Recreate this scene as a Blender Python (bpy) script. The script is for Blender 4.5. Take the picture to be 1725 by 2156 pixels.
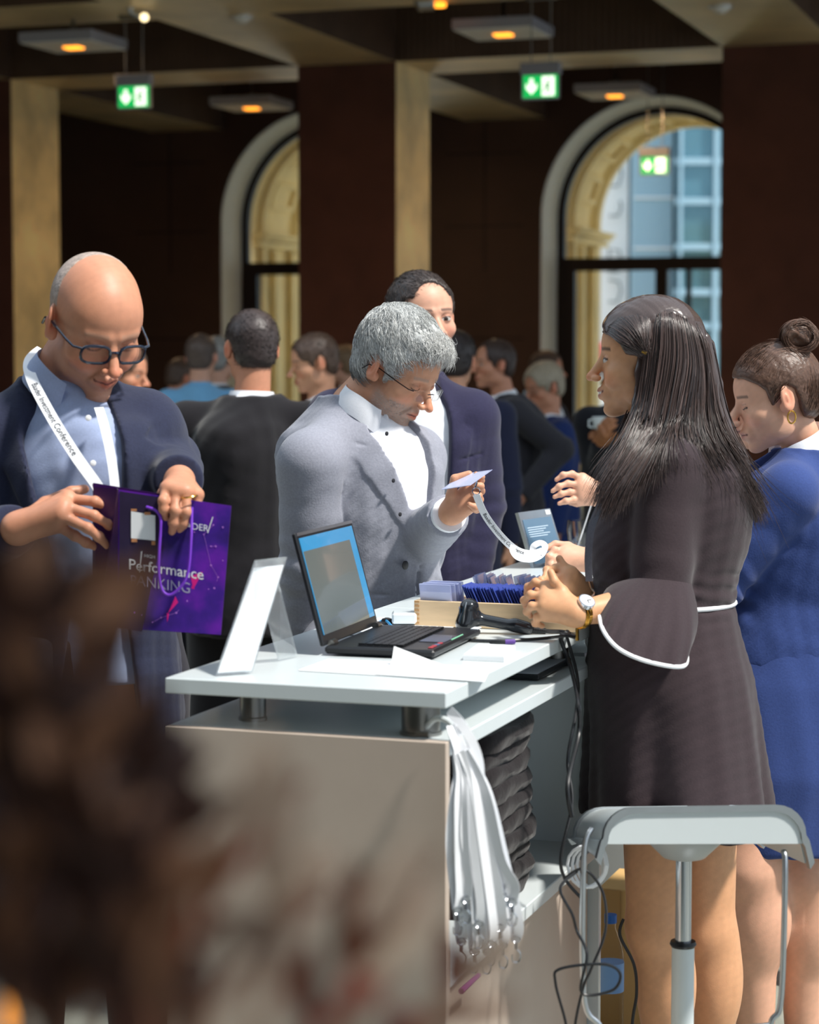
import bpy, math, random
import numpy as np
from mathutils import Vector, Matrix, noise as mnoise

for o in list(bpy.data.objects): bpy.data.objects.remove(o, do_unlink=True)
SC = bpy.context.scene; COL = SC.collection
PI = math.pi
R_ = math.radians
# ------------------------------------------------------------------ camera
FPX = 4600.0; TILT = math.atan(338/4600.0); CAMH = 1.65
cd = bpy.data.cameras.new('camera'); cam = bpy.data.objects.new('camera', cd); COL.objects.link(cam)
cam.location = (0, 0, CAMH); cam.rotation_euler = (PI/2 - TILT, 0, 0)
cd.sensor_fit = 'VERTICAL'; cd.sensor_height = 36; cd.sensor_width = 28.8
cd.lens = FPX/2156*36; cd.clip_end = 300; cd.clip_start = .05
cd.dof.use_dof = True; cd.dof.focus_distance = 4.7; cd.dof.aperture_fstop = 4.0
SC.camera = cam
# ------------------------------------------------------------------ light
w = bpy.data.worlds.new('world'); SC.world = w; w.use_nodes = True
bg = w.node_tree.nodes['Background']
bg.inputs[0].default_value = (.74, .87, 1.0, 1); bg.inputs[1].default_value = 0.86
sd = bpy.data.lights.new('sun', 'SUN'); sun = bpy.data.objects.new('sun', sd); COL.objects.link(sun)
sd.energy = 3.9; sd.angle = R_(5); sd.color = (1, .955, .88)
SUN_FROM = Vector((.74, -.42, 1.25)).normalized()
sun.rotation_euler = SUN_FROM.to_track_quat('Z', 'Y').to_euler()
sun.location = (6, -4, 12)
SC.view_settings.view_transform = 'Standard'; SC.view_settings.look = 'None'
SC.view_settings.gamma = 1; SC.view_settings.use_curve_mapping = False
SC.view_settings.exposure = 0.42

# ------------------------------------------------------------------ pixel to place
def ray(px, py):
    a = (px-862.5)/FPX; b = -(py-1078)/FPX
    return Vector((a, math.cos(TILT)+b*math.sin(TILT), -math.sin(TILT)+b*math.cos(TILT)))
def P(px, py, Y):
    d = ray(px, py); return d*(Y/d.y)+Vector((0, 0, CAMH))
def G(px, py, z):
    d = ray(px, py); return d*((z-CAMH)/d.z)+Vector((0, 0, CAMH))
def lin(c):
    c = c/255.0
    return c/12.92 if c <= .04045 else ((c+.055)/1.055)**2.4
def C(r, g=None, b=None):
    if isinstance(r, str):
        r, g, b = int(r[0:2], 16), int(r[2:4], 16), int(r[4:6], 16)
    return (lin(r), lin(g), lin(b), 1)
# ------------------------------------------------------------------ materials
def mat(name, col, rough=.6, metal=0, bump=None, vary=0, vscale=20, spec=.5, emit=None, estr=1, trans=0, ior=1.45,
        wave=None, sheen=0, alpha=1, attr=False, coat=0, stretch=None, sss=0, aniso=0):
    m = bpy.data.materials.new(name); m.use_nodes = True
    nt = m.node_tree; N = nt.nodes; L = nt.links; b = N['Principled BSDF']
    b.inputs['Base Color'].default_value = col; b.inputs['Roughness'].default_value = rough
    b.inputs['Metallic'].default_value = metal; b.inputs['Specular IOR Level'].default_value = spec
    b.inputs['IOR'].default_value = ior; b.inputs['Transmission Weight'].default_value = trans
    b.inputs['Sheen Weight'].default_value = sheen; b.inputs['Alpha'].default_value = alpha
    b.inputs['Coat Weight'].default_value = coat
    if sss:
        b.inputs['Subsurface Weight'].default_value = sss; b.inputs['Subsurface Scale'].default_value = .012
        b.inputs['Subsurface Radius'].default_value = (1, .35, .2)
    tc = N.new('ShaderNodeTexCoord'); src = tc.outputs['Object']
    if stretch:
        mp = N.new('ShaderNodeMapping'); mp.inputs['Scale'].default_value = stretch
        L.new(src, mp.inputs[0]); src = mp.outputs[0]
    csock = None
    if attr:
        at = N.new('ShaderNodeAttribute'); at.attribute_name = 'Col'; csock = at.outputs['Color']
        L.new(csock, b.inputs['Base Color'])
    if vary:
        n = N.new('ShaderNodeTexNoise'); n.inputs['Scale'].default_value = vscale; n.inputs['Detail'].default_value = 4
        L.new(src, n.inputs['Vector'])
        mr = N.new('ShaderNodeMapRange'); mr.inputs[1].default_value = .3; mr.inputs[2].default_value = .7
        mr.inputs[3].default_value = 1-vary; mr.inputs[4].default_value = 1+vary
        L.new(n.outputs['Fac'], mr.inputs[0])
        mx = N.new('ShaderNodeMix'); mx.data_type = 'RGBA'; mx.blend_type = 'MULTIPLY'; mx.inputs[0].default_value = 1
        mx.inputs[6].default_value = col
        if csock: L.new(csock, mx.inputs[6])
        L.new(mr.outputs[0], mx.inputs[7]); L.new(mx.outputs[2], b.inputs['Base Color'])
    if bump:
        n = N.new('ShaderNodeTexNoise'); n.inputs['Scale'].default_value = bump[0]; n.inputs['Detail'].default_value = 5
        L.new(src, n.inputs['Vector'])
        bp = N.new('ShaderNodeBump'); bp.inputs['Strength'].default_value = bump[1]; bp.inputs['Distance'].default_value = bump[2] if len(bump) > 2 else .01
        L.new(n.outputs['Fac'], bp.inputs['Height']); L.new(bp.outputs[0], b.inputs['Normal'])
    if wave:   # (axis, scale, strength, distance)
        wv = N.new('ShaderNodeTexWave'); wv.bands_direction = wave[0]; wv.inputs['Scale'].default_value = wave[1]
        wv.inputs['Distortion'].default_value = wave[4] if len(wave) > 4 else 0
        L.new(src, wv.inputs['Vector'])
        bp = N.new('ShaderNodeBump'); bp.inputs['Strength'].default_value = wave[2]; bp.inputs['Distance'].default_value = wave[3]
        L.new(wv.outputs['Fac'], bp.inputs['Height']); L.new(bp.outputs[0], b.inputs['Normal'])
    if emit:
        b.inputs['Emission Color'].default_value = emit; b.inputs['Emission Strength'].default_value = estr
    return m
_fab = {}
def fabric(hexc, rough=.85, scale=260, weave=.25, vary=.10, sheen=.15):
    k = (hexc, rough, scale)
    if k not in _fab:
        _fab[k] = mat('fabric_'+hexc, C(hexc), rough, bump=(scale, weave, .002), vary=vary, vscale=scale*.8, sheen=sheen, spec=.25)
    return _fab[k]
M = {}
M['skin'] = mat('skin', (1, 1, 1, 1), .48, attr=True, bump=(350, .12, .002), vary=.05, vscale=60, sss=.12)
M['haircol'] = mat('hair_surface', (1, 1, 1, 1), .42, attr=True, bump=(90, .5, .004), vary=.25, vscale=140, spec=.5)
M['strand'] = mat('hair_strand', (1, 1, 1, 1), .33, attr=True, spec=.6)
M['white_lam'] = mat('white_laminate', C('d6dee0'), .22, vary=.01, spec=.4)
M['chrome'] = mat('chrome', C('c8ccd2'), .18, 1)
M['alu'] = mat('satin_aluminium', C('c4c8cc'), .34, 1, vary=.04)
M['steel'] = mat('brushed_steel', C('8c8a86'), .3, 1)
M['black_pl'] = mat('black_plastic', C('1a1b1e'), .35, vary=.05)
M['black_gloss'] = mat('glossy_black_plastic', C('22252a'), .16, coat=.4)
M['glass'] = mat('clear_glass', (1, 1, 1, 1), .02, trans=1, ior=1.45)
M['acryl'] = mat('clear_acrylic', C('eef4f8'), .04, trans=.85, ior=1.2, alpha=.5)
M['paper'] = mat('white_paper', C('f2f4f6'), .7)
M['ribbon'] = mat('white_ribbon', C('f0f2f6'), .55, bump=(400, .2, .001))
M['ink'] = mat('black_ink', C('26262c'), .6)
M['whiteink'] = mat('white_ink', C('f0f0f4'), .5)
M['gold'] = mat('gold', C('d8a850'), .2, 1)
M['wood'] = mat('birch_wood', C('dcc09a'), .5, vary=.08, vscale=14, stretch=(1, 1, 8))
M['lens'] = mat('glass_lens', (1, 1, 1, 1), .02, trans=1, ior=1.12, alpha=.45)
M['shoe'] = mat('black_leather_shoe', C('17151a'), .3)

# ------------------------------------------------------------------ mesh helpers
ROOTLOC = {}
def tag(o, label=None, cat=None, group=None, kind=None):
    if label: o['label'] = label
    if cat: o['category'] = cat
    if group: o['group'] = group
    if kind: o['kind'] = kind
    return o
def empty(name, loc, label, cat, group=None):
    o = bpy.data.objects.new(name, None); COL.objects.link(o); o.location = loc; o.empty_display_size = .1
    ROOTLOC[o] = Vector(loc); return tag(o, label, cat, group)
def mkobj(name, V, Fc, mats, parent=None, smooth=True, midx=None, cols=None, origin=None, world=True):
    me = bpy.data.meshes.new(name)
    V = np.asarray(V, dtype=np.float32).reshape(-1, 3).copy()
    o = bpy.data.objects.new(name, me)
    if parent is not None:
        base = ROOTLOC[parent]
        if world: V -= np.array(base, dtype=np.float32)
        ROOTLOC[o] = base; o.parent = parent
    else:
        if origin is None and world: origin = Vector((float(V[:, 0].mean()), float(V[:, 1].mean()), float(V[:, 2].min())))
        if origin is not None and world:
            V -= np.array(origin, dtype=np.float32); o.location = origin; ROOTLOC[o] = Vector(origin)
        else: ROOTLOC[o] = Vector((0, 0, 0))
    if isinstance(Fc, np.ndarray):
        nf = len(Fc); me.vertices.add(len(V)); me.vertices.foreach_set('co', V.ravel())
        me.loops.add(nf*4); me.polygons.add(nf)
        me.loops.foreach_set('vertex_index', Fc.astype(np.int32).ravel())
        me.polygons.foreach_set('loop_start', np.arange(0, nf*4, 4, dtype=np.int32))
        me.update(calc_edges=True)
    else:
        me.from_pydata(V.tolist(), [], Fc); me.update()
    if not isinstance(mats, (list, tuple)): mats = [mats]
    for m in mats: me.materials.append(m)
    if midx is not None: me.polygons.foreach_set('material_index', np.asarray(midx, dtype=np.int32))
    me.polygons.foreach_set('use_smooth', np.full(len(me.polygons), bool(smooth)))
    if cols is not None:
        a = me.color_attributes.new('Col', 'FLOAT_COLOR', 'POINT')
        cc = np.ones((len(V), 4), dtype=np.float32); cc[:, :cols.shape[1]] = cols
        a.data.foreach_set('color', cc.ravel())
    COL.objects.link(o); return o
def edges_of(R):
    return R
class MB:
    def __init__(s): s.v = []; s.f = []; s.m = []; s.mi = 0; s.c = None
    def add(s, vs, fs, M4=None):
        n = len(s.v)
        for q in vs:
            q = Vector(q); s.v.append(M4 @ q if M4 else q)
        for f in fs: s.f.append([n+i for i in f]); s.m.append(s.mi)
        return s
    def box(s, c, d, M4=None, bev=0):
        """box by centre and full sizes, optional chamfer"""
        x, y, z = d[0]/2, d[1]/2, d[2]/2; b = min(bev, x*.9, y*.9, z*.9)
        if b <= 0:
            vs = [(c[0]+i*x, c[1]+j*y, c[2]+k*z) for i in (-1, 1) for j in (-1, 1) for k in (-1, 1)]
            fs = [(0, 1, 3, 2), (4, 6, 7, 5), (0, 4, 5, 1), (2, 3, 7, 6), (0, 2, 6, 4), (1, 5, 7, 3)]
            return s.add(vs, fs, M4)
        vs = []; ix = {}
        for i in (-1, 1):
            for j in (-1, 1):
                for k in (-1, 1):
                    for a in range(3):
                        p = [i*(x-b), j*(y-b), k*(z-b)]; p[a] += (i, j, k)[a]*b
                        ix[(i, j, k, a)] = len(vs); vs.append((c[0]+p[0], c[1]+p[1], c[2]+p[2]))
        fs = []
        for a in range(3):
            for sg in (-1, 1):
                o1, o2 = [q for q in range(3) if q != a]
                loop = []
                for (p, q) in ((-1, -1), (1, -1), (1, 1), (-1, 1)):
                    k = [0, 0, 0]; k[a] = sg; k[o1] = p; k[o2] = q; loop.append(ix[(*k, a)])
                fs.append(loop)
        for a in range(3):
            o1, o2 = [q for q in range(3) if q != a]
            for p in (-1, 1):
                for q in (-1, 1):
                    k0 = [0, 0, 0]; k0[a] = -1; k0[o1] = p; k0[o2] = q; k1 = list(k0); k1[a] = 1
                    fs.append([ix[(*k0, o1)], ix[(*k1, o1)], ix[(*k1, o2)], ix[(*k0, o2)]])
        for i in (-1, 1):
            for j in (-1, 1):
                for k in (-1, 1): fs.append([ix[(i, j, k, 0)], ix[(i, j, k, 1)], ix[(i, j, k, 2)]])
        return s.add(vs, fs, M4)
    def tube(s, pts, r, n=8, closed=False, caps=True, flat=None):
        pts = [Vector(p) for p in pts]; m = len(pts)
        if not hasattr(r, '__len__'): r = [r]*m
        T = []
        for i in range(m):
            a = pts[(i-1) % m] if (closed or i > 0) else pts[i]; b = pts[(i+1) % m] if (closed or i < m-1) else pts[i]
            t = (b-a); T.append(t.normalized() if t.length > 1e-9 else Vector((0, 0, 1)))
        u = T[0].orthogonal().normalized(); n0 = len(s.v)
        for i in range(m):
            u = (u-T[i]*u.dot(T[i]));
            u = u.normalized() if u.length > 1e-6 else T[i].orthogonal().normalized()
            v = T[i].cross(u)
            for k in range(n):
                a = 2*PI*k/n; s.v.append(pts[i]+(u*math.cos(a)+v*math.sin(a))*r[i])
        for i in range(m if closed else m-1):
            for k in range(n):
                a = n0+i*n+k; b = n0+i*n+(k+1) % n; i2 = (i+1) % m
                s.f.append([a, b, n0+i2*n+(k+1) % n, n0+i2*n+k]); s.m.append(s.mi)
        if caps and not closed:
            s.f.append([n0+k for k in range(n)][::-1]); s.m.append(s.mi)
            s.f.append([n0+(m-1)*n+k for k in range(n)]); s.m.append(s.mi)
        return s
    def cyl(s, a, b, r, n=24, r2=None):
        return s.tube([a, b], [r, r if r2 is None else r2], n)
    def lathe(s, prof, c=(0, 0, 0), n=32, M4=None):
        vs = []; fs = []
        for (r, z) in prof:
            for k in range(n): vs.append((c[0]+r*math.cos(2*PI*k/n), c[1]+r*math.sin(2*PI*k/n), c[2]+z))
        for i in range(len(prof)-1):
            for k in range(n): fs.append([i*n+k, i*n+(k+1) % n, (i+1)*n+(k+1) % n, (i+1)*n+k])
        fs.append([k for k in range(n)][::-1]); fs.append([(len(prof)-1)*n+k for k in range(n)])
        return s.add(vs, fs, M4)
    def prism(s, poly, d0, d1, M4=None):
        """poly of (x,z); extruded along y from d0 to d1"""
        n = len(poly); vs = [(x, d0, z) for x, z in poly]+[(x, d1, z) for x, z in poly]
        fs = [list(range(n)), list(range(n, 2*n))[::-1]]+[[i, (i+1) % n+0, (i+1) % n+n, i+n][::-1] for i in range(n)]
        return s.add(vs, fs, M4)
    def ribbon(s, pts, nrm, wd, th=.0008):
        """strap along pts; nrm = face normal(s), width wd"""
        pts = [Vector(p) for p in pts]; m = len(pts); n0 = len(s.v)
        if isinstance(nrm, Vector) or (hasattr(nrm, '__len__') and not hasattr(nrm[0], '__len__')): nrm = [Vector(nrm)]*m
        for i in range(m):
            t = (pts[min(i+1, m-1)]-pts[max(i-1, 0)]).normalized(); nn = Vector(nrm[i]); nn = (nn-t*nn.dot(t)).normalized(); sd_ = t.cross(nn)
            for (a, b) in ((-1, 1), (1, 1), (1, -1), (-1, -1)): s.v.append(pts[i]+sd_*a*wd/2+nn*b*th/2)
        for i in range(m-1):
            for k in range(4):
                s.f.append([n0+i*4+k, n0+i*4+(k+1) % 4, n0+(i+1)*4+(k+1) % 4, n0+(i+1)*4+k]); s.m.append(s.mi)
        s.f.append([n0, n0+1, n0+2, n0+3]); s.m.append(s.mi); q = n0+(m-1)*4; s.f.append([q+3, q+2, q+1, q]); s.m.append(s.mi)
        return s
    def build(s, name, mats, parent=None, smooth=False, origin=None, world=True):
        o = mkobj(name, [tuple(v) for v in s.v], s.f, mats, parent, smooth, s.m, origin=origin, world=world)
        import bmesh
        bm = bmesh.new(); bm.from_mesh(o.data); bmesh.ops.recalc_face_normals(bm, faces=bm.faces)
        if smooth:
            for e in bm.edges:
                if len(e.link_faces) == 2 and e.calc_face_angle(0) > .7: e.smooth = False
        bm.to_mesh(o.data); bm.free()
        return o
def catmull(pts, n=6, closed=False):
    pts = [Vector(p) for p in pts]; m = len(pts); out = []
    for i in range(m if closed else m-1):
        p0 = pts[(i-1) % m] if (closed or i > 0) else pts[i]; p1 = pts[i]; p2 = pts[(i+1) % m]
        p3 = pts[(i+2) % m] if (closed or i < m-2) else p2
        for k in range(n):
            t = k/n; out.append(.5*((2*p1)+(p2-p0)*t+(2*p0-5*p1+4*p2-p3)*t*t+(3*p1-p0-3*p2+p3)*t**3))
    if not closed: out.append(pts[-1])
    return out
def text_data(txt, size, font=None, res=3):
    cu = bpy.data.curves.new('txt', 'FONT'); cu.body = txt; cu.size = size; cu.align_x = 'CENTER'; cu.align_y = 'CENTER'; cu.resolution_u = res
    o = bpy.data.objects.new('txt', cu); COL.objects.link(o)
    dg = bpy.context.evaluated_depsgraph_get(); me = bpy.data.meshes.new_from_object(o.evaluated_get(dg))
    vs = [tuple(v.co) for v in me.vertices]; fs = [list(p.vertices) for p in me.polygons]
    bpy.data.objects.remove(o); bpy.data.curves.remove(cu); bpy.data.meshes.remove(me)
    return vs, fs
def frame4(o, x, y, z):
    m = Matrix((x, y, z)).transposed().to_4x4(); m.translation = o; return m
def quad_text(mb, txt, size, org, xdir, ydir, off=.0008, sx=1):
    vs, fs = text_data(txt, size); x = Vector(xdir).normalized(); y = Vector(ydir).normalized(); n = x.cross(y)
    mb.add([Vector(org)+x*v[0]*sx+y*v[1]+n*off for v in vs], fs)
def path_text(mb, txt, size, pts, nrm, start, off=.0008, flip=False):
    """lettering that follows a strap"""
    vs, fs = text_data(txt, size); L = [0]
    for i in range(1, len(pts)): L.append(L[-1]+(pts[i]-pts[i-1]).length)
    x0 = min(v[0] for v in vs); out = []
    for v in vs:
        s_ = start+(v[0]-x0); i = max(0, min(len(L)-2, next((k for k in range(len(L)-1) if L[k+1] >= s_), len(L)-2)))
        t = (s_-L[i])/max(1e-6, L[i+1]-L[i]); p = pts[i].lerp(pts[i+1], t); tg = (pts[i+1]-pts[i]).normalized()
        nn = Vector(nrm[i] if hasattr(nrm[0], '__len__') else nrm); nn = (nn-tg*nn.dot(tg)).normalized(); sd_ = nn.cross(tg)
        out.append(p+sd_*v[1]*(-1 if flip else 1)+nn*off)
    mb.add(out, fs)

# ------------------------------------------------------------------ signed distance sculpting
class Field:
    def __init__(s, lo, hi, h, fine=()):
        ax = []
        for a in range(3):
            seg = [(lo[a], hi[a], h)]
            for (fa, f0, f1, fh) in fine:
                if fa != a: continue
                new = []
                for (p, q, hh) in seg:
                    c0, c1 = max(p, f0), min(q, f1)
                    if c0 >= c1: new.append((p, q, hh)); continue
                    if p < c0: new.append((p, c0, hh))
                    new.append((c0, c1, min(hh, fh)))
                    if c1 < q: new.append((c1, q, hh))
                seg = new
            arr = []
            for (p, q, hh) in seg: arr.append(np.linspace(p, q, max(2, int(math.ceil((q-p)/hh))+1))[:-1])
            arr.append(np.array([hi[a]])); ax.append(np.concatenate(arr).astype(np.float32))
        s.ax = ax; s.D = np.full([len(a) for a in ax], 1.0, dtype=np.float32); s.h = h
    def _sl(s, lo, hi):
        sl = []
        for a in range(3):
            i = max(0, int(np.searchsorted(s.ax[a], lo[a]))-1); j = min(len(s.ax[a]), int(np.searchsorted(s.ax[a], hi[a]))+1); sl.append(slice(i, max(i, j)))
        return tuple(sl)
    def xyz(s, sl):
        return (s.ax[0][sl[0]][:, None, None], s.ax[1][sl[1]][None, :, None], s.ax[2][sl[2]][None, None, :])
    def op(s, prim, k=.01, mode='u'):
        fn, lo, hi = prim; m = k*.6+2*s.h
        sl = s._sl([lo[a]-m for a in range(3)], [hi[a]+m for a in range(3)])
        if mode == 'i': sl = (slice(None),)*3
        if mode != 'i' and any(q.stop <= q.start for q in sl): return s
        d = fn(*s.xyz(sl)).astype(np.float32); A = s.D[sl]
        if mode == 'u':
            A2 = np.minimum(A, d)
            if k > 0: hh = np.maximum(k-np.abs(A-d), 0)/k; A2 -= hh*hh*(k*.25)
        else:
            if mode == 's': d = -d
            A2 = np.maximum(A, d)
            if k > 0: hh = np.maximum(k-np.abs(A-d), 0)/k; A2 += hh*hh*(k*.25)
        s.D[sl] = A2; return s
    def disp(s, lo, hi, fn):
        sl = s._sl(lo, hi); s.D[sl] += fn(*s.xyz(sl)).astype(np.float32); return s
    def mesh(s, it=3):
        D = s.D; D[0] = np.maximum(D[0], .001); D[-1] = np.maximum(D[-1], .001); D[:, 0] = np.maximum(D[:, 0], .001); D[:, -1] = np.maximum(D[:, -1], .001); D[:, :, 0] = np.maximum(D[:, :, 0], .001); D[:, :, -1] = np.maximum(D[:, :, -1], .001)
        I = (D < 0).astype(np.uint8)
        S = I[:-1, :-1, :-1]+I[1:, :-1, :-1]+I[:-1, 1:, :-1]+I[:-1, :-1, 1:]+I[1:, 1:, :-1]+I[1:, :-1, 1:]+I[:-1, 1:, 1:]+I[1:, 1:, 1:]
        ii, jj, kk = np.nonzero((S > 0) & (S < 8)); n = len(ii)
        idm = np.full(S.shape, -1, dtype=np.int32); idm[ii, jj, kk] = np.arange(n)
        acc = np.zeros((n, 3), dtype=np.float64); cnt = np.zeros(n)
        X, Y, Z = s.ax
        cor = [(a, b, c) for a in (0, 1) for b in (0, 1) for c in (0, 1)]
        for a in cor:
            for ax_ in range(3):
                if a[ax_] == 1: continue
                b = list(a); b[ax_] = 1
                d0 = D[ii+a[0], jj+a[1], kk+a[2]]; d1 = D[ii+b[0], jj+b[1], kk+b[2]]
                m = (d0 < 0) != (d1 < 0)
                t = np.where(m, d0/np.where(m, d0-d1, 1), 0)
                p0 = np.stack([X[ii+a[0]], Y[jj+a[1]], Z[kk+a[2]]], 1); p1 = np.stack([X[ii+b[0]], Y[jj+b[1]], Z[kk+b[2]]], 1)
                acc += (p0+(p1-p0)*t[:, None])*m[:, None]; cnt += m
        V = acc/cnt[:, None]; quads = []
        for ax_ in range(3):
            sl0 = [slice(1, -1)]*3; sl1 = [slice(1, -1)]*3; sl0[ax_] = slice(0, -1); sl1[ax_] = slice(1, None)
            A = I[tuple(sl0)]; B = I[tuple(sl1)]
            e = np.nonzero(A != B); ins = A[e] == 1
            idx = [e[q]+(0 if q == ax_ else 1) for q in range(3)]
            o1, o2 = [(1, 2), (2, 0), (0, 1)][ax_]
            def cell(d1, d2):
                c = [idx[0].copy(), idx[1].copy(), idx[2].copy()]; c[o1] -= d1; c[o2] -= d2; return idm[c[0], c[1], c[2]]
            q = np.stack([cell(1, 1), cell(0, 1), cell(0, 0), cell(1, 0)], 1)
            q[~ins] = q[~ins][:, ::-1]; quads.append(q)
        Q = np.concatenate(quads); Q = Q[(Q >= 0).all(1)]
        e = np.concatenate([Q[:, [0, 1]], Q[:, [1, 2]], Q[:, [2, 3]], Q[:, [3, 0]]]); a_ = np.concatenate([e[:, 0], e[:, 1]]); b_ = np.concatenate([e[:, 1], e[:, 0]]); dg_ = np.bincount(a_, minlength=n)[:, None]+1e-9
        for lam in [.6]*it:
            nb_ = np.stack([np.bincount(a_, weights=V[b_, q], minlength=n) for q in range(3)], 1)/dg_
            V = V+(nb_-V)*lam
        return V.astype(np.float32), Q.astype(np.int32)
def bb(pts, r):
    return [min(p[a] for p in pts)-r for a in range(3)], [max(p[a] for p in pts)+r for a in range(3)]
def ell(c, r, Rm=None):
    """ellipsoid; Rm 3x3 with columns = local axes"""
    c = tuple(c); r = tuple(r)
    if Rm is None: Rn = np.eye(3)
    else: Rn = np.array(Rm, dtype=float)
    ext = [math.sqrt(sum((Rn[a][q]*r[q])**2 for q in range(3))) for a in range(3)]
    def fn(X, Y, Z):
        x, y, z = X-c[0], Y-c[1], Z-c[2]
        q = [(x*Rn[0][i]+y*Rn[1][i]+z*Rn[2][i]) for i in range(3)]
        k0 = np.sqrt((q[0]/r[0])**2+(q[1]/r[1])**2+(q[2]/r[2])**2)
        k1 = np.sqrt((q[0]/r[0]**2)**2+(q[1]/r[1]**2)**2+(q[2]/r[2]**2)**2)+1e-9
        return k0*(k0-1)/k1
    return fn, [c[a]-ext[a] for a in range(3)], [c[a]+ext[a] for a in range(3)]
def rc(a, b, ra, rb, flat=None, cut=False):
    a = Vector(a); b = Vector(b); ba = b-a; L2 = max(ba.length_squared, 1e-9); dn = ba/math.sqrt(L2)
    def fn(X, Y, Z):
        x, y, z = X-a.x, Y-a.y, Z-a.z
        t = np.clip((x*ba.x+y*ba.y+z*ba.z)/L2, 0, 1)
        vx, vy, vz = x-t*ba.x, y-t*ba.y, z-t*ba.z
        if flat is not None:
            n, f = flat; dt = (vx*n[0]+vy*n[1]+vz*n[2])*(f-1); vx = vx+dt*n[0]; vy = vy+dt*n[1]; vz = vz+dt*n[2]
        d = np.sqrt(vx*vx+vy*vy+vz*vz)-(ra+t*(rb-ra))
        if cut: d = np.maximum(d, (X-b.x)*dn.x+(Y-b.y)*dn.y+(Z-b.z)*dn.z)
        return d
    lo, hi = bb([a, b], max(ra, rb)*1.0)
    if flat is not None and flat[1] < 1: e = max(ra, rb)*(1/flat[1]-1); lo = [q-e for q in lo]; hi = [q+e for q in hi]
    return fn, lo, hi
def loft(st, az, n=2.2, wave=None):
    """st rows: (z, cx, cy, rx, ry) in world; az facing; rx across, ry front-back"""
    st = sorted(st); zz = np.array([q[0] for q in st]); A = np.array(st)
    zf = np.linspace(zz[0], zz[-1], 160); cols = []
    for q in range(1, 5):
        v = np.interp(zf, zz, A[:, q]); kern = np.hanning(17); kern /= kern.sum()
        vp = np.concatenate([np.full(8, v[0]), v, np.full(8, v[-1])]); cols.append(np.convolve(vp, kern, 'valid'))
    f = (math.sin(az), -math.cos(az)); r = (-math.cos(az), -math.sin(az))
    def fn(X, Y, Z):
        cx = np.interp(Z, zf, cols[0]); cy = np.interp(Z, zf, cols[1]); rx = np.interp(Z, zf, cols[2]); ry = np.interp(Z, zf, cols[3])
        dx, dy = X-cx, Y-cy
        lx = dx*r[0]+dy*r[1]; ly = dx*f[0]+dy*f[1]
        if wave is not None:
            w_ = wave(np.arctan2(lx, ly), Z); rx = rx*(1+w_); ry = ry*(1+w_)
        q = (np.abs(lx/rx)**n+np.abs(ly/ry)**n)**(1/n)
        return np.maximum((q-1)*np.minimum(rx, ry), np.maximum(zz[0]-Z, Z-zz[-1]))
    m = float(max(A[:, 3].max(), A[:, 4].max()))*1.25
    return fn, [A[:, 1].min()-m, A[:, 2].min()-m, zz[0]], [A[:, 1].max()+m, A[:, 2].max()+m, zz[-1]]
def poly2(px, pz, poly):
    """signed distance to 2D polygon (negative inside)"""
    n = len(poly); d = None; sgn = None
    for i in range(n):
        ax_, az_ = poly[i]; bx_, bz_ = poly[i-1]
        ex, ez = bx_-ax_, bz_-az_; wx, wz = px-ax_, pz-az_
        t = np.clip((wx*ex+wz*ez)/(ex*ex+ez*ez+1e-12), 0, 1)
        dd = (wx-ex*t)**2+(wz-ez*t)**2
        c1 = pz >= az_; c2 = pz < bz_; c3 = ex*wz > ez*wx
        flip = (c1 & c2 & c3) | (~c1 & ~c2 & ~c3)
        d = dd if d is None else np.minimum(d, dd)
        sgn = np.where(flip, -1.0, 1.0) if sgn is None else sgn*np.where(flip, -1.0, 1.0)
    return sgn*np.sqrt(d)
def vnoise(X, Y, Z, s, seed=0):
    """cheap smooth pseudo noise from sines"""
    a = np.sin(X*s*1.7+Y*s*2.3+seed)+np.sin(Y*s*1.9-Z*s*1.3+seed*2.1)+np.sin(Z*s*2.2+X*s*.9+seed*.7)
    b = np.sin(X*s*4.1-Z*s*3.1+seed*1.3)*np.sin(Y*s*3.7+Z*s*2.9)
    return (a/3+b)*.5
# ================================================================== THE SETTING
TH = R_(19); CT, ST = math.cos(TH), math.sin(TH)
def BM(ox, oy, oz=0):   # building axes: u along the facade, v away, z up
    m = Matrix(((CT, ST, 0, ox), (-ST, CT, 0, oy), (0, 0, 1, oz), (0, 0, 0, 1))); return m
BB = BM(-.107, 17.6)
def W(u, v, z): return BB @ Vector((u, v, z))
M['mesh_shaded'] = mat('bronze_mesh_shaded', C('58342a'), .5, .25, wave=('Z', 26, .5, .01), vary=.18, vscale=3)  # column fronts: same mesh darkened, room shade put into its colour
M['mesh_lit'] = mat('bronze_mesh_lit', C('f6dca2'), .38, .3, wave=('Z', 22, .45, .008, .6), vary=.3, vscale=2.2, stretch=(1, 1, 1))  # column sides: window reflection put into the pale colour
M['ceil_lit'] = mat('ceiling_mesh_lit', C('e0c898'), .38, .35, wave=('X', 24, .5, .01), vary=.25, vscale=1.4)  # soffits: light reflected from the floor put into the pale colour
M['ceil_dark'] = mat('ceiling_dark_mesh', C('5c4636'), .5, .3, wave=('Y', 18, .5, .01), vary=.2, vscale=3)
M['wall_dark'] = mat('dark_brown_panel', C('4c3428'), .55, .1, vary=.15, vscale=1.5, bump=(60, .1, .003))
M['plaster'] = mat('pale_plaster', C('e6e8e2'), .6, vary=.03)
M['frame_dark'] = mat('dark_window_frame', C('201410'), .45, .3)
M['pane'] = mat('window_pane', C('f4faff'), .03, alpha=.10, spec=.6)
M['stone'] = mat('cream_sandstone', C('ffeab2'), .8, vary=.10, vscale=3, bump=(14, .3, .02))
M['floor_m'] = mat('grey_stone_floor', C('8f9288'), .45, vary=.25, vscale=2.2, stretch=(6, 1, 1), spec=.4)
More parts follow.
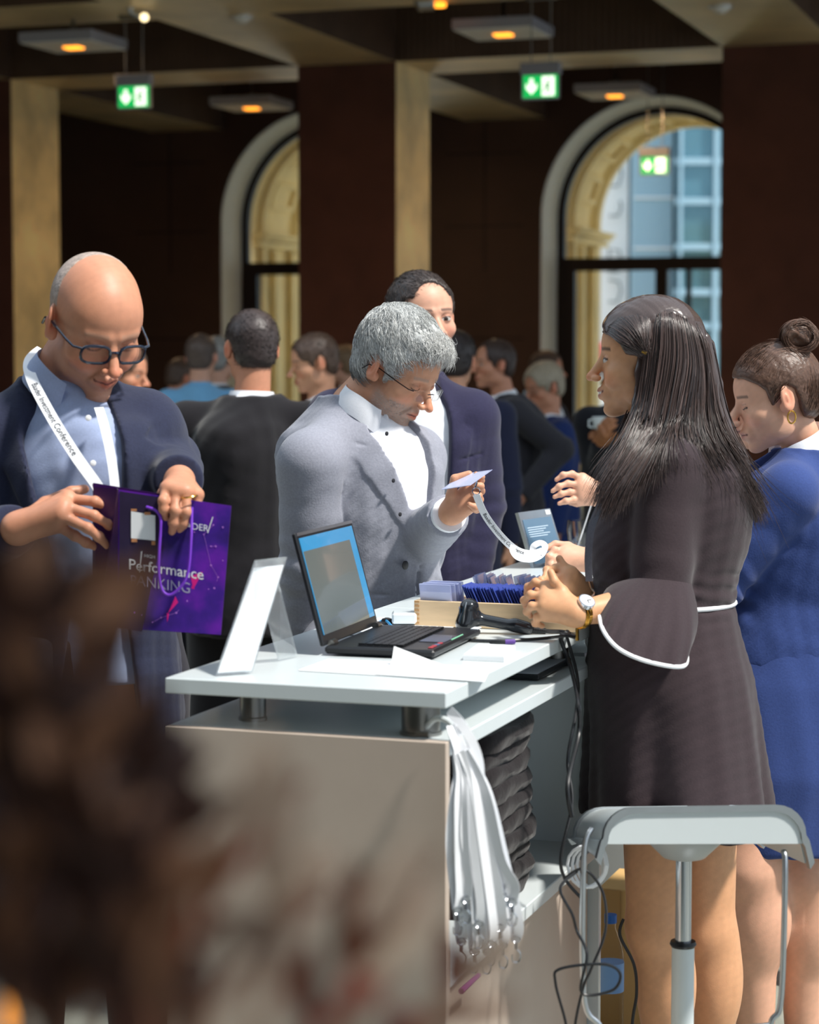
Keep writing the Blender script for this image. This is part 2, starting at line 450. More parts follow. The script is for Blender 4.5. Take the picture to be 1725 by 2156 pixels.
M['bldg_white'] = mat('white_render', C('fcfcfc'), .8, vary=.03, vscale=.6)
M['bldg_blue'] = mat('blue_grey_cladding', C('9dbfd2'), .6, vary=.04, vscale=.5)
M['bldg_glass'] = mat('blue_facade_glass', C('5f8a9a'), .08, .3, vary=.25, vscale=.25)
M['bldg_dark'] = mat('dark_facade_lettering', C('8a8f90'), .7)

m = MB(); m.box((0, -2, -.05), (24, 46, .1), BB)
tag(m.build('floor', M['floor_m']), kind='structure')
# floor carpet stretch under the desk staff, far pavement outside
m = MB(); m.box((2, 32, -.06), (60, 46, .1), BB)
tag(m.build('trim_1', mat('pale_pavement', C('e6e2d6'), .9, vary=.08, vscale=1)), kind='structure')
# facade wall with arched openings
UC = [1.11+3.46*k for k in (-1, 0, 1)]; SPR = 2.98; RW = 1.13; V0 = 4.45; V1 = 4.85
def arch(uc, R, v, n=40, z0=0, spr=SPR):
    pts = [(uc-R, v, z0)]+[(uc-R*math.cos(PI*i/n), v, spr+R*math.sin(PI*i/n)) for i in range(n+1)]+[(uc+R, v, z0)]
    return pts
def arch_wall(mb, v, R, top, flip=False, ulo=-15, uhi=11):
    us = ulo
    for uc in UC:
        a = arch(uc, R, v); n = len(a)
        mb.add([(us, v, 0), (uc-R, v, 0), (uc-R, v, top), (us, v, top)], [(0, 1, 2, 3)], BB)
        vs = a+[(p[0], v, top) for p in a]
        mb.add(vs, [(i, i+1, i+1+n, i+n) for i in range(1, n-2)], BB); us = uc+R
    mb.add([(us, v, 0), (uhi, v, 0), (uhi, v, top), (us, v, top)], [(0, 1, 2, 3)], BB)
m = MB(); arch_wall(m, V0, RW, 4.75)
wb = m.build('wall_back', M['wall_dark']); tag(wb, kind='structure')
m = MB()
for uc in UC:     # thin panel joints of the cladding
    for z in (1.78, 2.9, 3.62): m.box((uc-1.73, V0-.004, z), (.82, .008, .012), BB)
    m.box((uc-1.73, V0-.004, 3.4), (.01, .008, 1.9), BB)
tag(m.build('trim_2', M['frame_dark']), kind='structure')
m = MB(); arch_wall(m, 6.7, RW+.12, 4.9); tag(m.build('trim_3', M['stone']), kind='structure')
# wall spandrels outside, between window plane and loggia
for q, uc in enumerate(UC):
    wr = bpy.data.objects.new('window_%d' % (q+1), None); COL.objects.link(wr); wr.location = W(uc, V1, 0); ROOTLOC[wr] = wr.location.copy(); tag(wr, kind='structure')
    m = MB(); a = arch(uc, RW, V0); b = arch(uc, RW-.05, V1); n = len(a)
    m.add(a+b, [(i, i+1, i+1+n, i+n) for i in range(n-1)], BB)
    # raised plaster edge of the reveal
    a2 = arch(uc, RW+.015, V0-.012); m.add(a2+a, [(i, i+1, i+1+n, i+n) for i in range(n-1)], BB)
    m.build('reveal', M['plaster'], wr, smooth=True)
    m = MB(); a = arch(uc, RW-.05, V1-.03); b = arch(uc, RW-.12, V1-.03); c = arch(uc, RW-.12, V1+.06)
    m.add(a+b, [(i, i+1, i+1+n, i+n) for i in range(n-1)], BB); m.add(b+c, [(i, i+1, i+1+n, i+n) for i in range(n-1)], BB)
    m.box((uc, V1+.01, 2.52), (2.1, .1, .13), BB)
    m.box((uc-.98, V1, 1.23), (.17, .1, 2.46), BB); m.box((uc+.98, V1, 1.23), (.17, .1, 2.46), BB)
    m.box((uc-.01, V1, 1.23), (.12, .09, 2.46), BB); m.box((uc+.26, V1, 1.23), (.04, .09, 2.46), BB)
    m.build('window_frame', M['frame_dark'], wr)
    m = MB(); g = arch(uc, RW-.13, V1+.02, z0=2.58)[1:-1]
    m.add([(uc-RW+.13, V1+.02, 2.58)]+g+[(uc+RW-.13, V1+.02, 2.58)], [list(range(len(g)+2))], BB)
    m.add([(uc-.95, V1+.02, 0.02), (uc+.95, V1+.02, 0.02), (uc+.95, V1+.02, 2.46), (uc-.95, V1+.02, 2.46)], [(0, 1, 2, 3)], BB)
    m.build('pane', M['pane'], wr)
    # stone vault of the loggia behind the glass
    m = MB()
    prof = [(V1+.1, RW-.04), (5.3, RW-.04), (5.3, RW-.10), (5.42, RW-.10), (5.46, RW-.02), (6.25, RW-.02), (6.3, RW-.1), (6.42, RW-.1), (6.46, RW-.03), (6.7, RW-.03)]
    rows = [arch(uc, R2, v2) for v2, R2 in prof]; vs = sum(rows, []); k = len(rows[0])
    m.add(vs, [(j*k+i, j*k+i+1, (j+1)*k+i+1, (j+1)*k+i) for j in range(len(rows)-1) for i in range(k-1)], BB)
    for sgn in (-1, 1):    # impost moulding and pilaster edge
        for dz, dd, hh in ((2.80, .10, .05), (2.86, .14, .04), (2.90, .18, .03)):
            m.box((uc+sgn*(RW-.03-dd/2), 5.9, dz), (dd, 1.5, hh), BB)
        m.box((uc+sgn*(RW-.07), 5.7, 1.4), (.06, .1, 2.7), BB); m.box((uc+sgn*(RW-.07), 6.2, 1.4), (.06, .1, 2.7), BB)
        for zz in (.75, 1.25, 1.75, 2.25): m.box((uc+sgn*(RW-.035), 6.45, zz), (.03, .3, .4), BB)
    for aa in range(12, 180, 26):   # sunken coffer frames round the vault
        for (d0, d1, dv0, dv1) in ((0, 2.5, 5.55, 6.2), (13, 15.5, 5.55, 6.2), (0, 15.5, 5.55, 5.62), (0, 15.5, 6.13, 6.2)):
            t0, t1 = R_(aa+d0), R_(aa+d1); Rr = RW-.02
            vs = []
            for t in (t0, (t0+t1)/2, t1):
                for (rr) in (Rr+.01, Rr-.045):
                    for vv in (dv0, dv1): vs.append((uc-rr*math.cos(t), vv, SPR+rr*math.sin(t)))
            fs = []
            for s_ in (0, 1):
                o_ = s_*4; fs += [(o_+2, o_+3, o_+7, o_+6), (o_, o_+2, o_+6, o_+4), (o_+1, o_+5, o_+7, o_+3)]
            fs += [(0, 1, 3, 2), (8, 10, 11, 9)]
            m.add(vs, fs, BB)
    m.build('stone_vault', M['stone'], wr)
# columns on the building grid
ncol = 0
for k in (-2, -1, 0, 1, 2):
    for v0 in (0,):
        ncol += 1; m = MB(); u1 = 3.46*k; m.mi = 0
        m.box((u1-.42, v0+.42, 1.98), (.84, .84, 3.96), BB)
        o = m.build('trim_%d' % (10+ncol), [M['mesh_shaded'], M['mesh_lit']]); tag(o, kind='structure')
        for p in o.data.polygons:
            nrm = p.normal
            if abs(nrm.dot(Vector((CT, -ST, 0)))) > .9: p.material_index = 1  # side faces take the lit copy, fronts keep the shaded one
# coffered ceiling: soffits at 3.95, recesses above
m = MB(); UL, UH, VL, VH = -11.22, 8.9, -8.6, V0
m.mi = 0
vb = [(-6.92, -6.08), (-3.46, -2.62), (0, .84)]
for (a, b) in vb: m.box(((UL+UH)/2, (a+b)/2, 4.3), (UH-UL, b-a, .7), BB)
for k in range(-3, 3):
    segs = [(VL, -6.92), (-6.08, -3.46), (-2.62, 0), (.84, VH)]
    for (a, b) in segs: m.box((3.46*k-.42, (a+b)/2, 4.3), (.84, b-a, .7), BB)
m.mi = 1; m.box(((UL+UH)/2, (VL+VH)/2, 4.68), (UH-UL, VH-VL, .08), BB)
o = m.build('ceiling', [M['ceil_lit'], M['ceil_dark']]); tag(o, kind='structure')
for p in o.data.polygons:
    if abs(p.normal.z) < .5: p.material_index = 1  # beam sides take the darker mesh, their shade put into the colour
# unseen roof slab added to dim the sky light, then side and rear walls
m = MB(); m.box((-1.15, -18.9, 4.68), (20.1, 7.0, .08), BB)
m.box((-1.15, -15.5, 4.4), (20.1, .3, .5), BB); tag(m.build('trim_4', M['ceil_dark']), kind='structure')
m = MB(); m.box((-11.3, -9, 2.4), (.2, 27, 4.8), BB); tag(m.build('wall_left', M['wall_dark']), kind='structure')
m = MB(); m.box((9.0, -9, .25), (.2, 27, .5), BB)
for q in range(8): m.box((9.0, -22.4+q*3.46, 2.3), (.3, .3, 4.6), BB)
m.box((9.0, -9, 4.5), (.2, 27, .4), BB); tag(m.build('wall_right', M['wall_dark']), kind='structure')
m = MB(); m.box((-2, -22.5, 2.4), (19, .2, 4.8), BB); tag(m.build('wall_front', M['wall_dark']), kind='structure')

# ------------------------------------------------------------------ pendant lamps
M['lamp_body'] = mat('lamp_grey', C('8d8c92'), .5); M['lamp_under'] = mat('lamp_white_underside', C('dcdad2'), .6)
M['glow'] = mat('warm_lamp', C('ffb648'), .5, emit=C('ff9a28'), estr=2.2)
lampspots = [(155, 97, 15.4, 'pendant panel lamp at far left under the ceiling'), (1060, 70, 15.0, 'pendant panel lamp above the right exit sign'),
             (530, 226, 19.2, 'pendant panel lamp beside the left arched window'), (1295, 200, 18.3, 'pendant panel lamp hanging over the right arched window')]
for px, py, Y, lb in lampspots:
    c = P(px, py, Y); m4 = BM(c.x, c.y, 0)
    r = empty('pendant_lamp', c, 'square grey '+lb, 'lamp', 'square pendant panel lamps')
    m = MB(); m.box((0, 0, c.z+.035), (.56, .56, .07), m4, bev=.006); m.build('lamp_body', M['lamp_body'], r)
    m = MB(); m.box((0, 0, c.z-.003), (.53, .53, .008), m4); m.build('lamp_underside', M['lamp_under'], r)
    m = MB(); m.box((0, 0, c.z-.012), (.12, .10, .016), m4, bev=.004); m.build('light_source', M['glow'], r)
    m = MB(); m.lathe([(.07, c.z+.07), (.07, c.z+.10), (.02, c.z+.12), (.012, c.z+.13), (.012, 4.66), (.04, 4.66)], n=16, M4=BM(c.x, c.y, 0)); m.build('rod', M['steel'], r, smooth=True)
    al = bpy.data.lights.new('lamp_light', 'AREA'); al.energy = 14; al.size = .12; al.color = (1, .66, .36)
    ao = bpy.data.objects.new('lamp_light', al); COL.objects.link(ao); ao.parent = r; ao.location = (0, 0, -.03)
# ------------------------------------------------------------------ exit signs
M['sign_green'] = mat('sign_green', C('0f9a4c'), .4, emit=C('0fae50'), estr=.9)
M['sign_white'] = mat('sign_white', C('f4fff0'), .4, emit=C('f2ffe8'), estr=1.1)
M['sign_fig'] = mat('sign_figure_green', C('0f8a44'), .4, emit=C('0f8a44'), estr=.4)
def exit_sign(px, py, Y, lb, top=3.95):
    c = P(px, py, Y); r = empty('exit_sign', c, lb, 'sign', 'hanging green exit signs'); m4 = BM(c.x, c.y, c.z); ww = .245; hh = .155
    m = MB(); m.box((0, 0, hh/2+.035), (ww+.02, .07, .075), m4, bev=.004); m.build('housing', M['lamp_body'], r)
    m = MB()
    for (a, b, d, e) in ((0, hh/2, ww, .012), (0, -hh/2, ww, .012)): m.box((a, 0, b), (d, .02, e), m4)
    for a in (-1, 1): m.box((a*ww/2, 0, 0), (.012, .02, hh), m4)
    m.build('frame', M['alu'], r)
    for y0, sg in ((-.008, 1), (.008, -1)):
        m = MB(); m.box((0, y0, 0), (ww-.012, .004, hh-.012), m4); m.build('sign_panel', M['sign_green'], r)
        yy = y0-.003*sg
        m = MB(); m.box((.052, yy, 0), (.085, .003, .125), m4)
        ar = [(-.012, .05), (.012, .05), (.012, 0), (.036, .022), (.036, -.012), (0, -.05), (-.036, -.012), (-.036, .022), (-.012, 0)]
        for tri in (ar[0:3]+[ar[8]], [ar[3], ar[4], ar[5], ar[2]], [ar[8], ar[5], ar[6], ar[7]], [ar[2], ar[5], ar[8]]):
            m.prism([(x-.06, z) for x, z in tri], yy-.0015, yy+.0015, m4)
        m.build('arrow', M['sign_white'], r)
        m = MB(); y2 = yy-.003*sg     # running figure
        for (a, b, w_) in (((.052, .022), (.046, -.008), .016), ((.046, -.008), (.066, -.024), .011), ((.066, -.024), (.062, -.05), .010), ((.046, -.008), (.036, -.03), .011), ((.036, -.03), (.018, -.034), .010),
                           ((.052, .020), (.072, .006), .009), ((.052, .020), (.034, .010), .009), ((.034, .010), (.030, -.006), .008)):
            a = Vector((a[0], y2, a[1])); b = Vector((b[0], y2, b[1])); m.tube([m4 @ a, m4 @ b], w_/2, 6)
        m.lathe([(.001, -.009), (.008, -.006), (.01, 0), (.008, .006), (.001, .009)], n=10, M4=m4 @ Matrix.Translation((.056, y2, .037)))
        m.build('running_figure', M['sign_fig'], r)
    m = MB()
    for a in (-.065, .065): m.cyl(m4 @ Vector((a, 0, hh/2+.06)), m4 @ Vector((a, 0, top-c.z)), .004, 8)
    m.box((0, 0, top-c.z-.012), (.2, .06, .03), m4); m.build('hanger', M['steel'], r)
exit_sign(283, 204, 15.2, 'green exit sign hanging at the left, with down arrow')
exit_sign(1139, 182, 14.35, 'green exit sign hanging between the centre column and right column')
exit_sign(1379, 348, 18.9, 'small green exit sign seen against the right arched window', 4.64)
# ------------------------------------------------------------------ ceiling fittings
for (px, py, Y, lb) in ((510, 48, 15.25, 'white smoke detector on the ceiling beam at the left'), (1518, 26, 14.8, 'white smoke detector on the ceiling beam by the right column')):
    c = P(px, py, Y); c.z = 3.95; r = empty('smoke_detector', c, lb, 'smoke detector', 'ceiling smoke detectors')
    m = MB(); m.lathe([(.07, 0), (.07, -.015), (.05, -.03), (.03, -.045), (.001, -.05)], c=c, n=20); m.build('detector_body', M['lamp_under'], r, smooth=True)
    m = MB(); m.lathe([(.085, .002), (.085, -.006), (.07, -.008)], c=c, n=20); m.build('base_ring', M['alu'], r, smooth=True)
c = P(283, 30, 14.9); r = empty('spotlight', c, 'grey ceiling spotlight on a short arm above the left exit sign', 'spotlight')
m = MB(); m.cyl((c.x-.03, c.y, 3.95), (c.x-.03, c.y, c.z+.02), .03, 16); m.build('mount', M['alu'], r, smooth=True)
m = MB(); m.tube([c+Vector((-.03, 0, .02)), c+Vector((.03, 0, -.01)), c+Vector((.07, 0, -.02))], [.018, .02, .035], 14); m.build('lamp_head', M['alu'], r, smooth=True)
m = MB(); m.tube([c+Vector((.07, -.03, -.025)), c+Vector((.075, -.05, -.03))], [.028, .026], 14); m.build('bulb', mat('spot_bulb', C('fff0c8'), .3, emit=C('ffe6b0'), estr=2), r, smooth=True)
c = P(915, 8, 14.6); r = empty('spotlight', c, 'warm ceiling spotlight at the top edge above the centre', 'spotlight')
m = MB(); m.tube([(c.x-.1, c.y, 3.95), (c.x-.1, c.y, c.z), (c.x, c.y, c.z+.005)], [.04, .05, .05], 14); m.build('lamp_head', M['alu'], r, smooth=True)
m = MB(); m.lathe([(.05, 0), (.045, -.02), (.001, -.026)], c=(c.x+.03, c.y, c.z), n=16); m.build('bulb', M['glow'], r, smooth=True)

# ------------------------------------------------------------------ street outside
def facade(name, lb, cat, x0, x1, Y, h, mt, d=6):
    o = empty(name, ((x0+x1)/2, Y, 0), lb, cat); m = MB(); m.box(((x0+x1)/2, Y+d/2, h/2), (x1-x0, d, h)); m.build('wall', mt, o); return o
bw = facade('office_building', 'white rendered building across the street behind both arched windows', 'building', -26, 3.98, 40, 16, M['bldg_white'])
for i in range(-11, 2):
    for zf in (1.2, 4.6, 8, 11.4):
        m = MB(); x = i*2.0-.6; m.box((x, 39.97, zf+1), (.9, .08, 1.7)); f = m.build('window', M['bldg_blue'], bw)
        m = MB(); m.box((x, 39.9, zf+1), (.75, .04, 1.5)); m.build('pane', M['bldg_glass'], f)
bb_ = facade('tower_building', 'pale blue clad building strip seen through the right arched window', 'building', 4.02, 4.72, 39.5, 16, M['bldg_blue'])
for z in (2.2, 3.5, 4.4, 5.9):
    m = MB(); m.box((4.38, 39.48, z), (.7, .05, .03)); m.build('panel_joint', M['bldg_white'], bb_)
bg_ = facade('glass_building', 'blue glass office building filling the right side of the right window', 'building', 4.75, 16, 39, 16, M['bldg_glass'])
for i in range(12):
    x = 4.8+i*.62
    m = MB(); m.box((x, 38.95, 8), (.09 if i % 2 else .05, .14, 16)); m.build('mullion', M['bldg_blue'], bg_)
for z in (.9, 2.1, 2.7, 3.5, 4.3, 5.0, 5.9, 6.9, 8): 
    m = MB(); m.box((10.3, 38.96, z), (11.2, .1, .12)); m.build('floor_band', M['bldg_blue'], bg_)
for i, (z, hh_) in enumerate(((5.35, .34), (4.85, .42), (4.25, .30), (3.3, .42), (2.75, .40), (2.2, .3), (1.65, .42))):
    m = MB(); x = 3.72
    m.tube([(x-.10, 39.86, z-hh_/2), (x-.10, 39.86, z+hh_/2), (x+.09, 39.86, z+hh_/2*.8), (x+.12, 39.86, z), (x+.06, 39.86, z-hh_/2), (x-.10, 39.86, z-hh_/2)][(i % 3):], .022, 5)
    tag(m.build('sign_letter', M['bldg_dark']), 'grey upright sign letters on the white building outside the right window', 'letter', 'sign letters on the white building')
m = MB(); m.box((3.6, 37.6, 1.55), (1.3, .5, .5), bev=.05); m.mi = 1
for a in (3.05, 4.15): m.box((a, 37.6, .65), (.06, .06, 1.3))
tag(m.build('awning', [mat('pink_red_awning', C('d0405a'), .7), M['steel']]), 'pink red awning in front of the white building outside', 'awning')
# ================================================================== COUNTER
KK = .873      # model units of the counter drawing to metres
DM = BM(.0594, 3.501, CAMH*(1-KK)) @ Matrix.Scale(KK, 4); HT = 1.10
def PK(px, py, Y): return P(px, py, Y*KK)
def D_(u, v, z): return DM @ Vector((u, v, z))
DW = .573
ct = empty('reception_counter', D_(-DW/2, .6, 0), 'long white high reception counter with open side shelves', 'counter')
m = MB(); m.box((-DW/2, .62, 1.005), (DW, 1.24, .03), DM, bev=.002); m.build('countertop', M['white_lam'], ct)
m = MB(); m.box((-DW/2-.03, 2.17, 1.005), (DW-.06, 1.858, .03), DM, bev=.002); m.build('countertop', M['white_lam'], ct)
for (u, v, r0) in ((-.44, .12, .026), (-.075, .075, .037), (-.44, 1.05, .026), (-.075, 1.05, .03), (-.44, 2.0, .026), (-.075, 2.0, .026), (-.44, 2.9, .026), (-.075, 2.9, .026)):
    m = MB()
    m.lathe([(r0*1.1, .926), (r0*1.1, .932), (r0, .934), (r0, .986), (r0*1.1, .987), (r0*1.1, .9895)], n=24, M4=DM @ Matrix.Translation((u, v, 0))); m.build('standoff', M['steel'], ct, smooth=True)
bodym = mat('white_laminate_warm_bounce', C('c4b4a6'), .45, vary=.015)  # white laminate with the warm reflection of the room put into its colour
m = MB(); m.box((-DW/2, .011, .344), (DW, .022, 1.164), DM, bev=.0015); m.build('front_panel', bodym, ct)
m = MB(); m.box((-DW+.011, .62, .329), (.022, 1.17, 1.134), DM); m.build('side_panel', bodym, ct)
m = MB(); m.box((-DW/2, .6115, .911), (DW, 1.177, .03), DM, bev=.002); m.build('top_board', M['white_lam'], ct)
m = MB(); m.box((-DW/2+.01, .61, .465), (DW-.03, 1.14, .03), DM, bev=.002); m.build('shelf', M['white_lam'], ct)
m = MB(); m.box((-.035, .6, .106), (.02, 1.13, .686), DM); m.build('lower_door', bodym, ct)
m = MB(); m.box((-DW/2, 1.19, .329), (DW, .022, 1.134), DM, bev=.0015); m.build('end_panel', M['white_lam'], ct)
m = MB(); m.box((-DW/2-.03, 2.18, .911), (DW-.06, 1.84, .03), DM, bev=.002); m.build('top_board', M['white_lam'], ct)
for v in (1.28, 3.07):
    m = MB(); m.box((-DW/2-.03, v, .329), (DW-.06, .022, 1.134), DM, bev=.0015); m.build('end_panel', M['white_lam'], ct)
m = MB(); m.box((-DW+.011, 2.18, .329), (.022, 1.76, 1.134), DM); m.build('side_panel', bodym, ct)

# ------------------------------------------------------------------ laptop in front
h0 = G(683, 1381, HT); h1 = G(797, 1334, HT)
lv = (h1-h0); LW = lv.length; lv.normalize(); lu = Vector((lv.y, -lv.x, 0)); LD = .207
LM = frame4(h0, lu, lv, Vector((0, 0, 1)))
if LM.determinant() < 0: pass
lt = empty('laptop', h0, 'black open laptop at the near end of the white counter', 'laptop')
m = MB(); m.box((LD/2, LW/2, .011), (LD, LW, .014), LM, bev=.004); m.build('base', M['black_pl'], lt)
m = MB(); m.box((LD*.46, LW/2, .0185), (LD*.36, LW*.9, .0015), LM); m.mi = 1
for i in range(6):
    for j in range(15):
        m.box((LD*.30+i*.0145, LW*.08+(j+.5)*LW*.84/15, .0205), (.0125, LW*.84/15-.0025, .0035), LM)
m.build('keyboard', [M['black_gloss'], M['black_pl']], lt)
m = MB(); m.box((LD*.83, LW*.47, .0185), (LD*.24, .1, .0012), LM); m.build('touchpad', M['black_gloss'], lt)
for k in range(4):
    m = MB(); m.box((LD*.93, .03+k*.02, .019), (.008, .014, .0016), LM, bev=.0005); m.build('sticker', mat('red_sticker', C('b04048'), .5) if k != 2 else mat('blue_sticker', C('5a6a8a'), .5), lt)
for k, (cc, uu, vv, sz) in enumerate((('d8d848', .10, LW*.93, (.02, .025)), ('e8eef8', .2, LW*.97, (.014, .03)), ('90d8b0', .2, LW*.55, (.002, .08)))):
    m = MB(); m.box((uu, vv, .0192), (sz[0], sz[1], .0012), LM); m.build('label_strip', mat('strip_'+cc, C(cc), .5), lt)
s_bl = h0+Vector((0, 0, .018)); s_br = h1+Vector((0, 0, .018))
s_tl = P(608, 1122, h0.y-.01); s_tr = P(735, 1104, h1.y-.01)
sx = (s_br-s_bl); SW = sx.length; sx.normalize(); sz_ = ((s_tl+s_tr)/2-(s_bl+s_br)/2); SH = sz_.length; sz_ = (sz_-sx*sz_.dot(sx)).normalized(); sn = sx.cross(sz_)
SM = frame4(s_bl, sx, sz_, sn)      # local x along hinge, y up the lid, z outwards
if sn.dot(Vector((1, 0, 0))) < 0: flipn = -1
else: flipn = 1
m = MB(); m.box((SW/2, SH/2, -.004*flipn), (SW, SH, .008), SM, bev=.002); m.build('lid', M['black_pl'], lt)
scr = mat('laptop_display', C('303438'), .12, coat=.5, emit=C('98a49c'), estr=.30)
scb = mat('laptop_display_blue', C('183a50'), .12, coat=.5, emit=C('3a9ad0'), estr=.75)
m = MB(); m.box((SW/2, SH*.52, .0008*flipn), (SW*.93, SH*.86, .001), SM); d = m.build('display', scb, lt)
m = MB(); m.box((SW*.45, SH*.46, .0016*flipn), (SW*.82, SH*.74, .0008), SM); m.build('document_window', scr, lt)
m = MB(); m.box((SW*.5, SH*.985, .001*flipn), (SW*.98, .006, .002), SM); m.build('bezel', M['alu'], lt)
m = MB()
for k in range(2): m.cyl(LM @ Vector((.006, LW*(.06+.82*k), .02)), LM @ Vector((.006, LW*(.13+.82*k), .02)), .007, 12)
m.build('hinge', M['steel'], lt, smooth=True)

# ------------------------------------------------------------------ acrylic brochure stand
a0 = G(453, 1424, HT); a1 = G(527, 1424, HT)
y0 = a0.y
Q = [a0+Vector((0, 0, .002)), P(528, 1424, y0+.03), P(602, 1172, y0+.14), P(537, 1179, y0+.04)]
Q[1].z = HT+.002
st = empty('sign_holder', a0, 'leaning clear acrylic sign holder with white sheet at counter corner', 'sign holder')
nq = (Q[1]-Q[0]).cross(Q[3]-Q[0]).normalized()
def slab(Qs, t, off=0):
    m = MB(); vs = [q+nq*(off-t/2) for q in Qs]+[q+nq*(off+t/2) for q in Qs]
    m.add(vs, [(0, 1, 2, 3), (7, 6, 5, 4), (0, 4, 5, 1), (1, 5, 6, 2), (2, 6, 7, 3), (3, 7, 4, 0)]); return m
def inset(Qs, a, b, c, d):
    def at(s_, t): return (Qs[0].lerp(Qs[1], s_)).lerp(Qs[3].lerp(Qs[2], s_), t)
    return [at(a, c), at(b, c), at(b, d), at(a, d)]
slab(Q, .002, 0).build('front_pane', M['acryl'], st)
slab(Q, .002, .006).build('rear_pane', M['acryl'], st)
slab(inset(Q, .03, .97, .02, .93), .0008, .003).build('inserted_sheet', M['paper'], st)
m = MB(); b0 = Q[2].lerp(Q[3], .35).lerp(Q[1], .12); ft = [D_(0, 0, 0)]
bk = [inset(Q, .2, .8, .2, .86)[i] for i in (3, 2)]
f0 = bk[0]+Vector((.03, .12, 0)); f1 = bk[1]+Vector((.03, .12, 0)); f0.z = f1.z = HT+.002
m.add([bk[0], bk[1], f1, f0, bk[0]+Vector((.003, .004, 0)), bk[1]+Vector((.003, .004, 0)), f1+Vector((.003, .004, 0)), f0+Vector((.003, .004, 0))], [(0, 1, 2, 3), (7, 6, 5, 4), (0, 4, 5, 1), (1, 5, 6, 2), (2, 6, 7, 3), (3, 7, 4, 0)])
m.build('easel_leg', M['acryl'], st)

# ------------------------------------------------------------------ papers
def sheet(pts, lb, name='paper_sheet', z=HT+.001, th=.0008, lines=0, curl=None, grp=None, cat='paper'):
    q = [G(px, py, z) for px, py in pts]; m = MB(); up = Vector((0, 0, th))
    N = 8; vs = []
    for i in range(N+1):
        for j in range(N+1):
            s_, t = i/N, j/N; p = q[0].lerp(q[1], s_).lerp(q[3].lerp(q[2], s_), t)
            if curl: p = p+Vector((0, 0, curl*max(0, (s_-.8)/.2)**2*max(0, (1-t)-.5)*2))
            vs.append(p)
    n = len(vs); vs += [v+up for v in vs]
    fs = []
    for i in range(N):
        for j in range(N):
            a = i*(N+1)+j; fs += [(a, a+1, a+N+2, a+N+1), (n+a, n+a+N+1, n+a+N+2, n+a+1)]
    def strip(ix): return [(ix[k], ix[k+1], ix[k+1]+n, ix[k]+n) for k in range(len(ix)-1)]
    fs += strip([j for j in range(N+1)])+strip([N*(N+1)+j for j in range(N+1)])+strip([i*(N+1) for i in range(N+1)])+strip([i*(N+1)+N for i in range(N+1)])
    m.add(vs, fs)
    r = empty(name, q[0], lb, cat, grp); m.build('sheet', M['paper'], r)
    if lines:
        m = MB()
        for k in range(lines):
            t = .12+.76*k/lines
            a = q[0].lerp(q[1], .08).lerp(q[3].lerp(q[2], .08), t); b = q[0].lerp(q[1], .8-.25*((k*7) % 3)/3).lerp(q[3].lerp(q[2], .8), t)
            dv = (q[3]-q[0]).normalized()*.0022; o_ = Vector((0, 0, th+.0004))
            m.add([a+o_, b+o_, b+dv+o_, a+dv+o_], [(0, 1, 2, 3)])
        m.build('printed_lines', mat('faint_print', C('aeb4c0'), .7), r)
    return r
sheet([(628, 1412), (692, 1388), (925, 1398), (895, 1428)], 'white printed sheet lying before the laptop, nearest the counter corner', lines=9, grp=None)
sheet([(790, 1420), (830, 1397), (1035, 1404), (1020, 1436)], 'white printed sheet lying under the laptop front edge, right of the other sheet', z=HT+.0022, lines=9, curl=.03)
sheet([(700, 1338), (800, 1300), (965, 1315), (930, 1335)], 'white sheet lying behind the laptop screen by the wooden tray', lines=0, z=HT+.001)
# note pad
def pad(px4, z, th, lb, name='note_pad', mt=None):
    q = [G(px, py, z) for px, py in px4]; c = sum(q, Vector())/4; r = empty(name, c, lb, 'notepad')
    for k, (zz, t2, sc, nm) in enumerate(((z, th*.8, 1, 'page_block'), (z+th*.8+.0003, th*.2, .97, 'top_page'))):
        m = MB(); v = [c+(p-c)*sc for p in q]; lo = [Vector((p.x, p.y, zz)) for p in v]; hi = [Vector((p.x, p.y, zz+t2)) for p in v]
        m.add(lo+hi, [(0, 1, 2, 3), (7, 6, 5, 4), (0, 4, 5, 1), (1, 5, 6, 2), (2, 6, 7, 3), (3, 7, 4, 0)]); m.build(nm, M['paper'], r)
pad([(975, 1390), (1007, 1366), (1085, 1370), (1062, 1394)], HT+.0005, .010, 'thick white note pad at right of the black laptop')
# pen
a = G(1030, 1352, HT+.006); b = G(1086, 1351, HT+.006); r = empty('pen', a, 'dark pen with purple end beside the laptop', 'pen')
m = MB(); m.tube([a, a.lerp(b, .08), a.lerp(b, .6)], [.002, .0045, .0045], 10); m.build('barrel', M['black_pl'], r, smooth=True)
m = MB(); m.tube([a.lerp(b, .6), a.lerp(b, .97), b], [.0048, .0048, .002], 10); m.build('cap', mat('purple_plastic', C('5a3a8a'), .4), r, smooth=True)
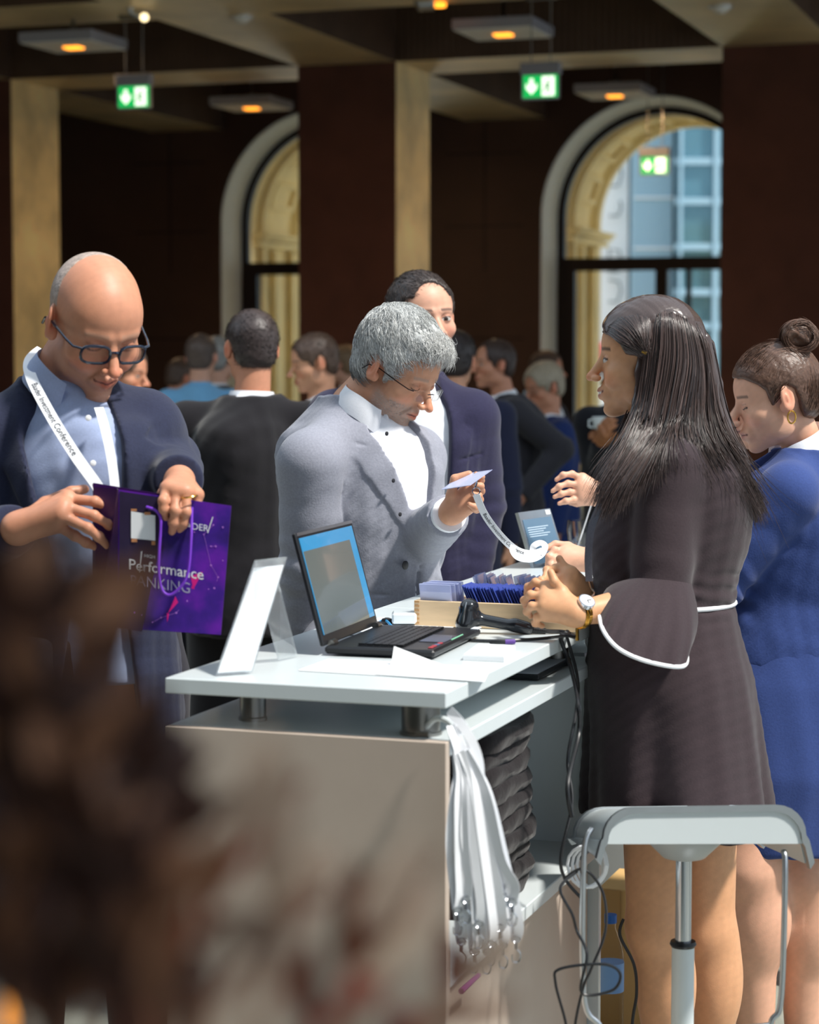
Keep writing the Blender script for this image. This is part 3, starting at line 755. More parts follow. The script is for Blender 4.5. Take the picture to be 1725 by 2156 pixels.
# ------------------------------------------------------------------ wooden trays with badges
def tray(u0, v0, lu_, lv_, hh, lb, M4):
    r = empty('wooden_tray', M4 @ Vector((u0, v0, HT)), lb, 'tray', 'birch trays of name badges'); t = .009; z0 = HT+.001
    for nm, c, d in (('front_wall', (u0+lu_/2, v0+t/2, z0+hh/2), (lu_, t, hh)), ('back_wall', (u0+lu_/2, v0+lv_-t/2, z0+hh/2), (lu_, t, hh)),
                     ('end_wall', (u0+t/2, v0+lv_/2, z0+hh/2), (t, lv_-2*t-.001, hh)), ('end_wall', (u0+lu_-t/2, v0+lv_/2, z0+hh/2), (t, lv_-2*t-.001, hh)),
                     ('tray_floor', (u0+lu_/2, v0+lv_/2, z0+.003), (lu_-2*t-.001, lv_-2*t-.001, .005))):
        m = MB(); m.box(c, d, M4, bev=.001); m.build(nm, M['wood'], r)
    m = MB()
    for k in range(6): m.box((u0+.006, v0-.0004, z0+.006+k*hh/6), (.010, .0012, hh/13), M4)
    m.build('finger_joint', mat('wood_endgrain', C('b98f60'), .6), r)
    return r
c0 = G(872, 1318, HT); TM = BM(c0.x, c0.y)
tray(0, 0, .336, .109, .051, 'long birch tray with blue badges behind the scanner', TM)
tray(.074, .135, .288, .109, .051, 'birch tray of clear badge sleeves farther along the counter', TM)
slv = mat('clear_badge_sleeve', C('c4cdf2'), .15, alpha=.55, vary=.05); slb = mat('blue_badge_sleeve', C('4458b0'), .22, alpha=.9, vary=.15, vscale=40)
cardw = mat('badge_card', C('eef0fb'), .6)
def badge(proto, loc, rz, tilt, lb, grp):
    if proto[0] is None:
        r = bpy.data.objects.new('name_badge', None); COL.objects.link(r); ROOTLOC[r] = Vector((0, 0, 0)); tag(r, lb, 'badge', grp)
        m = MB(); m.box((0, 0, .040), (.068, .0016, .079), bev=.0004); m.build('sleeve', proto[1], r, world=False)
        m = MB(); m.box((0, 0, .034), (.063, .0006, .058)); m.build('card', proto[2], r, world=False)
        proto[0] = r; kids = list(r.children)
    else:
        r = proto[0].copy(); COL.objects.link(r); r['label'] = lb
        for ch in list(proto[0].children):
            c = ch.copy(); COL.objects.link(c); c.parent = r
    r.location = loc; r.rotation_euler = (tilt, 0, rz); return r
random.seed(4)
pr = [None, slv, cardw]; g1 = 'clear name badges in the near tray'
for i in range(12):
    p = TM @ Vector((.046+random.uniform(-.002, .002), .018+i*.0062, HT+.008)); badge(pr, p, -TH+random.uniform(-.12, .12), R_(14+random.uniform(-4, 4)), 'clear white name badge upright in the left end of the near wooden tray', g1)
pr2 = [None, slb, mat('dark_badge_card', C('2c3470'), .5)]
for i in range(34):
    q, e = divmod(i, 17)
    p = TM @ Vector((.124+e*.0058+q*.102, .052+random.uniform(-.003, .003), HT+.010)); badge(pr2, p, PI/2-TH+random.uniform(-.02, .02), R_(-24+random.uniform(-2, 2)), 'dark blue name badge upright in the near wooden tray behind the scanner', 'blue name badges in the near tray')
pr3 = [None, slv, cardw]
for i in range(40):
    p = TM @ Vector((.092+i*.0063, .189+random.uniform(-.006, .006), HT+.012)); badge(pr3, p, PI/2-TH+random.uniform(-.15, .15), R_(-16+random.uniform(-7, 7)), 'clear name badge upright in the farther wooden tray', 'clear name badges in the farther tray')
# small white charger box with black plug left of the tray
c = G(862, 1320, HT); r = empty('adapter_box', c, 'small white box by the left end of the near wooden tray', 'box'); m = MB(); m.box((c.x-.01, c.y+.03, HT+.016), (.05, .05, .022), bev=.004); m.build('box_body', M['white_lam'], r)
m = MB(); m.lathe([(.010, 0), (.012, .006), (.010, .012), (.004, .014)], c=(c.x-.045, c.y+.03, HT+.001), n=16); m.build('knob', M['black_pl'], r, smooth=True)
pc = catmull([G(795, 1312, HT+.004), G(812, 1306, HT+.010), G(832, 1328, HT+.004)], 8); m = MB(); m.tube(pc, .0025, 8)
tag(m.build('blue_cable', mat('blue_cable', C('2a8ac0'), .4), smooth=True), 'short blue cable end on the counter behind the laptop', 'cable')

# ------------------------------------------------------------------ hand scanner
s0 = G(985, 1334, HT); ysc = s0.y
sc_ = empty('barcode_scanner', s0, 'black handheld barcode scanner lying on the counter before the tray', 'scanner')
Fd = Field([s0.x-.045, s0.y-.05, HT-.003], [s0.x+.16, s0.y+.06, HT+.08], .0016)
hc = P(985, 1298, ysc)
Fd.op(rc(P(987, 1281, ysc), P(980, 1312, ysc), .0165, .020, flat=((0, 1, 0), .74)), .0)
Fd.op(ell(P(990, 1275, ysc), (.015, .018, .012)), .012)
hA = P(1000, 1302, ysc); hB = P(1108, 1322, ysc-.01)
Fd.op(rc(hA, hB, .0118, .011, flat=((0, 1, 0), .8)), .018)
Fd.op(rc(P(1085, 1316, ysc-.01), P(1112, 1324, ysc-.01), .0136, .0118), .006)
V, Q4 = Fd.mesh(); V[:, 2] = np.maximum(V[:, 2], HT+.0005); mkobj('scanner_body', V, Q4, M['black_gloss'], sc_)
m = MB(); wc = P(968, 1300, ysc); m.box((0, 0, 0), (.003, .03, .04), Matrix.Translation(wc), bev=.001); m.build('scan_window', mat('scan_window', C('2a3c50'), .05, coat=.6), sc_)
m = MB(); tp = catmull([P(983, 1268, ysc-.016), P(978, 1290, ysc-.025), P(975, 1318, ysc-.024)], 5); m.tube(tp, .0016, 6); m.build('trim_line', M['alu'], sc_, smooth=True)
cp = [P(1112, 1325, ysc-.01), P(1150, 1329, ysc-.01), P(1190, 1331, ysc-.01), G(1214, 1342, HT+.006), D_(.004, .80, 1.026), D_(.03, .79, .96), PK(1218, 1480, 4.62), PK(1219, 1545, 4.62), PK(1196, 1650, 4.5), PK(1204, 1720, 4.5)]
m = MB(); m.tube(catmull(cp, 8), .0042, 8); m.build('cable', M['black_pl'], sc_, smooth=True)
m = MB()
for k in range(10): 
    p = P(1112, 1325, ysc-.01).lerp(P(1150, 1329, ysc-.01), k/10); m.tube([p, p+Vector((.003, 0, -.0004))], .0075-.0002*k, 10)
m.build('cable_sleeve', M['black_pl'], sc_, smooth=True)
# mouse cable / second cable over the edge
cp = [G(905, 1337, HT+.003), G(1010, 1349, HT+.004), G(1120, 1346, HT+.004), G(1195, 1338, HT+.008), D_(.006, .84, 1.026), D_(.035, .83, .93), PK(1213, 1500, 4.65), PK(1196, 1600, 4.6), PK(1205, 1690, 4.55), PK(1182, 1800, 4.5), PK(1190, 1850, 4.5), PK(1228, 1895, 4.5)]
m = MB(); m.tube(catmull(cp, 8), .0032, 7); tag(m.build('laptop_cable', M['black_pl'], smooth=True), 'thin black cable crossing the counter and falling over its right edge', 'cable')
# loops of cable near the floor
cp = [PK(1215, 1835, 4.35), PK(1180, 1870, 4.3), PK(1205, 1925, 4.25), PK(1215, 1960, 4.25), PK(1236, 2010, 4.2), PK(1225, 2090, 4.2), PK(1290, 2085, 4.2), PK(1306, 2050, 4.2), PK(1270, 2030, 4.2), PK(1180, 2040, 4.2), PK(1170, 2070, 4.2), PK(1192, 2156, 4.2), PK(1200, 2230, 4.2)]
m = MB(); m.tube(catmull(cp, 8), .0026, 7); tag(m.build('looping_cable', M['black_pl'], smooth=True), 'thin black cable looping beside the stool legs, lowest loop nearly level', 'cable')
cp = [PK(1188, 1850, 4.4), PK(1230, 1830, 4.35), PK(1270, 1880, 4.35), PK(1275, 1960, 4.32), PK(1245, 2040, 4.3), PK(1228, 2080, 4.3), PK(1210, 2170, 4.3), PK(1215, 2250, 4.3)]
m = MB(); m.tube(catmull(cp, 8), .0026, 7); tag(m.build('hanging_cable', M['black_pl'], smooth=True), 'thin black cable hanging in a wide arc left of the stool post', 'cable')
cp = [PK(1313, 1935, 4.9), PK(1306, 1970, 4.9), PK(1335, 2030, 4.9), PK(1341, 2090, 4.9), PK(1332, 2156, 4.9), PK(1336, 2240, 4.9)]
m = MB(); m.tube(catmull(cp, 8), .0032, 7); tag(m.build('dark_cable', M['black_pl'], smooth=True), 'dark cable hanging before the cardboard box', 'cable')
# cardboard box and parcel on the floor beyond
c = P(1325, 2040, 5.35); r = empty('cardboard_box', (c.x, c.y, 0), 'tan cardboard box standing behind the counter end panel', 'box')
m = MB(); m.box((0, 0, .17), (.13, .22, .34), BM(c.x+.01, c.y, .0), bev=.003); m.build('carton', mat('cardboard', C('d0aa70'), .8, vary=.06, vscale=8), r)
m = MB(); m.box((-.02, -.112, .17), (.045, .003, .34), BM(c.x, c.y, 0)); m.build('tape', mat('tape', C('a88450'), .35), r)
c = P(1312, 1985, 5.15); r = empty('water_bottle', (c.x-.03, c.y, 0), 'clear plastic bottle with blue label beside the cardboard box', 'bottle')
m = MB(); m.lathe([(.03, 0), (.033, .01), (.033, .2), (.028, .23), (.013, .27), (.013, .29)], c=(c.x-.03, c.y, 0), n=20); m.build('bottle_body', M['lens'], r, smooth=True)
m = MB(); m.lathe([(.0335, .12), (.0335, .19)], c=(c.x-.03, c.y, 0), n=20); m.build('label', mat('blue_label', C('7aa4d8'), .4), r, smooth=True)
m = MB(); m.lathe([(.015, .285), (.015, .305), (.001, .306)], c=(c.x-.03, c.y, 0), n=16); m.build('cap', mat('blue_cap', C('2060b0'), .4), r, smooth=True)

# ------------------------------------------------------------------ second laptop (tablet style), glass
Yt = 5.54
tl, tr, br, bl = P(1088, 1080, Yt), P(1155, 1071, Yt+.12), P(1190, 1186, Yt+.12), P(1121, 1196, Yt)
r = empty('tablet_computer', bl, 'silver tablet computer with grey blue screen at the far end of the counter', 'tablet')
nq = (tr-tl).cross(bl-tl).normalized()
slab([bl, br, tr, tl], .010).build('casing', M['alu'], r)
sg = -1 if nq.y > 0 else 1
s4 = inset([bl, br, tr, tl], .06, .94, .06, .86)
slab(s4, .001, sg*.0058).build('display', mat('tablet_display', C('4a6074'), .15, emit=C('6c8ca4'), estr=.35, vary=.1, vscale=9), r)
slab(inset([bl, br, tr, tl], .82, .96, .90, .98), .001, sg*.0058).build('sticker', M['paper'], r)
def ibox(mb, Qs, a, b, c, d): mb.add(slab(inset(Qs, a, b, c, d), .0006, sg*.0066).v, [(0, 1, 2, 3), (7, 6, 5, 4), (0, 4, 5, 1), (1, 5, 6, 2), (2, 6, 7, 3), (3, 7, 4, 0)])
m = MB()
for k in range(5): ibox(m, s4, .08, .8-.1*(k % 3), .8-k*.05, .815-k*.05)
m.build('screen_text', mat('tablet_text', C('c0d0dc'), .4, emit=C('a0b8c8'), estr=.3), r)
bc = bl.lerp(br, .5); m = MB(); m.box((.0, .09, 0), (.11, .16, .012), Matrix.Translation((bc.x+.05, bc.y-.05, HT+.0075)), bev=.003); m.build('keyboard_base', M['alu'], r)
c = G(1222, 1163, HT); r = empty('water_glass', c, 'clear drinking glass with straw beside the tablet', 'glass')
m = MB(); m.lathe([(.02, .001), (.024, .006), (.034, .03), (.038, .06), (.036, .088), (.0345, .088), (.036, .06), (.032, .03), (.022, .009), (.001, .007)], c=c, n=28); m.build('bowl', M['glass'], r, smooth=True)
m = MB(); m.cyl(c+Vector((-.008, 0, .012)), c+Vector((.030, .005, .13)), .0018, 8); m.build('straw', M['paper'], r, smooth=True)

# ------------------------------------------------------------------ folded black garments on the shelf
blk = fabric('1a1416', .85, 120, .6, .2); random.seed(9)
garm = ['topmost', 'second from top', 'third from top', 'fourth from top', 'fifth from top', 'fifth from bottom', 'fourth from bottom', 'third from bottom', 'second from bottom', 'lowest']
z = .4805; hs = .0385
for i in range(10):
    N = 26; w_, d_ = .44+random.uniform(-.02, .01), .40+random.uniform(-.02, .02); uo = -.255+random.uniform(-.012, .012); sd = random.random()*20
    vs = []; fs = []
    lay = [(-.46, .93), (-.5, .985), (-.3, 1.0), (0, 1.015), (.3, 1.0), (.5, .97), (.46, .9)]
    for li, (tz, sc1) in enumerate(lay):
        for k in range(4*N):
            q, e = divmod(k, N); t = e/N*2-1
            x, y = [(t, -1), (1, t), (-t, 1), (-1, -t)][q]
            rr = (abs(x)**6+abs(y)**6)**(1/6); x /= rr; y /= rr
            wv = 1+.010*math.sin(k*.35+sd+li*1.1)+.005*math.sin(k*1.1+sd*2-li)
            zz = tz*hs*(1-.04)+.005*math.sin(k*.33+sd)*(.5+tz)
            vs.append((uo+x*w_/2*sc1*wv, .60+y*d_/2*sc1*wv, z+hs/2+max(zz, -.47*hs)))
    n = 4*N
    for li in range(len(lay)-1):
        for k in range(n): fs.append((li*n+k, li*n+(k+1) % n, (li+1)*n+(k+1) % n, (li+1)*n+k))
    fs.append(tuple(range(n))[::-1]); fs.append(tuple((len(lay)-1)*n+k for k in range(n)))
    m = MB(); m.add(vs, fs, DM)
    tag(m.build('folded_garment', blk, smooth=True), 'folded black garment, %s of the stack in the counter shelf' % garm[9-i], 'garment', 'folded black garments in the counter shelf')
    z += hs*.985
# purple pen-like strip on shelf edge
a = P(985, 2128, 4.0); b = P(1062, 2062, 4.0)
m = MB(); m.tube([D_(.012, .06, .44), D_(.012, .17, .44)], [.005, .004], 8); r = tag(m.build('purple_marker', mat('magenta_plastic', C('8a2a80'), .4), smooth=True), 'purple marker clipped on the lower shelf edge', 'marker')

# ------------------------------------------------------------------ bundle of white lanyards on the counter corner
random.seed(21)
hk = D_(.012, .03, .955); hook = empty('cable_hook', hk, 'small white hook under the counter corner holding the lanyards', 'hook')
m = MB(); m.tube(catmull([D_(-.06, .05, .94), D_(-.03, .03, .965), D_(0, .02, .962), D_(.014, .02, .94), D_(.016, .02, .925)], 6), .005, 8); m.build('hook_arm', M['white_lam'], hook, smooth=True)
m = MB(); m.box((-.06, .05, .932), (.03, .03, .01), DM, bev=.002); m.build('mount', M['steel'], hook)
for i in range(15):
    f = i/14.0; yb = 3.925+.011*math.sin(i*2.3)+.004*(i % 4); sx_ = (f-.5)*2
    bot = 1900+60*math.sin(i*1.9)+45*(1-abs(sx_)); xb = 1020+sx_*62; xt = 992+sx_*34
    up = [PK(952+3*math.sin(i), 1528, 3.97), PK(968+sx_*8, 1578, yb+.02), PK(985+sx_*20, 1628, yb+.01)]
    if i == 3: up = [PK(946, 1495, 3.985), PK(976, 1530, yb+.02), PK(996, 1590, yb+.01)]
    if i == 11: up = [PK(948, 1500, 3.985), PK(985, 1545, yb+.01), PK(1008, 1600, yb)]
    path = up+[PK(xt, 1672, yb), PK(xt+sx_*10, 1760, yb-.003), PK((xt+xb)/2+sx_*6, 1830, yb), PK(xb, bot-20, yb), PK(xb+5, bot+14, yb-.004), PK(xb+11, bot-18, yb-.008), PK((xt+xb)/2+9, 1810, yb-.008), PK(xt+8, 1690, yb-.007), PK(990+sx_*20, 1632, yb+.004), PK(972+sx_*8, 1582, yb+.014)]
    pts = catmull(path, 7); nr = [Vector((.5*math.sin(i*1.7+k*.02), -1, .05)) for k in range(len(pts))]
    r = empty('lanyard', PK(980, 1650, yb), 'white lanyard with black lettering hanging in the bundle from the counter corner', 'lanyard', 'white lanyards hanging from the counter corner')
    m = MB(); m.ribbon(pts, nr, .0150, .0008); m.build('strap', M['ribbon'], r, smooth=True)
    if i in (3, 6, 9, 11, 12):
        m = MB(); path_text(m, 'Baader Investment Conference', .0125, pts[21:], nr[21:], .02+.03*(i % 3), off=.0014, flip=False); m.build('lettering', M['ink'], r)
    e = PK(xb+6, bot+18, yb-.006); m = MB()
    ring = [e+Vector((.007*math.cos(t*PI/5), 0, .006*math.sin(t*PI/5))) for t in range(10)]
    m.tube(ring, .0014, 6, closed=True); m.tube([e+Vector((0, 0, -.006)), e+Vector((0, -.001, -.016))], .0028, 8)
    hookp = catmull([e+Vector((0, 0, -.015)), e+Vector((.007, 0, -.024)), e+Vector((.004, 0, -.037)), e+Vector((-.005, 0, -.036)), e+Vector((-.006, 0, -.026))], 5); m.tube(hookp, .0014, 6)
    m.build('metal_clip', M['chrome'], r, smooth=True)
# papers and a dark folder on the top board under the countertop
c = D_(-.12, 1.02, .9275); r = empty('folder', c, 'dark flat folder lying on the counter lower level at right', 'folder')
m = MB(); m.box((-.14, .92, .936), (.2, .28, .012), DM, bev=.002); m.build('cover', M['black_pl'], r)
m = MB(); m.box((-.14, .92, .9425), (.19, .27, .001), DM); m.build('top_sheet', mat('grey_sheet', C('b8bcc6'), .5), r)
m = MB(); m.tube(catmull([D_(-.06, 1.4, .95), D_(-.02, 1.34, .955), D_(-.05, 1.28, .95)], 5), .018, 10); tag(m.build('cable_coil', M['alu'], smooth=True), 'grey coil of wrapped cable between the counter boards', 'cable')
r = empty('extension_lead', D_(.05, 1.1, .72), 'white tangled cable bundle behind the stool seat near the counter', 'cable')
m = MB()
for k in range(3):
    cc = PK(1236+k*6, 1822, 4.55+.02*k); m.tube([cc+Vector((.035*math.cos(t*PI/8)*(1-.1*k), .01*math.sin(t), .04*math.sin(t*PI/8))) for t in range(16)], .003, 7, closed=True)
m.build('cable_loops', M['ribbon'], r, smooth=True)

# ------------------------------------------------------------------ stools
def stool(proto, loc, rz, lb):
    if proto[0] is None:
        r = bpy.data.objects.new('bar_stool', None); COL.objects.link(r); ROOTLOC[r] = Vector((0, 0, 0)); tag(r, lb, 'stool', 'white and silver bar stools')
        Z = .80; w_ = .362
        def prof(off, n=6):   # side profile of bent seat rim in x,z
            pts = []; x = w_/2-off; R1 = .055
            pts.append((-x-.012, Z-.092)); pts.append((-x-.004, Z-.06))
            for t in range(n+1): a = PI-t*PI/2/n; pts.append((-x+R1+R1*math.cos(a)*1.0, Z-R1-off+R1*math.sin(a)))
            for t in range(n+1): a = PI/2-t*PI/2/n; pts.append((x-R1+R1*math.cos(a), Z-R1-off+R1*math.sin(a)))
            pts.append((x+.006, Z-.065)); pts.append((x+.016, Z-.105)); return pts
        for nm, ya, yb_, mt, th in (('front_rim', -.19, -.165, M['alu'], .012), ('rear_rim', .165, .19, M['alu'], .012), ('seat', -.166, .166, M['white_lam'], .004)):
            m = MB(); pa = prof(0 if 'rim' in nm else .004); pb = [(x*(1-.0), z-th) for x, z in pa]; n = len(pa)
            vs = [(x, ya, z) for x, z in pa]+[(x, yb_, z) for x, z in pa]+[(x*.96, ya, z-th) for x, z in pa]+[(x*.96, yb_, z-th) for x, z in pa]
            fs = []
            for i in range(n-1): fs += [(i, i+1, n+i+1, n+i), (2*n+i, 3*n+i, 3*n+i+1, 2*n+i+1), (i, 2*n+i, 2*n+i+1, i+1), (n+i, n+i+1, 3*n+i+1, 3*n+i)]
            fs += [(0, n, 3*n, 2*n), (n-1, 3*n-1, 4*n-1, 2*n-1)]
            m.add(vs, fs); m.build(nm, mt, r, smooth=True, world=False)
        for ya in (-.186, .178):
            m = MB(); m.prism([(x*.95, z-.006) for x, z in prof(.0)[1:-1]], ya, ya+.006); m.build('fascia_panel', M['white_lam'], r, world=False)
        m = MB(); m.box((0, 0, Z-.060), (w_-.06, .30, .008), bev=.003); m.build('underside_plate', M['alu'], r, world=False)
        m = MB(); m.lathe([(.075, Z-.093), (.07, Z-.105), (.05, Z-.125), (.04, Z-.135), (.022, Z-.14)], n=28); m.build('hub', mat('grey_casting', C('b4b8ba'), .4, .2), r, smooth=True, world=False)
        m = MB(); m.lathe([(.015, Z-.14), (.015, .50)], n=24); m.build('piston_rod', M['chrome'], r, smooth=True, world=False)
        m = MB(); m.lathe([(.001, .508), (.023, .506), (.025, .50), (.022, .495)], n=24); m.build('collar_ring', M['black_pl'], r, smooth=True, world=False)
        m = MB(); m.lathe([(.021, .495), (.0215, .02)], n=28); m.build('column', M['white_lam'], r, smooth=True, world=False)
        m = MB(); m.lathe([(.19, 0), (.19, .008), (.18, .014), (.03, .022), (.021, .03)], n=48); m.build('base_plate', M['alu'], r, smooth=True, world=False)
        m = MB(); p = [(-.20, -.175, Z-.04), (-.215, -.185, Z-.09), (-.215, -.19, .47), (-.19, -.19, .415), (-.15, -.19, .40), (.09, -.19, .40), (.125, -.19, .415), (.14, -.19, .46), (.145, -.185, Z-.12), (.145, -.17, Z-.088)]
        m.tube(catmull(p, 6), .0055, 10); m.build('footrest_loop', M['alu'], r, smooth=True, world=False)
        for ch in r.children:
            if ch.name.split('.')[0] in ('seat', 'front_rim', 'rear_rim', 'fascia_panel', 'underside_plate'):
                for v in ch.data.vertices:
                    if v.co.z > .6: v.co.z -= .21*(v.co.y+.19)*(1 if v.co.z > .72 else .6)
        proto[0] = r
    else:
        r = proto[0].copy(); COL.objects.link(r); r['label'] = lb
        for ch in list(proto[0].children): c = ch.copy(); COL.objects.link(c); c.parent = r
    r.location = loc; r.rotation_euler = (0, 0, rz); return r
sp = [None]
c = P(1470, 1740, 3.80); stool(sp, (c.x, c.y+.19, .052), R_(4), 'white and silver bar stool in front of the woman in the dark dress')
c = P(985, 1200, 7.1); stool(sp, (c.x-.02, c.y, .0), R_(20), 'grey bar stool mostly hidden behind the wooden trays')
# ================================================================== PEOPLE
def nv(*a): return Vector(a)
class HF:
    """head frame: X to the person's right, Y out of the face, Z up"""
    def __init__(s, c, az, pitch=0, roll=0, k=1.0):
        az, p, ro = R_(az), R_(pitch), R_(roll)
        f0 = nv(math.sin(az), -math.cos(az), 0); z0 = nv(0, 0, 1); x0 = f0.cross(z0)
        f = f0*math.cos(p)-z0*math.sin(p); z = z0*math.cos(p)+f0*math.sin(p)
        x = x0*math.cos(ro)+z*math.sin(ro); z = z*math.cos(ro)-x0*math.sin(ro)
        s.c = Vector(c); s.k = k; s.x, s.y, s.z = x, f, z
        s.R = [[x[i], f[i], z[i]] for i in range(3)]; s.Rn = np.array(s.R)
    def pt(s, x, y, z): return s.c+(s.x*x+s.y*y+s.z*z)*s.k
    def loc(s, V): return ((V-np.array(s.c))@s.Rn)/s.k
    def el(s, c, r): return ell(s.pt(*c), [q*s.k for q in r], s.R)
    def rc(s, a, b, ra, rb, **k): return rc(s.pt(*a), s.pt(*b), ra*s.k, rb*s.k, **k)
    def m4(s): return frame4(s.c, s.x*s.k, s.y*s.k, s.z*s.k)
def head_ops(F, h, o):
    fem = o.get('fem', 0); k = .014
    F.op(h.el((0, -.014, .035), (.075, .094, .083)), k)
    F.op(h.el((0, .034, .030), (.064, .054, .06)), .02)
    F.op(h.el((0, .040, -.022), (.058, .046, .062)), .02)
    F.op(h.el((0, .030, -.066), (.050-.004*fem, .050, .040)), .02)
    F.op(h.el((0, .070, -.098), (.021-.004*fem, .019, .015)), .022)
    for s in (-1, 1):
        F.op(h.el((s*.044, .050, -.026), (.022, .026, .020)), .02)
        F.op(h.el((s*.048, .010, -.062), (.012, .028, .028)), .02)
    if not fem:
        for s in (-1, 1): F.op(h.rc((s*.010, .084, .019), (s*.042, .070, .020), .009, .008), .012)
    for s in (-1, 1):   # sockets and eyes
        F.op(h.el((s*.031, .095, .003), (.017, .014, .011)), .012, 's')
        F.op(h.el((s*.031, .072, .001), (.0145, .0145, .0125)), .004)
    # nose
    nl = o.get('nose', 1.0)
    F.op(h.rc((0, .080, .012), (0, .100+.010*nl, -.026), .008, .0095), .010)
    F.op(h.el((0, .104+.011*nl, -.031), (.010, .010, .0085)), .006)
    for s in (-1, 1):
        F.op(h.el((s*.0125, .097+.006*nl, -.034), (.0075, .010, .007)), .005)
        F.op(h.el((s*.0065, .104+.006*nl, -.041), (.0035, .005, .004)), .003, 's')
    # mouth
    sm = o.get('smile', .3)
    F.op(h.el((0, .078, -.062), (.026, .018, .020)), .012)
    F.op(h.rc((-.020, .080, -.059+.004*sm), (0, .0945, -.0585), .0035, .0050), .005); F.op(h.rc((.020, .080, -.059+.004*sm), (0, .0945, -.0585), .0035, .0050), .005)
    F.op(h.rc((-.015, .082, -.068), (0, .0925, -.0705), .0040, .0058), .005); F.op(h.rc((.015, .082, -.068), (0, .0925, -.0705), .0040, .0058), .005)
    F.op(h.rc((-.022, .084, -.0625+.005*sm), (0, .1005, -.0645), .0012, .0016), .002, 's'); F.op(h.rc((.022, .084, -.0625+.005*sm), (0, .1005, -.0645), .0012, .0016), .002, 's')
    if sm > .5:
        for s in (-1, 1): F.op(h.el((s*.034, .068, -.040), (.014, .014, .013)), .012)
    # ears
    for s in (-1, 1):
        e = HF(h.pt(s*.077, -.008, -.004), 0, 0, 0, h.k); 
        a = R_(24)*s; ex = h.x*math.cos(a)*1+h.y*math.sin(a)*-1; ey = h.y*math.cos(a)+h.x*math.sin(a)
        Rm = [[ex[i], ey[i], h.z[i]] for i in range(3)]
        c = h.pt(s*.079, -.012, -.002)
        F.op(ell(c, (.0062*h.k, .0185*h.k, .031*h.k), Rm), .006)
        F.op(ell(h.pt(s*.074, .0, -.020), (.008*h.k, .010*h.k, .012*h.k), Rm), .008)
        F.op(ell(c+ex*(s*.0075*h.k)+h.z*.003*h.k, (.0058*h.k, .0115*h.k, .021*h.k), Rm), .004, 's')
        F.op(ell(c+ex*(s*.004*h.k)+ey*.004*h.k+h.z*.002*h.k, (.0035*h.k, .004*h.k, .010*h.k), Rm), .004)
    if o.get('bags', 0):
        for s in (-1, 1): F.op(h.rc((s*.018, .086, -.046), (s*.034, .074, -.070), .0022, .0018), .004, 's')
def head_paint(V, h, o, col):
    """skin and feature colours by place on the head; sockets, lid creases, mouth line darker"""
    L = h.loc(V); x, y, z = L[:, 0], L[:, 1], L[:, 2]; ax = np.abs(x)
    near = (ax < .1) & (y > -.13) & (y < .14) & (z > -.14) & (z < .15)
    def mix(mask, c, a=1.0):
        w_ = (np.clip(mask, 0, 1)*a*near)[:, None]; col[:] = col*(1-w_)+np.array(c[:3])*w_
    def g(cx, cy, cz, rx, ry, rz): return np.clip(1.6*(1-np.sqrt(((ax-cx)/rx)**2+((y-cy)/ry)**2+((z-cz)/rz)**2)), 0, 1)
    sk = np.array(o['skin'][:3])
    mix(g(.040, .075, -.035, .03, .04, .022), sk*np.array([1.08, .80, .78]), .55)
    mix(g(0, .115, -.03, .02, .03, .018), sk*np.array([1.08, .78, .76]), .6)
    mix(g(.08, -.01, -.004, .018, .03, .036), sk*np.array([1.1, .68, .62]), .6)
    mix(g(.031, .088, .006, .021, .02, .013), sk*np.array([.78, .62, .60]), .5)
    br = o.get('beard')
    if br is not None:
        n = .75+.25*np.sin(V[:, 0]*900)*np.sin(V[:, 2]*850+V[:, 1]*500)
        jaw = np.clip((-.036-.25*(y-.02)*(y < .05)-z)/.016, 0, 1)*np.clip((z+.125)/.02, 0, 1)*np.clip((y-.0)/.02, 0, 1)*(1-g(0, .095, -.064, .026, .03, .012))
        mix(jaw*n, br, o.get('bearda', .6))
    lc = o.get('lips', (sk[0]*.95, sk[1]*.5, sk[2]*.5))
    lm = np.clip(1.5*(1-np.sqrt((ax/.026)**2+((z+.0645-.10*sm_(o)*ax)/.0115)**2)), 0, 1)*(y > .082)
    mix(lm, lc, .8); mix(((np.abs(z+.0640-.17*sm_(o)*ax) < .0016) & (ax < .022) & (y > .08)).astype(float), (.10, .03, .03), .8)
    if o.get('teeth'): mix(((np.abs(z+.0645-.17*sm_(o)*ax) < .0022) & (ax < .017) & (y > .082)).astype(float), (.75, .7, .66), 1)
    bc = o.get('brow', (.05, .03, .02))
    bz = .0245-.10*np.clip(ax-.035, 0, 1)
    mix(np.clip(1.4*(1-np.abs(z-bz)/.0052), 0, 1)*((ax > .012) & (ax < .050) & (y > .05)), bc, o.get('browa', .8))
    # eyes
    ex, ey, ez = ax-.031, y-.072, z-.001; er = np.sqrt(ex**2+ey**2+ez**2)
    ball = (er < .0175) & (ey > .004)
    if o.get('eyes', 'open') == 'open':
        look = o.get('look', (0, 0))
        sx_ = x-np.sign(x)*.031-look[0]; sz2 = z-.001-look[1]
        opn = ball & (np.abs(ez) < .0052*np.sqrt(np.clip(1-(ex/.0135)**2, 0, 1)))
        mix(opn.astype(float), (.60, .56, .52), 1); ir = opn & (sx_**2+sz2**2 < .0056**2); mix(ir.astype(float), (.025, .015, .01), 1)
        lid = ball & (np.abs(ez-.0052*np.sqrt(np.clip(1-(ex/.0145)**2, 0, 1))) < .0018); mix(lid.astype(float), (.05, .025, .02), .9)
    else:
        lid = ball & (np.abs(ez+.0052*np.sqrt(np.clip(1-(ex/.0145)**2, 0, 1))) < .0018); mix(lid.astype(float), (.05, .025, .02), .9)
        mix((ball & (np.abs(ez-.006) < .0011)).astype(float), sk*.45, .5)
def sm_(o): return o.get('smile', .3)
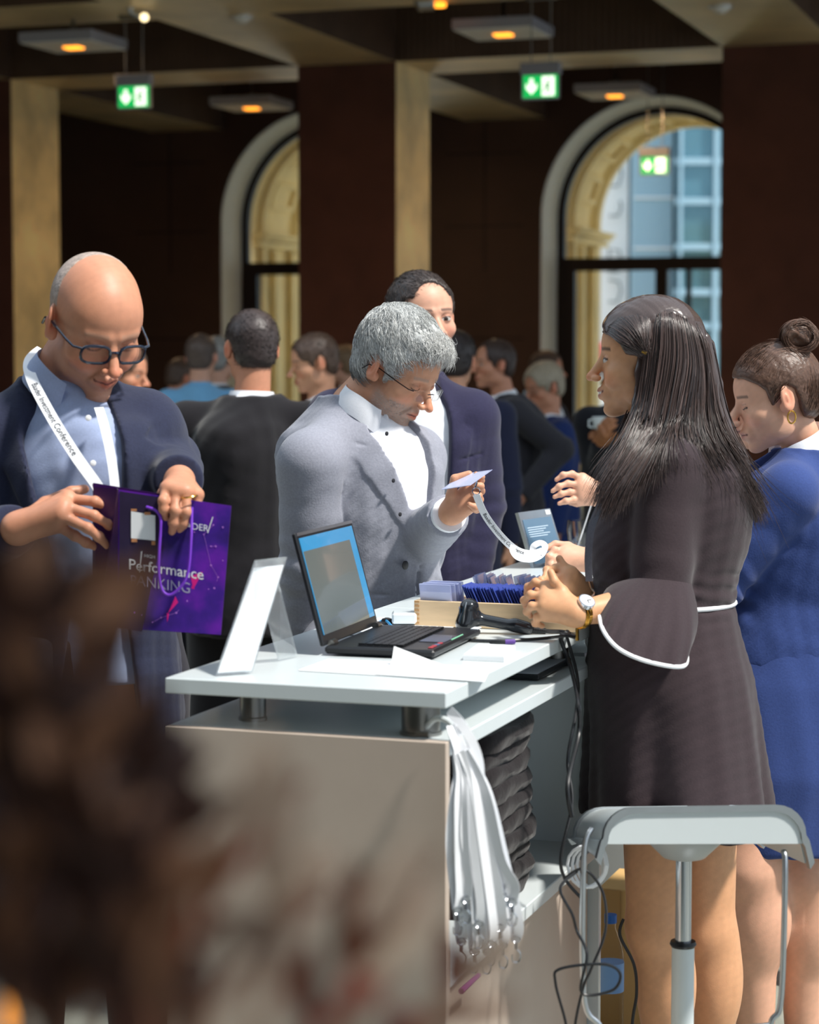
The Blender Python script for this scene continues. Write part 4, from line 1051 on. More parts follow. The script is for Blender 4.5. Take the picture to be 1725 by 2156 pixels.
def chain(F, pts, rs, k=.012, **kw):
    for i in range(len(pts)-1): F.op(rc(pts[i], pts[i+1], rs[i], rs[i+1], **kw), k)
def hand_ops(F, w_, fingers, thumb=None, r=.0088, palm=.0135, k=.010):
    """w_: wrist point; each finger a list of points starting at its knuckle"""
    w_ = Vector(w_)
    for f in fingers:
        kn = Vector(f[0]); F.op(rc(w_, kn, palm*1.15, palm*.88), .016)
    for f in fingers:
        f = [Vector(q) for q in f]; n = len(f)
        for i in range(n-1): F.op(rc(f[i], f[i+1], r*(1.12-.13*i), r*(1.12-.13*(i+1))), .0035)
        for q in f[1:-1]: F.op(ell(q, (r*1.06,)*3), .004)
    if thumb:
        t = [Vector(q) for q in thumb]; F.op(rc(w_, t[0], palm, r*1.35), .016); chain(F, t, [r*1.35, r*1.15, r*.95][:len(t)], .004)
def relaxed_hand(wr, d, n, k=1.0, curl=.5):
    """generic slightly curled hand: d = direction of the fingers, n = palm normal"""
    d = Vector(d).normalized(); n = Vector(n); n = (n-d*n.dot(d)).normalized(); s = d.cross(n)
    fs = []
    for i, (off, ln) in enumerate(((-.030, .072), (-.010, .080), (.010, .075), (.028, .060))):
        p = wr+d*(.088-.004*abs(i-1))*k+s*off*k; pts = [p]; a = .15
        for m_ in (.45, .32, .23):
            a += curl*.75; pts.append(pts[-1]+(d*math.cos(a)+n*math.sin(a))*ln*m_*k)
        fs.append(pts)
    t0 = wr+d*.035*k-s*.034*k+n*.01*k; th = [t0, t0+(d*.8-s*.35+n*.35)*.034*k, t0+(d*1.0-s*.15+n*.6)*.056*k]
    return fs, th
MALE = [(-.27, .190, .137, 0), (0, .188, .136, 0), (.25, .176, .128, .006), (.5, .190, .134, .006), (.72, .204, .128, 0), (.86, .186, .108, -.008), (.95, .125, .085, -.014), (1.04, .074, .070, -.014)]
FEM = [(-.25, .178, .125, 0), (-.05, .180, .128, 0), (.25, .138, .100, .0), (.5, .150, .118, .012), (.66, .165, .128, .014), (.8, .168, .105, 0), (.9, .145, .085, -.008), (.97, .085, .062, -.01), (1.04, .058, .056, -.01)]
def stations(P0, P1, az, prof, grow=0, kx=1, t0=None, t1=None):
    f = nv(math.sin(R_(az)), -math.cos(R_(az)), 0); out = []
    for (t, rx, ry, dy) in prof:
        if t0 is not None and t < t0: continue
        c = P0.lerp(P1, t); out.append((c.z, c.x+f.x*dy*kx, c.y+f.y*dy*kx, rx*kx+grow, ry*kx+grow))
    return out
def front_prism(P0, P1, az, poly, lo=-.02, hi=.5, back=False):
    """polygon in (lateral to the person's right, z) on the chest plane"""
    f = (math.sin(R_(az)), -math.cos(R_(az))); r = (-math.cos(R_(az)), -math.sin(R_(az)))
    sl = (P1-P0)/(P1.z-P0.z)
    def fn(X, Y, Z):
        cx = P0.x+(Z-P0.z)*sl.x; cy = P0.y+(Z-P0.z)*sl.y
        lx = (X-cx)*r[0]+(Y-cy)*r[1]; ly = (X-cx)*f[0]+(Y-cy)*f[1]
        return np.maximum(poly2(lx, Z+0*lx, poly), lo-ly if not back else ly-lo)
    zs = [p[1] for p in poly]; xm = max(abs(p[0]) for p in poly); m = max(xm, hi)
    c0 = P0.lerp(P1, (min(zs)-P0.z)/(P1.z-P0.z)); c1 = P0.lerp(P1, (max(zs)-P0.z)/(P1.z-P0.z))
    return fn, [min(c0.x, c1.x)-m, min(c0.y, c1.y)-m, min(zs)], [max(c0.x, c1.x)+m, max(c0.y, c1.y)+m, max(zs)]
def front_xy(P0, P1, az, V):
    f = np.array((math.sin(R_(az)), -math.cos(R_(az)))); r = np.array((-math.cos(R_(az)), -math.sin(R_(az))))
    sl = (P1-P0)/(P1.z-P0.z); cx = P0.x+(V[:, 2]-P0.z)*sl.x; cy = P0.y+(V[:, 2]-P0.z)*sl.y
    return (V[:, 0]-cx)*r[0]+(V[:, 1]-cy)*r[1], (V[:, 0]-cx)*f[0]+(V[:, 1]-cy)*f[1]
def folds(F, pts, rad, amp, freq, axis, seed=0):
    """cloth folds round a joint"""
    for p in pts:
        lo = [p[a]-rad for a in range(3)]; hi = [p[a]+rad for a in range(3)]
        def fn(X, Y, Z, p=p):
            r = np.sqrt((X-p[0])**2+(Y-p[1])**2+(Z-p[2])**2); w_ = np.clip(1-r/rad, 0, 1)**1.0
            ph = (X*axis[0]+Y*axis[1]+Z*axis[2])*freq+seed+1.6*vnoise(X, Y, Z, 14, seed)
            return amp*w_*np.sin(ph)
        F.disp(lo, hi, fn)
def strands(paths, r0, cols, name, parent, r1=None, jit=.15, mt=None):
    """paths (n,m,3) array -> one mesh of tapered three sided hairs"""
    Pn = np.asarray(paths, dtype=np.float64); n, m, _ = Pn.shape
    T = np.gradient(Pn, axis=1); T /= np.linalg.norm(T, axis=2, keepdims=True)+1e-9
    ref = np.array([.3, .5, .8]); U = np.cross(T, ref); U /= np.linalg.norm(U, axis=2, keepdims=True)+1e-9; Vv = np.cross(T, U)
    tt = np.linspace(0, 1, m); rad = r0*(1-.85*np.clip((tt-.55)/.45, 0, 1))*(.15+.85*np.clip(tt/.15, 0, 1))
    ang = [0, 2*PI/3, 4*PI/3]
    vs = np.stack([Pn+(U*math.cos(a)+Vv*math.sin(a))*rad[None, :, None] for a in ang], 2).reshape(-1, 3)
    idx = np.arange(n*m*3).reshape(n, m, 3); fs = []
    for k in range(3): fs.append(np.stack([idx[:, :-1, k], idx[:, :-1, (k+1) % 3], idx[:, 1:, (k+1) % 3], idx[:, 1:, k]], -1).reshape(-1, 4))
    cc = np.repeat(np.asarray(cols), m*3, axis=0) if np.ndim(cols) == 2 else np.tile(np.array(cols[:3]), (n*m*3, 1))
    return vs, np.concatenate(fs), cc
def merge(parts):
    V = []; Q = []; Cc = []; n = 0
    for v, q, c in parts: V.append(v); Q.append(np.asarray(q)+n); Cc.append(c); n += len(v)
    return np.concatenate(V), np.concatenate(Q), np.concatenate(Cc)
POLY_SHORT = [(.16, .22), (.16, .02), (.040, .016), (.036, -.022), (.018, -.024), (.012, .016), (-.012, .030), (-.032, .012), (-.036, -.050), (-.06, -.066), (-.16, -.066), (-.16, .22)]
def hair_cap(h, col, off=.008, face=(0, .112, -.012, .078, .080, .104), poly=POLY_SHORT, hh=.0028, noise=.0025, extra=None, colfn=None, nf=90):
    c = h.c; R0 = .16*h.k; F = Field([c[a]-R0 for a in range(3)], [c[a]+R0 for a in range(3)], hh)
    F.op(h.el((0, -.014, .035), (.075+off, .094+off, .083+off)), .0); F.op(h.el((0, -.050, -.020), (.060+off, .046+off, .055)), .02)
    F.op(h.el((0, .030, .036), (.064+off*.6, .052+off*.7, .058+off)), .02)
    if extra: extra(F, h)
    F.op(h.el(face[:3], face[3:]), .010, 's')
    ca = np.array(h.c)
    def fn(X, Y, Z):
        x, y, z = X-ca[0], Y-ca[1], Z-ca[2]
        ly = (x*h.y.x+y*h.y.y+z*h.y.z)/h.k; lz = (x*h.z.x+y*h.z.y+z*h.z.z)/h.k
        return poly2(ly, lz, poly)*h.k
    F.op((fn, list(ca-R0), list(ca+R0)), .006, 'i')
    F.disp(list(ca-R0), list(ca+R0), lambda X, Y, Z: noise*vnoise(X, Y, Z, nf, 3.1))
    V, Q = F.mesh(); cc = np.tile(np.array(col[:3], dtype=np.float64), (len(V), 1))
    if colfn is not None: cc = colfn(h.loc(V), cc)
    cc *= (1+.18*np.sin(V[:, 0:1]*1400+V[:, 2:3]*500)*np.sin(V[:, 1:2]*1100))
    return V, Q, np.clip(cc, 0, 1)
def short_strands(V, h, n, ln, flow, r0, col, colfn=None, seed=1, m=5, lift=.25, base_off=0, wavy=0):
    """short hairs lying over a cap"""
    rg = np.random.RandomState(seed); ix = rg.choice(len(V), n); Pn = V[ix].astype(np.float64); L = h.loc(Pn)
    cen = np.array(h.pt(0, -.01, .02)); N = Pn-cen; N /= np.linalg.norm(N, axis=1, keepdims=True)
    fl = flow(L, rg)@h.Rn.T; fl -= N*(fl*N).sum(1, keepdims=True); fl /= np.linalg.norm(fl, axis=1, keepdims=True)+1e-9
    l = ln*(.6+.8*rg.rand(n, 1)); out = []; side = np.cross(N, fl); ph = rg.rand(n, 1)*6
    for k in range(m):
        t = k/(m-1); out.append(Pn+N*(base_off+l*lift*t*(1-.5*t))+fl*l*t+side*l*wavy*np.sin(ph+t*4)-N*l*.35*t*t)
    paths = np.stack(out, 1); cc = np.tile(np.array(col[:3]), (n, 1))
    if colfn is not None: cc = colfn(L, cc)
    cc = cc*(1+.5*(rg.rand(n, 1)-.5))
    return strands(paths, r0, np.clip(cc, 0, 1), None, None)
def collar_mesh(c, axis, fwd, rb, rt, hgt, drop, th=.003, gap=14, fwd_drop=.03, wing=.028):
    """shirt collar: a folded band standing round the neck, open in front with two points"""
    axis = Vector(axis).normalized(); f = Vector(fwd); f = (f-axis*f.dot(axis)).normalized(); r = f.cross(axis)
    m = MB(); n = 44; rows = []
    for i in range(n+1):
        a = R_(gap)+(2*PI-2*R_(gap))*i/n; ca, sa = math.cos(a), math.sin(a)
        fr = max(0, ca)**2.5
        top = c+axis*(hgt-fwd_drop*fr*.6)+(f*ca+r*sa)*rt
        bot = c+axis*(-drop-wing*fr**1.2)+(f*ca*(rb+.012*fr)+r*sa*rb)*1.0
        inn = c+axis*(hgt-.012-fwd_drop*fr*.6)+(f*ca+r*sa)*(rt-th*1.5)
        inb = c+axis*(-drop-.01)+(f*ca+r*sa)*(rb-.012)
        mid = top.lerp(bot, .45)+(f*ca+r*sa)*.0035
        rows.append([inb, inn, top+Vector((0, 0, 0)), mid, bot, bot-(f*ca+r*sa)*th])
    k = len(rows[0]); vs = sum(rows, []); fs = []
    for i in range(n):
        for j in range(k-1): fs.append((i*k+j, i*k+j+1, (i+1)*k+j+1, (i+1)*k+j))
        fs.append((i*k+k-1, i*k, (i+1)*k, (i+1)*k+k-1))
    fs.append(tuple(range(k))); fs.append(tuple(n*k+j for j in range(k))[::-1]); m.add(vs, fs); return m
def glasses(h, parent, rim=.0016, col=None, lensw=.024, lensh=.017, rimless=False, sy=.096, temple_col=None, z0=-.004):
    col = col or M['black_gloss']; m = MB(); M4 = h.m4()
    m2 = MB()
    for s in (-1, 1):
        pts = []
        for i in range(20):
            a = 2*PI*i/20; ca, sa = math.cos(a), math.sin(a)
            pts.append((s*.033+lensw*abs(ca)**.6*(1 if ca > 0 else -1), sy-.22*abs(s*.033+lensw*ca)**1.35*2.0, z0+lensh*abs(sa)**.7*(1 if sa > 0 else -1)))
        W_ = [M4 @ Vector(p) for p in pts]
        if not rimless: m.tube(W_, rim*h.k, 6, closed=True)
        m2.add([w_+h.y*.0006 for w_ in W_]+[w_-h.y*.0006 for w_ in W_], [list(range(20)), list(range(20, 40))[::-1]]+[[i, (i+1) % 20, (i+1) % 20+20, i+20] for i in range(20)])
        hx = s*(.033+lensw+.003)
        m.tube([M4 @ Vector((s*(.033+lensw-.002), sy-.016, z0+.006)), M4 @ Vector((hx+s*.008, sy-.022, z0+.007)), M4 @ Vector((s*.074, .06, z0+.008)), M4 @ Vector((s*.081, .0, z0+.010)), M4 @ Vector((s*.083, -.022, z0+.004)), M4 @ Vector((s*.081, -.035, z0-.014))], rim*.9*h.k, 6)
    m.tube([M4 @ Vector((-.011, sy-.003, z0+.004)), M4 @ Vector((0, sy+.001, z0+.007)), M4 @ Vector((.011, sy-.003, z0+.004))], rim*h.k, 6)
    g = m.build('glasses', col, parent, smooth=True); m2.build('lens', M['lens'], g); return g
def person_root(P_, lb, grp=None):
    return empty('person', (P_.x, P_.y, 0), lb, 'person', grp)
def shoe_mesh(root, a, d, mt=None, k=1.0, heel=0):
    d = Vector((d[0], d[1], 0)).normalized(); F = Field([a.x-.3, a.y-.3, 0], [a.x+.3, a.y+.3, .16], .007)
    F.op(rc(Vector((a.x, a.y, .045))-d*.045, Vector((a.x, a.y, .03))+d*.15*k, .042*k, .034*k, flat=((0, 0, 1), 1.0)), .0)
    F.op(rc(Vector((a.x, a.y, .05)), Vector((a.x, a.y, .10)), .042*k, .044*k, cut=True), .02)
    V, Q = F.mesh(); V[:, 2] = np.maximum(V[:, 2], .0015); mkobj('shoe', V, Q, mt or M['shoe'], root)
def legs_pts(P0, az, stance=.10, k=1.0, kneef=.03):
    f = nv(math.sin(R_(az)), -math.cos(R_(az)), 0); r = nv(-math.cos(R_(az)), -math.sin(R_(az)), 0); o = []
    for s in (1, -1):
        hip = Vector((P0.x, P0.y, P0.z-.06))+r*s*.09; kn = Vector((P0.x, P0.y, P0.z*.53))+r*s*(.09+stance*.15)+f*kneef; an = Vector((P0.x, P0.y, .09))+r*s*(.09+stance*.3)-f*.01
        o.append((hip, kn, an))
    return o
def build_body(root, P0, P1, az, h, ho, arms, hands, skin, fem=0, kx=1.0, hz=.0045, fine=.0024, legs=None, legr=None, hf=None, nb=None, neckr=None):
    """one continuous surface: head, neck, trunk, arms, five-fingered hands, legs"""
    prof = FEM if fem else MALE
    pts = [P0, P1, h.c]+[q for a in arms for q in a]+[q for hd in hands for f in hd[1] for q in f]
    legs = legs or legs_pts(P0, az); pts += [q for l in legs for q in l]
    lo, hi = bb(pts, .19); lo[2] = .035; hi[2] = h.c.z+.15*h.k
    fz = [(2, h.c.z-.15*h.k, h.c.z+.15*h.k, fine)]
    for hd in hands:
        zz = [q[2] for f in hd[1] for q in f]+[hd[0][2]]; fz.append((2, min(zz)-.03, max(zz)+.03, fine))
    xs = [(0, h.c.x-.13, h.c.x+.13, fine)]; ys = [(1, h.c.y-.13, h.c.y+.13, fine)]
    for hd in hands:
        q = [q for f in hd[1] for q in f]+[hd[0]]; xs.append((0, min(v[0] for v in q)-.03, max(v[0] for v in q)+.03, fine)); ys.append((1, min(v[1] for v in q)-.03, max(v[1] for v in q)+.03, fine))
    F = Field(lo, hi, hz, fine=fz+xs+ys)
    F.op(loft(stations(P0, P1, az, prof[:-1], -.030, kx), az), .0)
    nr = neckr or ((.050, .060) if not fem else (.044, .050))
    F.op(rc(h.pt(0, -.028, -.055), (nb or P1+Vector((0, 0, .0))), nr[0]*h.k, nr[1]*h.k), .03)
    ar = (.048, .040, .034, .024) if not fem else (.042, .036, .031, .022)
    for (s, e, w_) in arms: F.op(rc(s, e, ar[0], ar[1]), .03); F.op(rc(e, e.lerp(w_, .35), ar[1]*.95, ar[2]*1.08), .02); F.op(rc(e.lerp(w_, .35), w_, ar[2]*1.08, ar[3]), .02)
    for hd in hands: hand_ops(F, *hd)
    lr = legr or (.078, .052, .050, .036)
    for (hip, kn, an) in legs:
        F.op(rc(hip, kn, lr[0], lr[1]), .03); d = (kn-hip).cross(nv(0, 0, 1))
        cf = kn.lerp(an, .3); back = nv(-math.sin(R_(az)), math.cos(R_(az)), 0)*.018
        F.op(rc(kn, an, lr[1]*.92, lr[3]), .03); F.op(ell(cf+back, (lr[2], lr[2], .12)), .03)
    head_ops(F, h, ho)
    V, Q = F.mesh(1); col = np.tile(np.array(skin[:3]), (len(V), 1))
    col *= 1+.05*vnoise(V[:, 0:1], V[:, 1:2], V[:, 2:3], 60, 2)
    head_paint(V, h, ho, col)
    if ho.get('bodypaint'): ho['bodypaint'](V, col)
    return mkobj('body', V, Q, M['skin'], root, cols=np.clip(col, 0, 1))
def build_jacket(root, P0, P1, az, arms, mt, opening=None, lapels=(), grooves=(), kx=1.0, hz=.0045, prof=None, slr=(.068, .060, .056, .046), cuff=.0, foldamp=.0045, grow=0, name='jacket', extra=None, tmin=-.3, cutz=None, shoulder=1, waveamp=.004, seed=0):
    prof = prof or MALE
    pts = [P0.lerp(P1, tmin), P1]+[q for a in arms for q in a]; lo, hi = bb(pts, .26); lo[2] = P0.lerp(P1, tmin).z-.01; hi[2] = P1.z+.09
    for a in arms: lo[2] = min(lo[2], a[2].z-.07)
    F = Field(lo, hi, hz); st = stations(P0, P1, az, prof, grow, kx)
    F.op(loft(st, az, 2.3), .0)
    F.disp(lo, hi, lambda X, Y, Z: waveamp*vnoise(X, Y, Z*.6, 17, seed)+waveamp*.5*vnoise(X, Y, Z, 45, seed+1))
    f = nv(math.sin(R_(az)), -math.cos(R_(az)), 0)
    for (off, poly) in lapels:
        fnL, lo2, hi2 = loft(stations(P0, P1, az, prof, grow+off, kx), az, 2.3); fp, l3, h3 = front_prism(P0, P1, az, poly, 0)
        F.op((lambda X, Y, Z, a=fnL, b=fp: np.maximum(a(X, Y, Z)+waveamp*vnoise(X, Y, Z*.6, 17, seed), b(X, Y, Z)), l3, h3), .0015)
    if opening: F.op(front_prism(P0, P1, az, opening, .0), .004, 's')
    nk = P1.lerp(P0, .07)
    for (s, e, w_) in arms:
        if shoulder: F.op(rc(nk+(s-nk)*.25, s, slr[0]*.80, slr[0]*.98), .035)
        F.op(rc(s, e, slr[0], slr[1]), .022); F.op(rc(e, e.lerp(w_, 1-cuff), slr[1]*.98, slr[3], cut=True), .018)
        ax_ = (e-s).normalized()
        folds(F, [e], .13, foldamp, 120, ax_, seed+1); folds(F, [s.lerp(e, .3)], .12, foldamp*.5, 80, ax_, seed+3); folds(F, [e.lerp(w_, .6)], .10, foldamp*.5, 130, (w_-e).normalized(), seed+2)
    for g in grooves:     # seams: (pts in (lx,z)), depth
        pg, dep, wd = g
        def fg(X, Y, Z):
            fr = (math.sin(R_(az)), -math.cos(R_(az))); rr = (-math.cos(R_(az)), -math.sin(R_(az))); sl = (P1-P0)/(P1.z-P0.z)
            cx = P0.x+(Z-P0.z)*sl.x; cy = P0.y+(Z-P0.z)*sl.y; lx = (X-cx)*rr[0]+(Y-cy)*rr[1]; ly = (X-cx)*fr[0]+(Y-cy)*fr[1]
            d = None
            for i in range(len(pg)-1):
                (a1, b1), (a2, b2) = pg[i], pg[i+1]; ex, ez = a2-a1, b2-b1; t = np.clip(((lx-a1)*ex+(Z-b1)*ez)/(ex*ex+ez*ez), 0, 1)
                q = (lx-a1-t*ex)**2+(Z-b1-t*ez)**2; d = q if d is None else np.minimum(d, q)
            return dep*np.exp(-d/wd**2)*(ly > 0)
        zz = [q[1] for q in pg]; F.disp([lo[0], lo[1], min(zz)-.02], [hi[0], hi[1], max(zz)+.02], fg)
    if extra: extra(F)
    V, Q = F.mesh(); return mkobj(name, V, Q, mt, root)
def build_trousers(root, P0, az, legs, mt, kx=1.0, hz=.008, r=(.105, .078, .066), top=.06, name='trousers'):
    pts = [q for l in legs for q in l]+[P0]; lo, hi = bb(pts, .2); lo[2] = .03; hi[2] = P0.z+top+.02
    F = Field(lo, hi, hz); c = P0
    F.op(loft([(P0.z-.12, c.x, c.y, .155*kx, .118*kx), (P0.z-.05, c.x, c.y, .180*kx, .132*kx), (P0.z+top, c.x, c.y, .176*kx, .130*kx)], az), .0)
    for (h_, k_, a_) in legs:
        b_ = a_+Vector((0, 0, -.045)); F.op(rc(h_, k_, r[0]*kx, r[1]*kx), .03); F.op(rc(k_, b_, r[1]*kx, r[2]*kx, cut=True), .02); folds(F, [a_+Vector((0, 0, .06))], .14, .005, 70, (0, 0, 1)); folds(F, [k_], .14, .004, 60, (.3, .2, 1))
    V, Q = F.mesh(); return mkobj(name, V, Q, mt, root)
def build_shirt(root, P0, P1, az, mt, kx=1.0, neck=None, nf=None, hz=.006, grow=-.010, rb=.066, rt=.058, ch=.034, gap=14, prof=None, arms=None, name='shirt', wing=.028):
    lo, hi = bb([P0, P1], .24); lo[2] = P0.z-.03; hi[2] = P1.z+.05; F = Field(lo, hi, hz)
    F.op(loft(stations(P0, P1, az, prof or MALE, grow, kx), az, 2.2), 0)
    F.disp(lo, hi, lambda X, Y, Z: .002*vnoise(X, Y, Z*.5, 22, 5)+.0012*np.sin(Z*30+X*70+3*vnoise(X, Y, Z, 20, 1)))
    V, Q = F.mesh(); o = mkobj(name, V, Q, mt, root)
    if neck is not None:
        cm = collar_mesh(neck, nf[0], nf[1], rb*kx, rt*kx, ch, .012, gap=gap, wing=wing); cm.build('shirt_collar', mt, o, smooth=True)
    return o
def button(mb, p, n, r=.0055):
    n = Vector(n).normalized(); u = n.orthogonal().normalized(); v = n.cross(u); mb.tube([p, p+n*.002, p+n*.0028], [r, r, r*.7], 12)
SKIN = {'ruddy': C('cb8e70'), 'pale': C('d8a48a'), 'tan': C('c98d5e'), 'warm': C('d29a7a'), 'brown': C('a56e4a')}
# ------------------------------------------------------------------ bald man with the gift bag
S_NAVY = fabric('2b2f45', .9, 240); Y0 = 4.10
h = HF(P(200, 682, Y0), 30, 30, 0, 1.08)
P1 = P(142, 815, Y0+.06); P0 = Vector((P(175, 1300, Y0+.1).x, Y0+.08, 1.06))
rt_ = person_root(P0, 'bald man in dark jacket and light blue shirt looking into the purple gift bag')
aR = (P(-28, 925, Y0+.05), P(-75, 1150, Y0-.02), P(38, 1112, 3.90)); aL = (P(300, 905, Y0+.06), P(352, 985, Y0+.14), P(378, 1012, 3.93))
def q3(l, Y): return [P(a, b, Y+(c if len(t) > 2 else 0)) for t in l for a, b, c in [(t+(0,))[:3]]]
hR = (aR[2], [q3([(142, 1050), (200, 1056, -.015), (228, 1068, -.01), (250, 1083, 0)], 3.90), q3([(135, 1066, -.012), (198, 1086, -.02), (230, 1105, -.01), (252, 1124, 0)], 3.88), q3([(128, 1085, -.012), (185, 1112, -.02), (208, 1130, -.01), (226, 1149, 0)], 3.87), q3([(118, 1103, -.01), (158, 1128, -.01), (182, 1142, 0), (204, 1153, .01)], 3.88)], q3([(95, 1060, .02), (150, 1036, .03), (178, 1030, .04)], 3.92), .0092, .019)
hL = (aL[2], [q3([(352, 1028, -.01), (344, 1055, -.035), (345, 1072, -.035), (350, 1090, -.025)], 3.84), q3([(370, 1035, -.02), (369, 1075, -.04), (365, 1100, -.035), (362, 1120, -.025)], 3.84), q3([(392, 1035, -.02), (392, 1078, -.035), (386, 1102, -.03), (378, 1122, -.02)], 3.84), q3([(414, 1042, -.01), (415, 1070, -.02), (406, 1088, -.02), (396, 1100, -.01)], 3.85)], q3([(345, 1040, .04), (352, 1065, .07), (358, 1085, .08)], 3.86), .0088, .016)
ho = dict(skin=SKIN['ruddy'], eyes='down', smile=.8, bags=1, brow=(.35, .26, .2), browa=.35, nose=1.2, beard=(.55, .45, .4), bearda=.18)
lg = legs_pts(P0, 10, .16)
build_body(rt_, P0, P1, 15, h, ho, [aR, aL], [hR, hL], SKIN['ruddy'], kx=1.06, legs=lg, nb=P(128, 822, Y0+.08), neckr=(.056, .066))
zt = P1.z
op = [(-.055, zt+.06), (-.075, zt-.10), (-.060, zt-.30), (-.085, .93), (.075, .93), (.035, zt-.42), (.085, zt-.18), (.105, zt-.03), (.085, zt+.06)]
lapR = [(.088, zt+.01), (.108, zt-.04), (.088, zt-.20), (.045, zt-.40), (.115, zt-.20), (.150, zt-.10), (.118, zt-.085), (.150, zt-.055)]
lapL = [(-.058, zt+.01), (-.070, zt-.06), (-.078, zt-.13), (-.062, zt-.32), (-.115, zt-.20), (-.150, zt-.11), (-.118, zt-.09), (-.145, zt-.06)]
build_jacket(rt_, P0, P1, 15, [aR, aL], S_NAVY, opening=op, lapels=[(.007, lapR), (.007, lapL)], kx=1.12, cuff=.06, slr=(.076, .066, .060, .046), seed=2)
S_BLUE = fabric('a4b2d4', .75, 300, .15, .05)
build_shirt(rt_, P0, P1, 15, S_BLUE, 1.08, neck=P(136, 812, Y0+.05), nf=(h.pt(0, -.02, -.02)-P1, nv(.45, -.9, -.3)), rb=.074, rt=.064, gap=20, ch=.045)
m = MB(); f15 = nv(math.sin(R_(15)), -math.cos(R_(15)), 0)
for (bx, by) in ((186, 880), (196, 975)): button(m, P(bx, by, 3.925), f15)
m.build('button', M['paper'], rt_, smooth=True)
build_trousers(rt_, P0, 10, lg, fabric('24222c', .9, 220), 1.12)
for l in lg: shoe_mesh(rt_, l[2], (.3, -1))
glasses(h, rt_, rim=.0026, lensw=.025, lensh=.0165, sy=.104, col=mat('dark_blue_acetate', C('1c2638'), .2, coat=.5))
V, Q, cc = hair_cap(h, (.42, .33, .28), off=.0012, face=(0, .07, .06, .095, .115, .115), noise=.0006)
mkobj('hair', V, Q, M['haircol'], rt_, cols=cc)
m = MB(); rp = P(399, 1046, 3.806); m.tube([rp+nv(.0135*math.cos(t*PI/10), .0135*math.sin(t*PI/10), .002*math.cos(t*PI/10)) for t in range(20)], .0018, 6, closed=True); m.build('ring', M['gold'], rt_, smooth=True)
# his lanyard
r = empty('lanyard', P(150, 1000, 3.9), 'white lanyard with black lettering round the bald man neck', 'lanyard')
Ly = Y0-.02
p1 = catmull([P(88, 735, Ly+.16), P(62, 760, Ly+.09), P(68, 800, Ly-.02), P(110, 880, Ly-.115), P(160, 960, Ly-.165), P(206, 1025, Ly-.178), P(222, 1062, Ly-.18)], 8)
p2 = catmull([P(208, 858, Ly-.09), P(222, 905, Ly-.14), P(236, 975, Ly-.165), P(242, 1040, Ly-.178), P(232, 1065, Ly-.18)], 8)
m = MB(); m.ribbon(p1, (.15, -1, .35), .021, .001); m.ribbon(p2, (.3, -1, .2), .017, .001); m.build('strap', M['ribbon'], r, smooth=True)
m = MB(); path_text(m, 'Baader Investment Conference', .0165, p1, (.15, -1, .35), .21, off=.0014); m.build('lettering', M['ink'], r)
# ------------------------------------------------------------------ gift bag
gb = empty('gift_bag', P(360, 1335, 3.82), 'purple glossy paper gift bag with pink network pattern held by the bald man', 'bag')
tl, tr_, br_, bl_ = P(250, 1031, 3.83), P(487, 1065, 3.80), P(465, 1336, 3.80), P(248, 1322, 3.83)
mtb = M['bag'] = mat('purple_bag_paper', C('4a1e8c'), .22, coat=.4)
nt = mtb.node_tree; N = nt.nodes; Lk = nt.links; b = N['Principled BSDF']; tc = [n for n in N if n.type == 'TEX_COORD'][0]
nz = N.new('ShaderNodeTexNoise'); nz.inputs['Scale'].default_value = 9; nz.inputs['Detail'].default_value = 4; Lk.new(tc.outputs['Object'], nz.inputs['Vector'])
cr = N.new('ShaderNodeValToRGB'); Lk.new(nz.outputs['Fac'], cr.inputs[0]); cr.color_ramp.elements[0].color = C('2a2358'); cr.color_ramp.elements[0].position = .35; cr.color_ramp.elements[1].color = C('8a2cc8'); cr.color_ramp.elements[1].position = .7
e = cr.color_ramp.elements.new(.5); e.color = C('482a92'); Lk.new(cr.outputs[0], b.inputs['Base Color'])
dv = nv(-.055, .07, 0); dk = mat('dark_purple_paper', C('3a1458'), .4)
nb_ = (tr_-tl).cross(bl_-tl).normalized()
if nb_.y > 0: nb_ = -nb_
def panel(Qs, nm, mt, t=.0012, par=None):
    global nq
    nq = (Qs[1]-Qs[0]).cross(Qs[3]-Qs[0]).normalized(); return slab(Qs, t).build(nm, mt, par or gb)
panel([bl_, br_, tr_, tl], 'front_panel', mtb)
panel([bl_+dv, br_+dv, tr_+dv+nv(0, 0, .004), tl+dv+nv(0, 0, .008)], 'rear_panel', dk)
ml_t = (tl+tl+dv)/2+nv(.02, 0, -.0); ml_b = (bl_+bl_+dv)/2+nv(-.012, -.0, .0)
panel([bl_, ml_b, ml_t, tl], 'gusset', dk); panel([ml_b, bl_+dv, tl+dv, ml_t], 'gusset', dk); panel([br_, br_+dv, tr_+dv, tr_], 'gusset', dk)
panel([bl_, br_, br_+dv, bl_+dv], 'bag_bottom', mtb)
bx = (tr_-tl).normalized(); bz = (tl-bl_).normalized(); FW = (tr_-tl).length; FH = (tl-bl_).length
def bp(px, py, off=.0018):     # point on the bag front given by its place in the photo
    d = ray(px, py); o_ = Vector((0, 0, CAMH)); t = (tl-o_).dot(nb_)/d.dot(nb_); return o_+d*t+nb_*off
m = MB()
m.add([bp(252, 1034), bp(338, 1047), bp(338, 1150, .0018), bp(300, 1330), bp(252, 1322)], [(0, 1, 2, 3, 4)]); m.build('dark_print_field', mat('bag_dark_print', C('332a44'), .3, vary=.15, vscale=25), gb)
